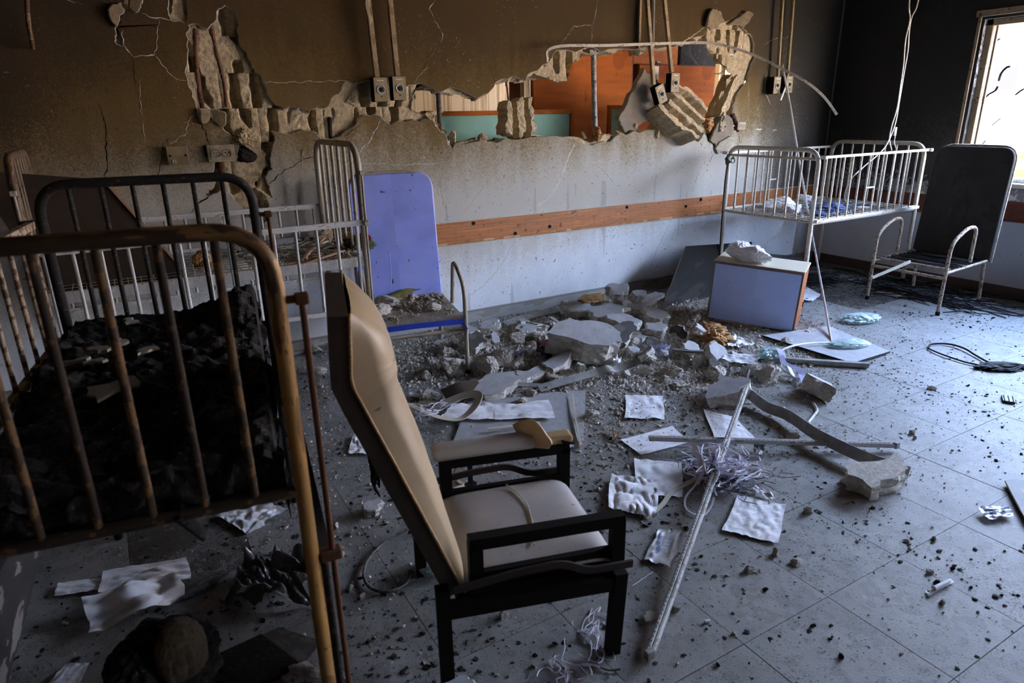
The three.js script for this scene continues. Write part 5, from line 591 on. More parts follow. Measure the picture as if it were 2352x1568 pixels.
const chunk = (px, py, w, d, t, yaw, tx, tz, h, lab, o = {}) => { const p = fl(px, py, h ?? t / 2), g = thing(o.name ?? 'masonry_slab', lab, 'rubble', p.toArray()); g.rotation.set(tx, yaw, tz, 'YXZ'); slabPart(g, o.poly ?? blob(w, d, Math.floor(px * 7 + py), o.n ?? 6), t, Math.floor(px + py * 3), o.face ?? M.greyFace, o.core ?? M.concrete); return g; };
const bigPoly = [[-0.20, 0.16], [0.02, 0.19], [0.14, 0.08], [0.16, -0.10], [0.02, -0.14], [-0.06, -0.02], [-0.14, 0.04]];
chunk(1352, 790, 0.36, 0.32, 0.16, 0.25, 0.30, 0.12, 0.13, 'largest fallen block, grey plaster face up, in the middle of the rubble', { poly: [[-0.22, 0.17], [0.02, 0.20], [0.16, 0.06], [0.18, -0.10], [0.10, -0.17], [-0.02, -0.13], [-0.12, 0.0]] });
chunk(1153, 884, 0.44, 0.24, 0.045, 0.1, 0.06, 0.02, 0.035, 'long pale plaster slab lying flat at the front of the rubble', { poly: [[-0.22, 0.03], [-0.06, 0.11], [0.08, 0.10], [0.21, 0.03], [0.20, -0.04], [0.02, -0.08], [-0.14, -0.10]] });
chunk(1395, 722, 0.40, 0.32, 0.06, 0.4, 0.05, 0, 0.10, 'broad grey slab with gravel on it below the pile by the wall'); chunk(1434, 742, 0.32, 0.26, 0.06, 0.2, 0.1, -0.1, 0.10, 'flat five-sided slab behind the largest fallen block'); chunk(1428, 768, 0.30, 0.2, 0.05, 0.5, 0.35, 0.3, 0.09, 'dark-faced slab propped against the right of the largest block', { face: M.panelDark });
chunk(1502, 730, 0.24, 0.22, 0.08, 0.9, 0.1, 0.1, 0.07, 'thick rough slab in front of the leaning panel'); chunk(1503, 760, 0.22, 0.16, 0.07, 0.3, 0.12, 0, 0.05, 'thick white-edged slab right of the rubble middle'); chunk(1480, 775, 0.2, 0.13, 0.03, 0.1, 0.1, 0, 0.03, 'thin shard below the thick white-edged slab');
chunk(1290, 828, 0.36, 0.09, 0.07, 0.45, 0.1, 0.1, 0.06, 'long narrow bar of broken wall left of the largest block', { poly: [[-0.18, -0.04], [0.18, -0.04], [0.19, 0.04], [-0.16, 0.05]] }); chunk(1088, 786, 0.24, 0.2, 0.05, 0.7, 0.25, 0.2, 0.07, 'dark-faced slab leaning by the front leg of the blue chair', { face: M.panelDark });
chunk(1228, 858, 0.24, 0.08, 0.06, 0.05, 0.15, 0, 0.035, 'short squared bar of concrete before the narrow bar', { poly: [[-0.12, -0.03], [0.12, -0.035], [0.12, 0.04], [-0.11, 0.04]] }); chunk(1128, 748, 0.26, 0.14, 0.05, 0.5, 0.1, 0.1, 0.05, 'slab lying against the foot of the wall right of the blue chair'); chunk(1078, 768, 0.16, 0.14, 0.08, 0.2, 0.1, 0, 0.05, 'squat slab beside the blue chair leg, close to the wall');
chunk(1270, 797, 0.24, 0.14, 0.07, 0.2, 0.1, 0, 0.07, 'dark brown block in the hollow left of the largest block', { face: M.plyDark, core: M.boardBrown, poly: [[-0.12, -0.06], [0.11, -0.07], [0.13, 0.05], [-0.08, 0.07]] }); chunk(1488, 694, 0.46, 0.14, 0.03, 0.35, 0.05, 0.06, 0.10, 'long shelf-like slab with crumbs before the leaning panel', { poly: [[-0.23, -0.06], [0.23, -0.03], [0.22, 0.06], [-0.2, 0.07]] });
chunk(1325, 706, 0.26, 0.14, 0.07, -0.3, 0.5, -0.3, 0.10, 'tilted slab at the wall, left of the brown-topped lump'); chunk(1418, 672, 0.2, 0.18, 0.10, 0.3, 0.3, 0.3, 0.16, 'grey block on top of the pile by the wall'); chunk(1466, 682, 0.16, 0.12, 0.08, 0.1, 0.4, 0.1, 0.15, 'pale jagged block on the right of the pile by the wall');
chunk(1668, 906, 0.30, 0.22, 0.09, 0.2, -0.16, 0.18, 0.045, 'wedge of wall with grey face lying left of the upright metal rail', { poly: [[-0.15, 0.02], [0.0, 0.09], [0.14, 0.10], [0.13, -0.08], [-0.02, -0.10]] }); chunk(1880, 890, 0.18, 0.16, 0.09, 0.6, 0.35, -0.25, 0.05, 'wedge of wall tipped on edge beside the white tubing', { poly: [[-0.09, -0.07], [0.08, -0.06], [0.07, 0.08], [-0.02, 0.07]] });
chunk(1644, 814, 0.16, 0.18, 0.05, 0.4, 0.9, 0.2, 0.07, 'brown-grey slab standing on edge behind the printed sheet'); chunk(1585, 800, 0.2, 0.14, 0.04, 0.8, 0.3, 0.1, 0.05, 'ribbed pale slab in front of the orange foam'); chunk(1562, 765, 0.08, 0.2, 0.03, 0.2, 0.2, 0.9, 0.08, 'thin slab standing upright left of the orange foam', { face: M.panelDark }); chunk(1604, 757, 0.12, 0.1, 0.04, 0.2, 0.5, -0.3, 0.13, 'pale shard lying on top of the orange foam');
chunk(1612, 822, 0.14, 0.12, 0.08, 0.2, 0, 0, 0.04, 'rough stump of block below the orange foam'); chunk(1722, 818, 0.14, 0.2, 0.02, 0.5, 0.5, 0, 0.04, 'brown flap of board sticking up behind the printed sheet', { face: M.boardBrown }); chunk(1200, 762, 0.18, 0.14, 0.06, 1.2, 0.1, 0.1, 0.05, 'rounded slab with a hollow near the wall'); chunk(1225, 750, 0.24, 0.14, 0.06, 2.0, 0.3, 0, 0.05, 'brown-edged slab half sunk in gravel near the wall');
chunk(1012, 790, 0.10, 0.08, 0.04, 0.4, 0.2, 0.1, 0.03, 'small slab beneath the blue chair'); chunk(1136, 775, 0.06, 0.10, 0.03, 0.1, 1.2, 0, 0.06, 'little upright plaster piece right of the blue chair leg'); chunk(1060, 1600, 0.1, 0.1, 0.05, 0, 0, 0, 0.03, 'chip of block beside the rear leg of the armchair'); chunk(858, 1165, 0.10, 0.07, 0.035, 0.6, 0.1, 0, 0.02, 'flat slab under the burnt shreds of the armchair');
chunk(1495, 1418, 0.06, 0.045, 0.01, 0.3, 0.05, 0, 0.008, 'cream plaster chip left of the long metal rail', { face: M.offWhite });
// rough lumps
const lump = (px, py, s, h, lab, o = {}) => { const m = solo(o.name ?? 'concrete_lump', lumpGeos[Math.floor(px * 3 + py) % 10], o.m ?? M.concreteSmall, lab, 'rubble', o.group); m.position.copy(o.at ?? fl(px, py, h ?? s * 0.5)); m.scale.set(1.15 * s * (o.sx ?? 1), 1.15 * s * (o.sy ?? 0.9), 1.15 * s * (o.sz ?? 1)); m.rotation.y = (px * 1.7) % 6; return m; };
[[1118, 842, 0.09, 'craggy lump at the foot of the blue chair front leg'], [1155, 832, 0.10, 'pair-topped craggy lump right of the blue chair leg'], [1185, 838, 0.07, 'craggy lump between the chair leg and the narrow bar'], [1345, 822, 0.07, 'lump wedged under the front corner of the largest block'], [1268, 690, 0.0, ''], [1375, 688, 0.13, 'brown-topped lump crowning the left of the pile by the wall'], [1302, 714, 0.08, 'dark lump at the wall on the left of the pile'], [1458, 808, 0.0, ''], [1400, 690, 0.07, 'small lump between the pile tops'], [1440, 700, 0.06, 'lump on the shelf-like slab by the wall'], [1475, 690, 0.04, 'round pebble on the end of the shelf-like slab'],
  [1310, 750, 0.10, 'rugged lump behind the largest block'], [1190, 778, 0.07, 'rugged lump in the gravel right of the blue chair'], [1240, 775, 0.07, 'rugged lump in the gravel left of the largest block'], [1040, 838, 0.085, 'crumbling lump left of the blue chair front leg'], [1015, 800, 0.05, 'crumbling lump below the blue chair seat'], [1030, 812, 0.05, 'lower crumbling lump below the blue chair seat'], [1418, 800, 0.06, 'small lump at the right foot of the largest block'], [1400, 835, 0.04, 'white scrap-like lump before the largest block'], [1462, 790, 0.05, 'small lump between the two thick slabs'], [1490, 820, 0.05, 'small lump with a paper scrap beside it'],
  [1540, 850, 0.06, 'lone lump below the paper scraps'], [1648, 858, 0.06, 'upright knobbly lump left of the top of the metal rail'], [1560, 880, 0.04, 'lone lump in the open floor left of the wedge'], [1410, 850, 0.035, 'lump on the curling strip'], [1765, 862, 0.07, 'brown lump under the white tubing'], [1720, 850, 0.05, 'brown lump at the top end of the metal rail'], [985, 905, 0.055, 'knob of rubble lying on the papers by the armchair back'], [1355, 952, 0.04, 'lump on the floor right of the thin grey boards'], [1165, 873, 0.0, ''], [1200, 922, 0.03, 'chip on the curled strip'], [1220, 905, 0.03, 'little lump on the thin grey board'], [2140, 890, 0.02, 'dark crumb of rubble alone on the bright floor'], [1860, 760, 0.04, 'lump beside the wheel of the corner crib'], [1525, 872, 0.03, 'pebble in the open floor below the lone lump'], [1365, 960, 0.0, ''], [1020, 835, 0.0, ''],
  [1252, 860, 0.05, 'lump at the end of the squared bar'], [1275, 870, 0.045, 'lump under the curling strip'], [1300, 862, 0.05, 'lump behind the curling strip'], [1108, 880, 0.0, ''], [1480, 850, 0.045, 'lump right of the end of the curling strip'], [1585, 745, 0.04, 'lump left of the fallen cabinet'], [1690, 790, 0.04, 'lump at the foot of the fallen cabinet'], [1808, 785, 0.035, 'lump at the right corner of the fallen cabinet'], [760, 790, 0.06, 'lump of rubble behind the back of the armchair'], [720, 800, 0.05, 'lump of rubble by the slid-down crib side'], [735, 850, 0.04, 'pale lump by the guide rod of the near crib'], [1820, 1005, 0.03, 'small lump below the wedge with the tubing'], [1830, 1290, 0.018, 'dark crumb lying alone on a floor tile']]
  .forEach(([x, y, s, lab]) => { if (s) lump(x, y, s, s * 0.45, lab); });
chunk(2013, 1094, 0.3, 0.2, 0.085, 0.12, 0.04, 0.10, 0.045, 'triangular chunk of rough concrete alone on the open floor', { face: M.concrete, name: 'concrete_chunk', poly: [[-0.15, -0.05], [-0.13, 0.06], [-0.06, 0.10], [0.17, 0.01], [0.16, -0.03], [0.0, -0.08]] });
{ const c = CAB.t, p = V3(-CAB.w * 0.66, CAB.H + 0.075, -0.13).applyEuler(c.rotation).add(c.position); const m = lump(1697, 597, 0.13, 0, 'pale block fragment resting on top of the fallen cabinet', { at: p, sx: 1.1, sy: 0.7, sz: 0.8, name: 'concrete_chunk', m: M.white2 = mat({ color: 0xeeeaea, roughness: 0.97 }) }); const p2 = V3(-CAB.w * 0.78, CAB.H + 0.09, -0.16).applyEuler(c.rotation).add(c.position); lump(1660, 585, 0.07, 0, 'smaller block fragment on the left of the cabinet top', { at: p2, sy: 1.1, name: 'concrete_chunk', m: M.white2 }); }
{ // broken wall slabs heaped in the pile: alike
  const r = rnd(123); for (let i = 0; i < 46; i++) { const px = 1290 + (r() + r() + r() - 1.5) * 420, py = 782 + (r() + r() - 1) * 105, w = 0.06 + r() * r() * 0.12, d = w * (0.5 + r() * 0.4), p = fl(px, py); if (p.z < ZB + 0.15 || (px < 1110 && py < 830) || (px > 1500 && py < 790)) continue; const c = chunk(px, py, w, d, 0.02 + r() * 0.035, r() * 6, (r() - 0.5) * 1.1, (r() - 0.5) * 1.1, 0.03 + r() * 0.045, 'angular fragment of plastered wall heaped among the larger slabs of rubble', { name: 'plaster_fragment', n: 5, face: r() > 0.75 ? M.panelDark : M.greyFace }); c.userData.group = 'angular wall fragments in the rubble heap'; } }
{ // loose small lumps: alike, strewn
  const r = rnd(90); for (let i = 0; i < 120; i++) { const a = r(), px = a < 0.6 ? 1290 + (r() + r() + r() - 1.5) * 330 : a < 0.8 ? 1100 + r() * 700 : 700 + r() * 1500, py = a < 0.6 ? 800 + (r() + r() - 1) * 120 : a < 0.8 ? 830 + r() * 150 : 900 + r() * 560, p = fl(px, py); if (p.z < ZB + 0.12 || p.x > XR - 0.1 || (px > 1500 && px < 1860 && py < 790)) continue; const s = 0.008 + r() * r() * (a < 0.6 ? 0.03 : 0.012); const m = lump(px, py, s, s * 0.5, 'small loose lump of broken concrete strewn over the floor', { group: 'small concrete lumps on the floor' }); m.rotation.set(r() * 6, r() * 6, r() * 6); } }
{ // gravel and char crumbs nobody could count
  const small = (k, rough) => { const g = new THREE.IcosahedronGeometry(1, 1), p = g.attributes.position; for (let i = 0; i < p.count; i++) { const s = 0.35 + 1.1 * noise(p.getX(i) * 3.1 + k * 9, p.getY(i) * 3.1, p.getZ(i) * 3.1); p.setXYZ(i, p.getX(i) * s, p.getY(i) * s * rough, p.getZ(i) * s); } return hard(g); };
  const inst = (name, lab, n, geo, m, f, seed) => { const r = rnd(seed), im = new THREE.InstancedMesh(geo, m, n), mt = new THREE.Matrix4(), q = new THREE.Quaternion(), e = new THREE.Euler(); let k = 0, tries = 0; while (k < n && tries++ < n * 30) { const o = f(r); if (!o) continue; e.set(r() * 6, r() * 6, r() * 6); if (o.flat) e.set((r() - 0.5) * 0.5, r() * 6, (r() - 0.5) * 0.5); q.setFromEuler(e); mt.compose(V3(o.x, o.y, o.z), q, V3(o.s * (0.7 + r() * 0.7), o.s * (o.flat ? 0.35 : 1), o.s * (0.7 + r() * 0.7))); im.setMatrixAt(k, mt); const b = 0.6 + r() * 0.55; im.setColorAt(k, new THREE.Color(b, b * 0.97, b * 0.93)); k++; } im.count = k; im.name = name; im.castShadow = im.receiveShadow = true; im.userData = { label: lab, category: 'gravel', kind: 'stuff' }; scene.add(im); };
  const ok = p => p.z > ZB + 0.03 && p.x < XR - 0.03 && p.x > XL + 0.1 && p.z < ZF;
  const pile = (x, z) => Math.exp(-(((x - 3.0) / 1.25) ** 2) - ((z + 3.75) / 0.75) ** 2) + 0.5 * Math.exp(-(((x - 1.7) / 0.7) ** 2) - ((z + 3.9) / 0.5) ** 2) + 0.45 * Math.exp(-(((x - 3.6) / 0.9) ** 2) - ((z + 2.8) / 0.5) ** 2) + 0.4 * Math.exp(-(((x - 2.2) / 1.2) ** 2) - ((z + 2.6) / 0.8) ** 2) + 0.12 * Math.exp(-(((x - 0.6) / 0.4) ** 2) - ((z + 3.0) / 0.9) ** 2);
  inst('gravel', 'pale concrete gravel strewn thickly around the fallen wall', 55000, small(1, 0.8), mat({ color: 0xd2ccc3, roughness: 0.97 }), r => { const x = 0.2 + r() * 5.2, z = ZB + 0.02 + r() * 3.4, d = pile(x, z); if (r() > d + 0.02) return null; const s = (0.0022 + Math.pow(r(), 5) * 0.009) * (0.5 + 0.5 * Math.min(1, d * 1.5)); return { x, z, s, y: s * 0.4 + Math.max(0, 0.05 * pile(x, z) * Math.exp(-(((z + 4.1) / 0.35) ** 2))) * r() }; }, 7);
  inst('rubble_dust', 'fine pale grit scattered over the whole floor', 9000, small(3, 0.7), mat({ color: 0xb4afa6, roughness: 0.97 }), r => { const x = XL + 0.2 + r() * 7.6, z = ZB + 0.02 + r() * 4.9; if (r() > 0.15 + 0.85 * sstep(0.45, 0.7, fbm2(x * 2.1, z * 2.1, 3)) * (0.2 + pile(x, z))) return null; const s = 0.001 + Math.pow(r(), 5) * 0.005; return { x, z, s, y: s * 0.3 }; }, 8);
  inst('char_crumbs', 'black char crumbs and flakes sprinkled over the floor tiles', 22000, small(5, 0.6), mat({ color: 0x24201c, roughness: 0.95 }), r => { const x = XL + 0.2 + r() * 7.6, z = ZB + 0.02 + r() * 5.2, c = fbm2(x * 2.6 + 40, z * 2.6, 4), corner = Math.exp(-(((x - 6.1) / 0.7) ** 2) - ((z + 3.5) / 1.0) ** 2), left = Math.exp(-(((x - 0.2) / 0.7) ** 2) - ((z + 1.5) / 1.3) ** 2), ch = 0.6 * Math.exp(-(((x - 1.6) / 0.6) ** 2) - ((z + 2.4) / 0.5) ** 2); if (r() > (0.05 + 0.5 * sstep(0.5, 0.72, c) + left * 0.8 + ch) * (1 - 0.8 * clamp(pile(x, z))) + corner * 0.8) return null; const s = 0.0011 + Math.pow(r(), 6) * 0.009; return { x, z, s, y: s * 0.25, flat: r() > 0.25 }; }, 9);
  inst('crib_gravel', 'crumbs of plaster scattered on the white crib wire base and blue chair seat', 1500, small(2, 0.8), mat({ color: 0xa79c8c, roughness: 0.97 }), r => { const s = 0.002 + Math.pow(r(), 3) * 0.014; if (r() < 0.45) return { x: 0.55 + r() * 0.58, z: -3.6 - r() * 0.74, y: 0.803 + s * 0.4, s }; const u = (r() - 0.5) * 0.52, v = (r() * r() - 0.45) * 0.6 + 0.02, c = Math.cos(-0.2), q = Math.sin(-0.2); return { x: 1.5 + u * c + v * q, z: -3.9 - u * q + v * c, y: 0.375 + s * 0.4, s }; }, 10);
  inst('seat_crumbs', 'crumbs of plaster scattered on the corner crib wire base', 700, small(2, 0.8), mat({ color: 0xb5b2ae, roughness: 0.97 }), r => { const s = 0.002 + Math.pow(r(), 3) * 0.010; return { x: 4.75 + r() * 1.3, z: -3.4 - r() * 0.8, y: 0.706 + s * 0.4, s }; }, 12);
}

// ---------------------------------------------------------------- papers, packets, rails, cords
function sheet(Q, lab, o = {}) { // a sheet through four floor points, crumpled
  const n = o.n ?? 22, h0 = o.h ?? 0.006, cr2 = o.crumple ?? 0.008, P = Q.map(q => q.isVector3 ? q : fl(q[0], q[1], h0)), c = P.reduce((a, b) => a.clone().add(b)).multiplyScalar(0.25), pos = [], uv = [], idx = [], sd = o.seed ?? Math.floor(Math.abs(c.x * 977 + c.z * 313));
  for (let i = 0; i <= n; i++) for (let j = 0; j <= n; j++) { const u = i / n, v = j / n, p = P[0].clone().multiplyScalar((1 - u) * (1 - v)).addScaledVector(P[1], u * (1 - v)).addScaledVector(P[2], u * v).addScaledVector(P[3], (1 - u) * v); const f = (o.freq ?? 5), a = Math.abs(noise2(u * f + sd, v * f) - 0.5) * 2, b = Math.abs(noise2(u * f * 2.1 - v * f + sd, v * f * 1.7 + u * f) - 0.5) * 2; let y = cr2 * (a * 0.9 + b * 0.5); if (o.curl) y += o.curl * Math.pow(o.curlV ? v : u, 3); if (o.fold) y += o.fold * (1 - Math.min(1, Math.abs(u - 0.5) * 3)); p.y += y; const wob = (noise2(u * 3 + sd, v * 3) - 0.5) * cr2 * 0.8; pos.push(p.x - c.x + wob, p.y - c.y, p.z - c.z + wob); uv.push(u, 1 - v); }
  for (let i = 0; i < n; i++) for (let j = 0; j < n; j++) { const a = i * (n + 1) + j, b = a + n + 1; idx.push(a, a + 1, b, b, a + 1, b + 1); }
  const g = new THREE.BufferGeometry(); g.setAttribute('position', new THREE.Float32BufferAttribute(pos, 3)); g.setAttribute('uv', new THREE.Float32BufferAttribute(uv, 2)); g.setIndex(idx); g.computeVertexNormals();
  const m = solo(o.name ?? 'paper_sheet', o.flat ? hard(g) : g, o.m ?? M.paper[o.k ?? 0], lab, o.cat ?? 'paper'); m.position.copy(c); return m;
}
sheet([[1437, 908], [1524, 910], [1527, 963], [1435, 962]], 'small sheet with a crumpled middle lying square on the floor', { k: 1, crumple: 0.008, freq: 4 }); sheet([[1426, 1010], [1545, 978], [1583, 1016], [1472, 1045]], 'clean white sheet under the left end of the crossing rail', { k: 1, crumple: 0.003 });
sheet([[1614, 940], [1686, 958], [1740, 1012], [1642, 1008]], 'printed form curling up beneath the upright metal rail', { k: 2, crumple: 0.005, curl: 0 }); sheet([[1458, 1055], [1566, 1063], [1570, 1142], [1460, 1138]], 'dented blank sheet left of the cord nest', { crumple: 0.007, freq: 4 }); sheet([[1402, 1092], [1510, 1105], [1508, 1192], [1394, 1168]], 'strongly crumpled sheet behind the front corner of the armchair', { crumple: 0.018, freq: 3.4, n: 34, h: 0.01, flat: 1 });
sheet([[1695, 1138], [1806, 1160], [1788, 1249], [1658, 1218]], 'rippled white sheet right of the long metal rail', { crumple: 0.006, freq: 7, n: 36, k: 0 }); sheet([[1666, 805], [1746, 824], [1739, 848], [1655, 826]], 'printed sheet propped on rubble above the metal rail', { k: 3, crumple: 0.01, h: 0.06, curl: 0.03 }); sheet([[1130, 935], [1262, 920], [1274, 962], [1140, 964]], 'right of two white sheets on the thin grey board', { crumple: 0.01, freq: 4, h: 0.02 }); sheet([[1040, 930], [1165, 928], [1152, 966], [1008, 962]], 'left of two white sheets on the thin grey board', { crumple: 0.012, h: 0.02, freq: 5 });
sheet([[495, 1185], [600, 1153], [664, 1170], [571, 1229]], 'creased sheet on the floor beneath the near crib rail', { crumple: 0.012, freq: 6 }); sheet([[236, 1312], [430, 1283], [441, 1330], [229, 1367]], 'upper letter of the overlapping papers under the near crib', { k: 2, crumple: 0.012, freq: 3, h: 0.01 }); sheet([[200, 1392], [396, 1318], [430, 1377], [208, 1461]], 'large folded sheet in front of the overlapping papers under the near crib', { crumple: 0.03, freq: 3, h: 0.02, fold: 0.02, k: 0 }); sheet([[133, 1340], [236, 1325], [234, 1355], [124, 1369]], 'narrow paper strip left of the overlapping letters', { crumple: 0.006 });
sheet([[150, 1525], [206, 1522], [180, 1580], [98, 1585]], 'plain sheet at the bottom left edge of the floor', { crumple: 0.004 }); sheet([[812, 998], [846, 1000], [870, 1044], [798, 1043]], 'sheet half hidden behind the armchair back', { crumple: 0.01 }); sheet([[2008, 670], [2046, 661], [2093, 668], [2062, 684]], 'dirty sheet on the burnt floor under the burnt chair', { crumple: 0.006, m: M.greyFace }); sheet([[1850, 660], [1886, 676], [1868, 693], [1836, 688]], 'white sheet behind the front leg of the corner crib', { crumple: 0.01, h: 0.012 }); sheet([[1688, 768], [1731, 790], [1702, 800], [1670, 796]], 'folded white sheet below the fallen cabinet', { crumple: 0.02, h: 0.02 });
sheet([[1130, 804], [1218, 822], [1206, 834], [1142, 828]], 'folded lilac sheet stuck in the rubble', { crumple: 0.03, h: 0.03, curl: 0.05, m: mat({ color: 0xb7b4cc }) }); sheet([[1012, 774], [1062, 778], [1052, 797], [1024, 792]], 'small sheet on the floor behind the blue chair leg', { crumple: 0.03, h: 0.01 }); sheet([[1480, 800], [1512, 812], [1546, 806], [1530, 820]], 'curled paper scrap right of the rubble', { crumple: 0.03, h: 0.03, curl: 0.04, m: mat({ color: 0xb9b9d4 }) }); sheet([[1400, 826], [1416, 822], [1424, 838], [1404, 846]], 'tiny crumpled white scrap before the largest block', { crumple: 0.04, h: 0.02 }); sheet([[942, 903], [1012, 912], [1008, 918], [940, 912]], 'narrow sheet by the knob of rubble beside the armchair back', { crumple: 0.01 });
sheet([[1590, 735], [1603, 725], [1607, 737], [1596, 745]], 'pale shred before the leaning panel', { crumple: 0.03, h: 0.06 }); sheet([[1660, 1092], [1700, 1075], [1712, 1096], [1684, 1110]], 'grey scrap under the crossing rails', { crumple: 0.02, m: M.greyFace }); sheet([[1402, 988], [1418, 1000], [1424, 1012], [1408, 1004]], 'dusty brown paper scrap left of the clean sheet', { crumple: 0.02, m: M.cream }); sheet([[1724, 1030], [1764, 1020], [1745, 1050], [1728, 1046]], 'grey cardboard scrap right of the cord nest', { crumple: 0.02, h: 0.015, m: M.greyFace });
const packet = (Q, lab, o = {}) => { const t = sheet(Q, lab, { crumple: 0.008, h: 0.012, cat: 'packet', name: 'packet', n: 20, freq: 5, m: o.m ?? M.white, ...o }); return t; };
const packMap = tex(256, 256, (u, v, o) => { set3(o, C(226, 226, 226)); if (u > 0.22 && u < 0.34 && v > 0.2 && v < 0.78 && noise2(u * 40, v * 60) > 0.25) mix3(o, C(92, 122, 184), 0.8); if (u > 0.42 && u < 0.78 && v > 0.15 && v < 0.8 && (Math.floor(v * 40) % 4 < 1) && noise2(u * 60, Math.floor(v * 40)) > 0.45) mix3(o, C(140, 150, 190), 0.5); if (u < 0.06 || u > 0.94 || v < 0.06 || v > 0.94) mix3(o, C(170, 172, 176), 0.5); });
packet([[1512, 1215], [1570, 1222], [1542, 1305], [1480, 1286]], 'dressing packet with a blue printed strip on the floor', { m: mat({ map: packMap, roughness: 0.4 }), crumple: 0.009, h: 0.006 }); packet([[1736, 1119], [1785, 1137], [1776, 1152], [1730, 1133]], 'small white wrapper right of the cord nest', { crumple: 0.014, freq: 3 }); packet([[2246, 1168], [2316, 1162], [2326, 1186], [2270, 1194]], 'strip of clear plastic ampoules on the right floor', { m: mat({ map: rep(packMap, 1, 1), color: 0xdfe6f6, roughness: 0.25 }), crumple: 0.01, freq: 4 });
{ const s = packet([[2124, 1358], [2182, 1328], [2192, 1336], [2134, 1368]], 'syringe in a clear sterile pack alone on the floor', { m: M.white, crumple: 0.002, h: 0.004, freq: 2 }); const A = fl(2130, 1358, 0.012).sub(s.position), B = fl(2180, 1334, 0.012).sub(s.position); part('syringe_barrel', pipe([A.clone().lerp(B, 0.3), B], 0.007, 0, 10), M.white, s); part('plunger', pipe([A.clone().lerp(B, 0.04), A.clone().lerp(B, 0.3)], 0.0035, 0, 8), M.greyPlastic, s); part('flange', pipe([A.clone().lerp(B, 0.29), A.clone().lerp(B, 0.33)], 0.009, 0, 10), M.white, s); }
{ const c = thing('dark_tile', 'small dark grey plastic cover lying alone on the right floor', 'cover', fl(2316, 917, 0.008).toArray(), 0.5); part('cover', box(0.09, 0.012, 0.06, 0, 0, 0, 0.004), mat({ color: 0x3d3c42, roughness: 0.5 }), c); part('ribs', [-0.02, 0, 0.02].map(z => box(0.08, 0.004, 0.004, 0, 0.008, z, 0.001)), M.black, c); }
const pill = (px, py, lab, m = M.white) => { const t = solo('pill', (() => { const g = new THREE.CapsuleGeometry(0.005, 0.014, 4, 10); g.rotateZ(Math.PI / 2); return g; })(), m, lab, 'capsule'); t.position.copy(fl(px, py, 0.006)); t.rotation.y = px; return t; };
pill(1344, 1526, 'white capsule on the floor before the armchair'); pill(150, 1430, 'white capsule on the dirty floor under the near crib'); pill(1134, 1225, 'capsule lying on the armchair seat').position.copy(fl(1134, 1224, 0.35)); pill(1624, 1426, 'white capsule right of the foot of the long rail'); pill(2068, 746, 'white crumb before the burnt chair');
// metal ceiling rails
const railProf = [[-0.013, 0.0], [0.013, 0.0], [0.013, 0.018], [0.009, 0.021], [0.003, 0.021], [0.0, 0.018], [-0.003, 0.021], [-0.009, 0.021], [-0.013, 0.018]];
function rail(pts, lab, up = V3(0, 1, 0)) { const t = thing('metal_rail', lab, 'rail'); part('rail_profile', hard(sweep(pts, railProf, up)), M.alum, t); const d = []; const L = pts[0].distanceTo(pts[pts.length - 1]), n = Math.floor(L / 0.02); const r = []; for (let i = 1; i < n; i++) { const q = pts[0].clone().lerp(pts[pts.length - 1], i / n); const S = pts[1].clone().sub(pts[0]).cross(V3(0, 1, 0)).normalize().multiplyScalar(-0.006), b = new THREE.BoxGeometry(0.004, 0.0008, 0.004); b.translate(q.x + S.x, q.y + 0.0212, q.z + S.z); r.push(b); } if (pts.length === 2) part('perforation', r, M.black, t).userData.kind = 'stuff'; const e = pts[0]; part('end_clip', box(0.03, 0.03, 0.02, e.x, e.y + 0.01, e.z, 0.003), M.greyPlastic, t); return t; }
rail([fl(2058, 1026, 0.018), fl(1490, 1010, 0.05)], 'perforated metal rail lying across the floor, crossing the long one'); rail([fl(1492, 1508, 0.01), fl(1718, 880, 0.085)], 'long perforated metal rail running up the floor from the front');
const strip = (pts, a, b, up, lab, m, n = 40, o = {}) => { const t = thing(o.name ?? 'plastic_strip', lab, o.cat ?? 'strip'); part('strip', hard(sweep(smoothLine(pts, n), rect(a, b), up, true, o.scale)), m, t); return t; };
strip([fl(1722, 905, 0.05), fl(1762, 935, 0.035), fl(1806, 952, 0.04), fl(1880, 1000, 0.05), fl(1990, 1052, 0.05), fl(2088, 1086, 0.035)], 0.0025, 0.028, V3(0.3, 1, 0.6), 'long grey trunking lid curving across the floor to the concrete chunk', M.greyPlastic);
strip([fl(1545, 803, 0.09), fl(1640, 812, 0.07), fl(1755, 824, 0.03)], 0.012, 0.005, V3(0, 1, 0), 'dark trunking piece running behind the printed sheet', M.panelDark); strip([fl(1755, 822, 0.02), fl(1880, 831, 0.02), fl(1995, 838, 0.02)], 0.016, 0.014, V3(0, 1, 0), 'straight grey tube lying by the floor panel', M.greyPlastic, 20, { name: 'plastic_tube', cat: 'tube' });
strip([fl(1238, 892, 0.03), fl(1300, 874, 0.045), fl(1370, 854, 0.06), fl(1398, 846, 0.075), fl(1412, 848, 0.05), fl(1440, 840, 0.06), fl(1470, 828, 0.09)], 0.026, 0.002, V3(0.1, 1, 0.55), 'pale flat strip kinked across the front of the rubble', M.greyPlastic); strip([fl(1190, 882, 0.04), fl(1260, 888, 0.03), fl(1225, 890, 0.02)], 0.02, 0.002, V3(0, 1, 0.3), 'short pale strip ends under the kinked strip', M.greyPlastic);
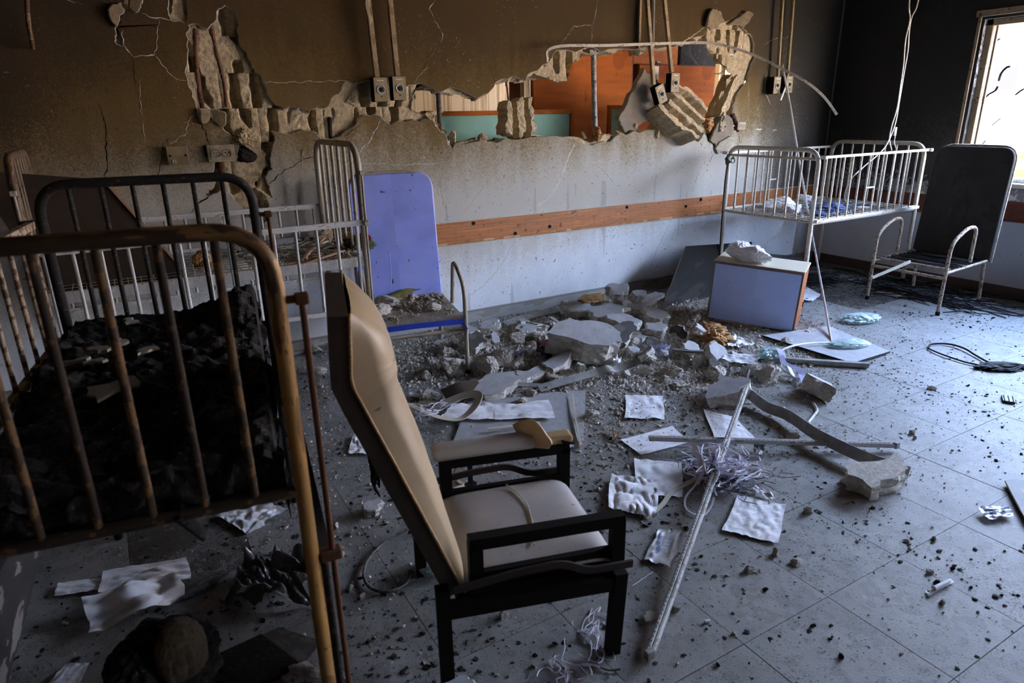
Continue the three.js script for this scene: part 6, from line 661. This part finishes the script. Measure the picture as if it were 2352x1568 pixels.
strip([fl(938, 926, 0.06), fl(965, 940, 0.07), fl(1010, 958, 0.05), fl(1055, 962, 0.04), fl(1092, 930, 0.07), fl(1098, 906, 0.1), fl(1065, 908, 0.09), fl(1015, 926, 0.06), fl(960, 928, 0.05)], 0.022, 0.0018, V3(0.2, 1, 0.3), 'cream strip looping back on itself beside the armchair back', M.offWhite, 60); strip([fl(1020, 908, 0.05), fl(1060, 892, 0.07), fl(1105, 884, 0.05)], 0.05, 0.002, V3(0, 1, 0.4), 'dark brown strip beneath the looping cream strip', M.boardBrown); strip([fl(1120, 985, 0.03), fl(1180, 978, 0.03), fl(1240, 970, 0.02)], 0.012, 0.002, V3(0, 1, 0), 'narrow cream strip hidden behind the far arm pad', M.offWhite);
strip([fl(1316, 905, 0.022), fl(1322, 960, 0.022), fl(1334, 1024, 0.018)], 0.004, 0.004, V3(0, 1, 0), 'thin pale moulding lying on the right end of the thin boards', M.offWhite);
strip([fl(1160, 745, 0.03), fl(1210, 728, 0.05), fl(1282, 712, 0.07)], 0.03, 0.006, V3(0, 1, 0.4), 'loose piece of grey skirting along the wall', M.greyPlastic); strip([fl(675, 800, 0.04), fl(720, 792, 0.04), fl(760, 783, 0.05)], 0.03, 0.006, V3(0, 1, 0.5), 'loose pale skirting behind the near crib post', M.greyPlastic);
// long curved lid and dropped white strip hanging from the wall
{ const P = [bw(1257, 136, ZB + 0.10), bw(1257, 118, ZB + 0.10), bw(1275, 108, ZB + 0.11), bw(1400, 104, ZB + 0.13), bw(1560, 99, ZB + 0.2), bw(1640, 100, ZB + 0.28), bw(1720, 122, ZB + 0.42), bw(1790, 155, ZB + 0.58), bw(1855, 190, ZB + 0.74), bw(1895, 225, ZB + 0.82), bw(1922, 263, ZB + 0.88)]; const t = thing('trunking_strip', 'long trunking lid hanging across the blast hole and bowing into the room', 'trunking'); part('lid', hard(sweep(smoothLine(P, 70), rect(0.010, 0.005), V3(0, 1, 0.5))), M.greyTube, t); part('broken_end', box(0.016, 0.03, 0.012, P[0].x, P[0].y - 0.005, P[0].z, 0.003), M.offWhite, t);
  strip([bw(1797, 150, ZB + 0.25), bw(1816, 250, ZB + 0.45), bw(1836, 372, -3.75), fl(1869, 560, 0.46), fl(1893, 690, 0.14), fl(1911, 797, 0.0)], 0.011, 0.0025, V3(1, 0, 0.4), 'long white strip dropping from the corner boxes past the crib to the floor', M.whiteStrip = mat({ color: 0xcfcac8, roughness: 0.5 }), 60); strip([bw(1808, 192, ZB + 0.12), bw(1800, 212, ZB + 0.14), bw(1793, 230, ZB + 0.14)], 0.008, 0.003, V3(0, 0, 1), 'short bent scrap of strip below the corner outlet boxes', M.whiteStrip, 8); }
// hanging flex with its tag
{ const zc = -3.6, q = (x, y, z = zc) => bw(x, y, z), t = thing('hanging_flex', 'twisted pale cable hanging from the ceiling above the corner crib', 'cable'); const top1 = q(2088, -6), top2 = q(2108, -4); top1.y = top2.y = CEIL;
  part('strand', pipe(smoothLine([top1, q(2088, 10), q(2090, 45), q(2080, 90), q(2075, 150), q(2068, 200), q(2060, 250), q(2048, 290), q(2043, 320), q(2048, 345)], 60), 0.006, 0, 6), M.creamTube, t); part('strand', pipe(smoothLine([top2, q(2106, 14), q(2094, 40), q(2088, 75), q(2086, 110), q(2076, 170), q(2066, 230), q(2056, 285), q(2040, 325), q(2020, 352, -3.5), q(1985, 382, -3.5), q(1960, 405, -3.5), q(1945, 430, -3.6), q(1940, 455, -3.7), q(1952, 475, -3.75)], 90), 0.0055, 0, 6), M.creamTube, t); part('switch', box(0.035, 0.075, 0.014, q(2056, 302).x, q(2056, 302).y, zc, 0.006), M.greyPlastic, t); part('strand', pipe(smoothLine([q(2056, 312), q(2054, 326), q(2058, 340)], 10), 0.005, 0, 6), M.creamTube, t); part('end_plug', box(0.014, 0.05, 0.012, q(2058, 372).x, q(2058, 372).y, zc, 0.003), M.white, t).rotation.z = 0.4; }
{ const P = [bw(62, -8, ZB + 0.06), bw(63, 30, ZB + 0.07), bw(66, 60, ZB + 0.07), bw(72, 90, ZB + 0.05), bw(75, 112, ZB + 0.03)]; const t = thing('hanging_flex', 'short dark cable end hanging at the top left of the wall', 'cable'); part('strand', pipe(smoothLine(P, 20), 0.011, 0, 8), M.pipeBrown, t); part('bare_end', pipe(smoothLine([P[1], P[2], P[3]], 8), 0.0115, 0, 8), M.conduit, t); }
{ const t = thing('green_string', 'green string tied round the back post of the corner crib', 'string'); const c = V3(4.70, 1.13, -4.25); const pts = []; const r = rnd(6); for (let i = 0; i < 26; i++) pts.push(c.clone().add(V3((r() - 0.5) * 0.07, (r() - 0.5) * 0.09, (r() - 0.5) * 0.07))); part('knot', pipe(smoothLine(pts, 160), 0.004, 0, 5), mat({ color: 0x1f4a38, roughness: 0.9 }), t); part('tail', pipe(smoothLine([c, c.clone().add(V3(-0.05, -0.1, 0.02)), c.clone().add(V3(-0.055, -0.5, 0.02)), c.clone().add(V3(-0.05, -1.1, 0.03))], 20), 0.005, 0, 5), M.black, t); }
// orange crumpled foam, drip bags, cloths
function crumple(pos, sx, sy, sz, seed, m, name, lab, cat, det = 26, turn = 0, amp = 0.55) { const g = mergeVertices(new THREE.IcosahedronGeometry(1, det).deleteAttribute('uv').deleteAttribute('normal'), 1e-4), p = g.attributes.position; for (let i = 0; i < p.count; i++) { const x = p.getX(i), y = p.getY(i), z = p.getZ(i), a = Math.abs(noise(x * 2.2 + seed, y * 2.2, z * 2.2) - 0.5) * 2, b = Math.abs(noise(x * 5 + seed, y * 5 + 4, z * 5) - 0.5) * 2, c3 = noise(x * 11 + seed, y * 11, z * 11 + 2), s = 1 - amp * 0.35 + amp * (0.55 * a + 0.30 * b + 0.06 * c3); p.setXYZ(i, x * s * sx, Math.max(-0.5, y) * s * sy, z * s * sz); } const gh = hard(g); boxUV(gh); const o = solo(name, gh, m, lab, cat); o.position.copy(pos); o.rotation.y = turn; return o; }
crumple(fl(1636, 764, 0.07), 0.20, 0.055, 0.11, 3, M.orangeStuff, 'crumpled_foam', 'crumpled orange-brown foam lump before the fallen cabinet', 'foam', 26, 0.9, 0.9); crumple(fl(1360, 685, 0.19), 0.13, 0.03, 0.08, 5, mat({ color: 0x8d6d44, roughness: 0.95 }), 'torn_cardboard', 'torn brown cardboard on the pile by the wall', 'cardboard', 16, 0.3);
{ const b = crumple(fl(1950, 790, 0.035), 0.15, 0.035, 0.07, 8, M.bagGreen, 'drip_bag', 'pale green clear drip bag lying on the floor panel', 'bag', 18, -0.35, 0.3); part('liquid', (() => { const g = new THREE.SphereGeometry(1, 20, 12); g.scale(0.09, 0.016, 0.04); g.translate(-0.01, -0.008, 0); return g; })(), mat({ color: 0x86b8ae, roughness: 0.3 }), b); const e = fl(1905, 787, 0.04).sub(b.position).applyAxisAngle(V3(0, 1, 0), 0.35); part('hose', pipe(smoothLine([fl(1908, 787, 0.035), fl(1860, 788, 0.05), fl(1815, 796, 0.06), fl(1795, 806, 0.05), fl(1790, 820, 0.02)].map(p => p.sub(b.position).applyAxisAngle(V3(0, 1, 0), 0.35)), 30), 0.007, 0, 8), M.white, b); }
crumple(fl(1978, 732, 0.025), 0.15, 0.045, 0.08, 12, M.bagGreen, 'plastic_bag', 'crumpled clear plastic bag before the burnt chair', 'bag', 18, -0.35, 0.5);
crumple(fl(1772, 812, 0.03), 0.11, 0.035, 0.08, 15, M.glassy, 'plastic_bag', 'clear plastic bag at the knot of white tubing', 'bag', 18, 0.2, 0.6); sheet([[548, 1302], [694, 1288], [702, 1392], [518, 1398]], 'crumpled dark grey plastic bag on the floor behind the near crib leg', { crumple: 0.075, freq: 4.5, n: 44, h: 0.004, flat: 1, m: M.greyBag, name: 'crumpled_bag', cat: 'bag' }); crumple(fl(450, 1345, 0.01), 0.10, 0.012, 0.05, 24, M.greyBag, 'crumpled_bag', 'flattened grey film beside the overlapping papers', 'bag', 16, 0.4, 0.6); crumple(fl(985, 1300, 0.02), 0.045, 0.025, 0.06, 27, M.bagGreen, 'plastic_bag', 'greenish plastic scrap under the armchair', 'bag', 14, 0.4, 0.6);
{ const t = crumple(fl(375, 1530, 0.09), 0.15, 0.14, 0.10, 31, M.char, 'burnt_cushion', 'burnt foam cushion with a scorched beige face, bottom left', 'cushion', 26, 0.3, 0.4); const f = crumple(fl(418, 1500, 0.16), 0.07, 0.11, 0.05, 35, mat({ color: 0x6e604c, map: concreteMap, roughness: 0.9 }), 'tmp', 'x y z w', 'foam', 24, 0.2, 0.14); scene.remove(f); names.tmp = -1; f.name = 'scorched_face'; f.userData = {}; f.position.sub(t.position).applyAxisAngle(V3(0, 1, 0), -0.3); t.add(f); }
{ const t = thing('burnt_board', 'dark burnt panel lying beside the burnt cushion at the bottom', 'panel'); QB(t, 'panel', [fl(560, 1580, 0.02), fl(700, 1530, 0.03), fl(600, 1455, 0.03), fl(480, 1510, 0.02)], 0.014, M.char, M.char); const u = thing('grey_panel', 'grey board leaning under the foot of the near crib', 'panel'); QB(u, 'panel', [fl(690, 1532, 0.02), fl(735, 1470, 0.02), fl(640, 1440, 0.02), fl(600, 1458, 0.02)], 0.008, M.panelDark, M.char); crumple(fl(720, 1560, 0.02), 0.05, 0.03, 0.09, 42, M.greyFace, 'crumpled_paper', 'grey crumpled paper at the bottom beside the crib post', 'paper', 16, 0.9, 0.6); }
for (const [px, py, h, sx, sy, sz, seed, m, lab] of [[648, 510, 0.83, 0.16, 0.035, 0.10, 51, mat({ color: 0x9a7a5c, roughness: 0.95 }), 'tan wrinkled cloth on the white crib'], [415, 525, 0.84, 0.17, 0.07, 0.12, 54, M.cloth, 'dusty pinkish cloth bundle at the middle of the white crib'], [465, 600, 0.82, 0.05, 0.06, 0.05, 57, M.orangeStuff, 'orange and yellow wrapper on the white crib'], [825, 560, 0.83, 0.09, 0.05, 0.09, 60, mat({ color: 0x4c5a40, roughness: 0.95 }), 'green cloth roll at the head of the white crib'], [838, 548, 0.87, 0.03, 0.035, 0.04, 63, mat({ color: 0x8c3a30, roughness: 0.9 }), 'small red cloth scrap at the head of the white crib'], [640, 555, 0.82, 0.12, 0.012, 0.09, 66, M.greyFace, 'torn grey wallpaper on the white crib']]) crumple(fl(px, py, h), sx, sy, sz, seed, m, 'crumpled_cloth', lab, 'cloth', 20, 0.3, 0.6);
for (const [px, py, h, s, lab, sy] of [[690, 490, 0.88, 0.11, 'brown-faced broken block on the white crib, left of the pair'], [735, 505, 0.86, 0.12, 'long grey broken block on the white crib, right of the pair'], [750, 540, 0.83, 0.06, 'yellowish lump below the blocks on the white crib'], [790, 525, 0.84, 0.05, 'pale lump at the head end of the white crib']]) lump(px, py, s, 0, lab, { at: fl(px, py, h), sx: 1.1, name: 'concrete_chunk', m: px === 690 || px === 750 ? M.block : M.concreteSmall });
for (const [a, b, lab] of [[[690, 600], [745, 545], 'light splinter leaning among the crumbs on the white crib'], [[700, 605], [790, 575], 'long splinter lying near the front rail of the white crib'], [[720, 560], [700, 592], 'short splinter between the crib crumbs']]) { const t = solo('wood_splinter', hard(sweep([fl(...a, 0.81), fl(...b, 0.83)], rect(0.008, 0.004), V3(0, 1, 0))), M.woodEdge, lab, 'splinter'); }
for (const [px, py, h, s, lab] of [[1795, 465, 0.745, 0.13, 'large pale broken block on the corner crib, topmost of its heap'], [1820, 478, 0.73, 0.10, 'flat pale block at the front of the heap on the corner crib'], [1772, 470, 0.73, 0.07, 'brownish lump at the left of the heap on the corner crib'], [1850, 455, 0.73, 0.07, 'lump at the right of the heap on the corner crib'], [1985, 478, 0.72, 0.05, 'lone lump at the far end of the corner crib']]) lump(px, py, s, 0, lab, { at: fl(px, py, h), sy: 0.6, sx: 1.2, name: 'concrete_chunk', m: M.white2 });
crumple(fl(1912, 478, 0.73), 0.13, 0.05, 0.08, 71, mat({ color: 0x56668c, roughness: 0.9 }), 'crumpled_cloth', 'blue-grey cloth on the corner crib among the hoses', 'cloth', 20, 0.3, 0.7); crumple(fl(1880, 492, 0.71), 0.09, 0.025, 0.06, 73, mat({ color: 0x46577c, roughness: 0.9 }), 'crumpled_cloth', 'darker blue cloth scrap at the front of the corner crib', 'cloth', 18, 0.3, 0.7);
for (const [px, py, h, s, lab] of [[880, 690, 0.40, 0.085, 'grey block on the left of the blue chair seat'], [905, 672, 0.40, 0.06, 'pale lump by the foam on the blue chair seat'], [868, 715, 0.40, 0.075, 'rounded lump at the front left of the blue chair seat'], [1000, 706, 0.39, 0.05, 'flat lump near the front of the blue chair seat'], [950, 680, 0.385, 0.04, 'small lump in the middle of the blue chair seat'], [968, 672, 0.385, 0.03, 'pebble right of the middle of the blue chair seat']]) lump(px, py, s, 0, lab, { at: fl(px, py, h), sy: 0.6 });
// cords
const coil = (name, lab, c, n, ext, r, m, seed, cat = 'cords') => { const q = rnd(seed), gs = []; for (let k = 0; k < n; k++) { const pts = []; let p = c.clone().add(V3((q() - 0.5) * ext[0], q() * ext[1] * 0.6, (q() - 0.5) * ext[2])); const m2 = 4 + Math.floor(q() * 4); for (let i = 0; i < m2; i++) { pts.push(p.clone()); p = p.clone().add(V3((q() - 0.5) * ext[0], (q() - 0.5) * ext[1], (q() - 0.5) * ext[2])); p.y = Math.max(c.y + 0.002, Math.min(p.y, c.y + ext[1])); } gs.push(pipe(smoothLine(pts, 26), r * (0.5 + q()), 0, 5)); } const o = solo(name, gs, m, lab, cat); o.userData.kind = 'stuff'; return o; };
M.cord = mat({ color: 0xdcd8e6, roughness: 0.6 }); M.cordDark = mat({ color: 0x5b5660, roughness: 0.7 });
coil('cord_tangle', 'tangle of thin white cords where the metal rails cross', fl(1655, 1090, 0.006), 42, [0.16, 0.10, 0.17], 0.0026, M.cord, 3); { const q = rnd(77), gs = [], c = fl(1650, 1092, 0.006); for (let k = 0; k < 26; k++) { const R = 0.04 + q() * 0.09, a0 = q() * 6.28, cx = c.x + (q() - 0.5) * 0.14, cz = c.z + (q() - 0.5) * 0.16, tilt = q() * 0.09, pts = []; for (let i = 0; i <= 12; i++) { const a = a0 + i / 12 * (2 + q() * 4.5); pts.push(V3(cx + Math.cos(a) * R, c.y + 0.004 + q() * 0.02 + tilt * (1 + Math.sin(a)) * 0.5, cz + Math.sin(a) * R * 0.8)); } gs.push(hard(sweep(smoothLine(pts, 40), rect(0.0014 + q() * 0.003, 0.0007), V3(0.2, 1, 0.3)))); } solo('cord_tangle', gs, M.cord, 'looping flat white bands of the cord tangle', 'cords').userData.kind = 'stuff'; }
coil('cord_tangle', 'dark fibres inside the tangle of white cords', fl(1665, 1105, 0.004), 40, [0.15, 0.05, 0.14], 0.0016, M.cordDark, 4); coil('string_tangle', 'thin white strings curled beside the armchair front leg', fl(1365, 1460, 0.004), 12, [0.09, 0.012, 0.09], 0.0016, M.cord, 5); coil('string_tangle', 'loops of white string at the bottom of the floor', fl(1300, 1530, 0.004), 8, [0.06, 0.012, 0.08], 0.0016, M.cord, 6); coil('string_tangle', 'white strings dangling from the looping cream strip', fl(985, 950, 0.03), 16, [0.14, 0.05, 0.08], 0.002, M.cord, 9);
const cord = (pts, r, m, lab, n = 40) => solo('cord', pipe(smoothLine(pts, n), r, 0, 7), m, lab, 'cord');
const band = (pts, w, lab, m = M.cord, n = 50) => { const t = solo('cord_band', hard(sweep(smoothLine(pts, n), rect(w, 0.0012), V3(0, 1, 0.2))), m, lab, 'band'); return t; };
band([fl(1568, 1035, 0.05), fl(1590, 1022, 0.07), fl(1605, 1050, 0.07), fl(1612, 1085, 0.05), fl(1600, 1112, 0.02)], 0.012, 'broad white band looping up left of the cord tangle'); band([fl(1615, 1030, 0.06), fl(1650, 1024, 0.075), fl(1700, 1045, 0.07), fl(1712, 1068, 0.05), fl(1690, 1110, 0.04), fl(1655, 1130, 0.02)], 0.006, 'thin white band arching over the cord tangle'); band([fl(1600, 1110, 0.02), fl(1574, 1145, 0.01), fl(1580, 1172, 0.008), fl(1612, 1184, 0.008), fl(1632, 1165, 0.012), fl(1640, 1142, 0.02)], 0.004, 'white band loop on the floor below the cord tangle'); band([fl(1646, 1138, 0.02), fl(1642, 1120, 0.03), fl(1680, 1100, 0.04), fl(1706, 1075, 0.05), fl(1690, 1055, 0.06)], 0.004, 'white band doubled over at the right of the cord tangle');
band([fl(1608, 1092, 0.02), fl(1575, 1112, 0.02), fl(1545, 1128, 0.015), fl(1520, 1160, 0.01), fl(1482, 1190, 0.01)], 0.01, 'tan flat hose running from the cord tangle toward the armchair', M.offWhite); band([fl(1788, 800, 0.06), fl(1795, 815, 0.07), fl(1800, 832, 0.03), fl(1835, 848, 0.03), fl(1842, 862, 0.02), fl(1826, 866, 0.03), fl(1812, 842, 0.05)], 0.018, 'lilac plastic ribbon below the knot of white tubing', mat({ color: 0xb4b0d0, roughness: 0.5 })); band([fl(1838, 860, 0.03), fl(1845, 880, 0.03), fl(1840, 898, 0.01)], 0.014, 'lilac ribbon end hanging by the tipped wedge', mat({ color: 0x9c99ba, roughness: 0.5 })); 
cord([fl(1755, 850, 0.03), fl(1800, 862, 0.025), fl(1870, 874, 0.03)], 0.006, M.white, 'pair of white tubes lying toward the tipped wedge'); cord([fl(1868, 925, 0.01), fl(1876, 942, 0.006), fl(1868, 955, 0.006), fl(1856, 970, 0.006)], 0.008, M.white, 'short white hose below the tipped wedge'); cord([fl(1720, 850, 0.05), fl(1716, 866, 0.06), fl(1718, 880, 0.09)], 0.009, M.cordDark, 'stub of lilac hose at the top of the long rail');
cord([fl(935, 1215, 0.02), fl(880, 1248, 0.012), fl(845, 1285, 0.01), fl(836, 1325, 0.01), fl(855, 1352, 0.01), fl(895, 1358, 0.01), fl(935, 1338, 0.01), fl(942, 1310, 0.012)], 0.0055, mat({ color: 0x57534e, roughness: 0.6 }), 'grey cable loop on the floor under the armchair back', 70); cord([fl(1380, 1500, 0.006), fl(1372, 1525, 0.006), fl(1395, 1538, 0.006), fl(1425, 1536, 0.006)], 0.003, M.cordDark, 'grey cable curl at the front leg of the armchair'); cord([fl(1452, 1345, 0.006), fl(1475, 1330, 0.006), fl(1500, 1312, 0.006)], 0.0018, M.cord, 'white thread on the floor right of the armchair');
cord([fl(2132, 800, 0.01), fl(2140, 790, 0.012), fl(2180, 790, 0.012), fl(2215, 800, 0.015), fl(2240, 815, 0.012), fl(2280, 835, 0.012), fl(2330, 845, 0.01)], 0.006, M.black, 'upper burnt wire of the black bundle on the right floor', 50); cord([fl(2132, 800, 0.008), fl(2160, 812, 0.012), fl(2220, 832, 0.01), fl(2270, 842, 0.01), fl(2300, 852, 0.01)], 0.005, M.black, 'lower burnt wire of the black bundle on the right floor', 50); crumple(fl(2300, 842, 0.012), 0.16, 0.02, 0.06, 81, M.black, 'burnt_rag', 'burnt black rag with wires on the right floor', 'rag', 20, -0.5, 0.9);
cord([fl(1048, 1102, 0.05), fl(1042, 1090, 0.06), fl(1050, 1070, 0.07), fl(1052, 1052, 0.07)], 0.003, mat({ color: 0x7a2a24 }), 'thin red wire rising from the scrap behind the armchair'); cord([fl(1046, 1105, 0.03), fl(1058, 1112, 0.03), fl(1066, 1108, 0.02)], 0.004, mat({ color: 0xb88a44 }), 'yellow wire by the white connector behind the armchair'); { const t = thing('connector', 'white plastic connector on the floor behind the armchair seat', 'connector', fl(1050, 1116, 0.012).toArray(), 0.2); part('body', box(0.06, 0.022, 0.03, 0, 0, 0, 0.004), M.white, t); part('lip', box(0.05, 0.006, 0.034, 0, 0.011, 0, 0.002), M.offWhite, t); const b = thing('metal_stub', 'black metal stub standing on the floor behind the armchair', 'bracket', fl(1081, 1112, 0).toArray()); part('upright', box(0.022, 0.10, 0.008, 0, 0.05, 0, 0.002), M.black, b); part('foot', box(0.05, 0.006, 0.03, 0, 0.003, 0, 0.002), M.black, b); }
coil('hose_tangle', 'grey hoses and wires heaped on the corner crib', V3(5.45, 0.708, -3.75), 34, [0.30, 0.03, 0.22], 0.006, mat({ color: 0x6d6f76, roughness: 0.7 }), 21); coil('wire_tangle', 'dusty sticks and wires heaped on the white crib', V3(0.85, 0.805, -3.95), 30, [0.25, 0.03, 0.2], 0.003, M.offWhite, 23);
coil('burnt_litter', 'burnt litter heaped along the foot of the window wall', V3(5.9, 0.004, -3.0), 60, [0.4, 0.02, 0.7], 0.004, M.char, 31); coil('burnt_litter', 'burnt litter strewn under the corner crib', V3(5.5, 0.004, -3.9), 50, [0.6, 0.02, 0.35], 0.004, M.char, 32);
{ const t = thing('caster', 'loose caster lying by the front leg of the corner crib', 'wheel', fl(1832, 722, 0.035).toArray()); const g = new THREE.TorusGeometry(0.026, 0.009, 8, 20); part('tyre', g, M.greyPlastic, t); const h = new THREE.CylinderGeometry(0.018, 0.018, 0.016, 14); h.rotateX(Math.PI / 2); part('hub', h, M.black, t); }
renderer.render(scene, camera);
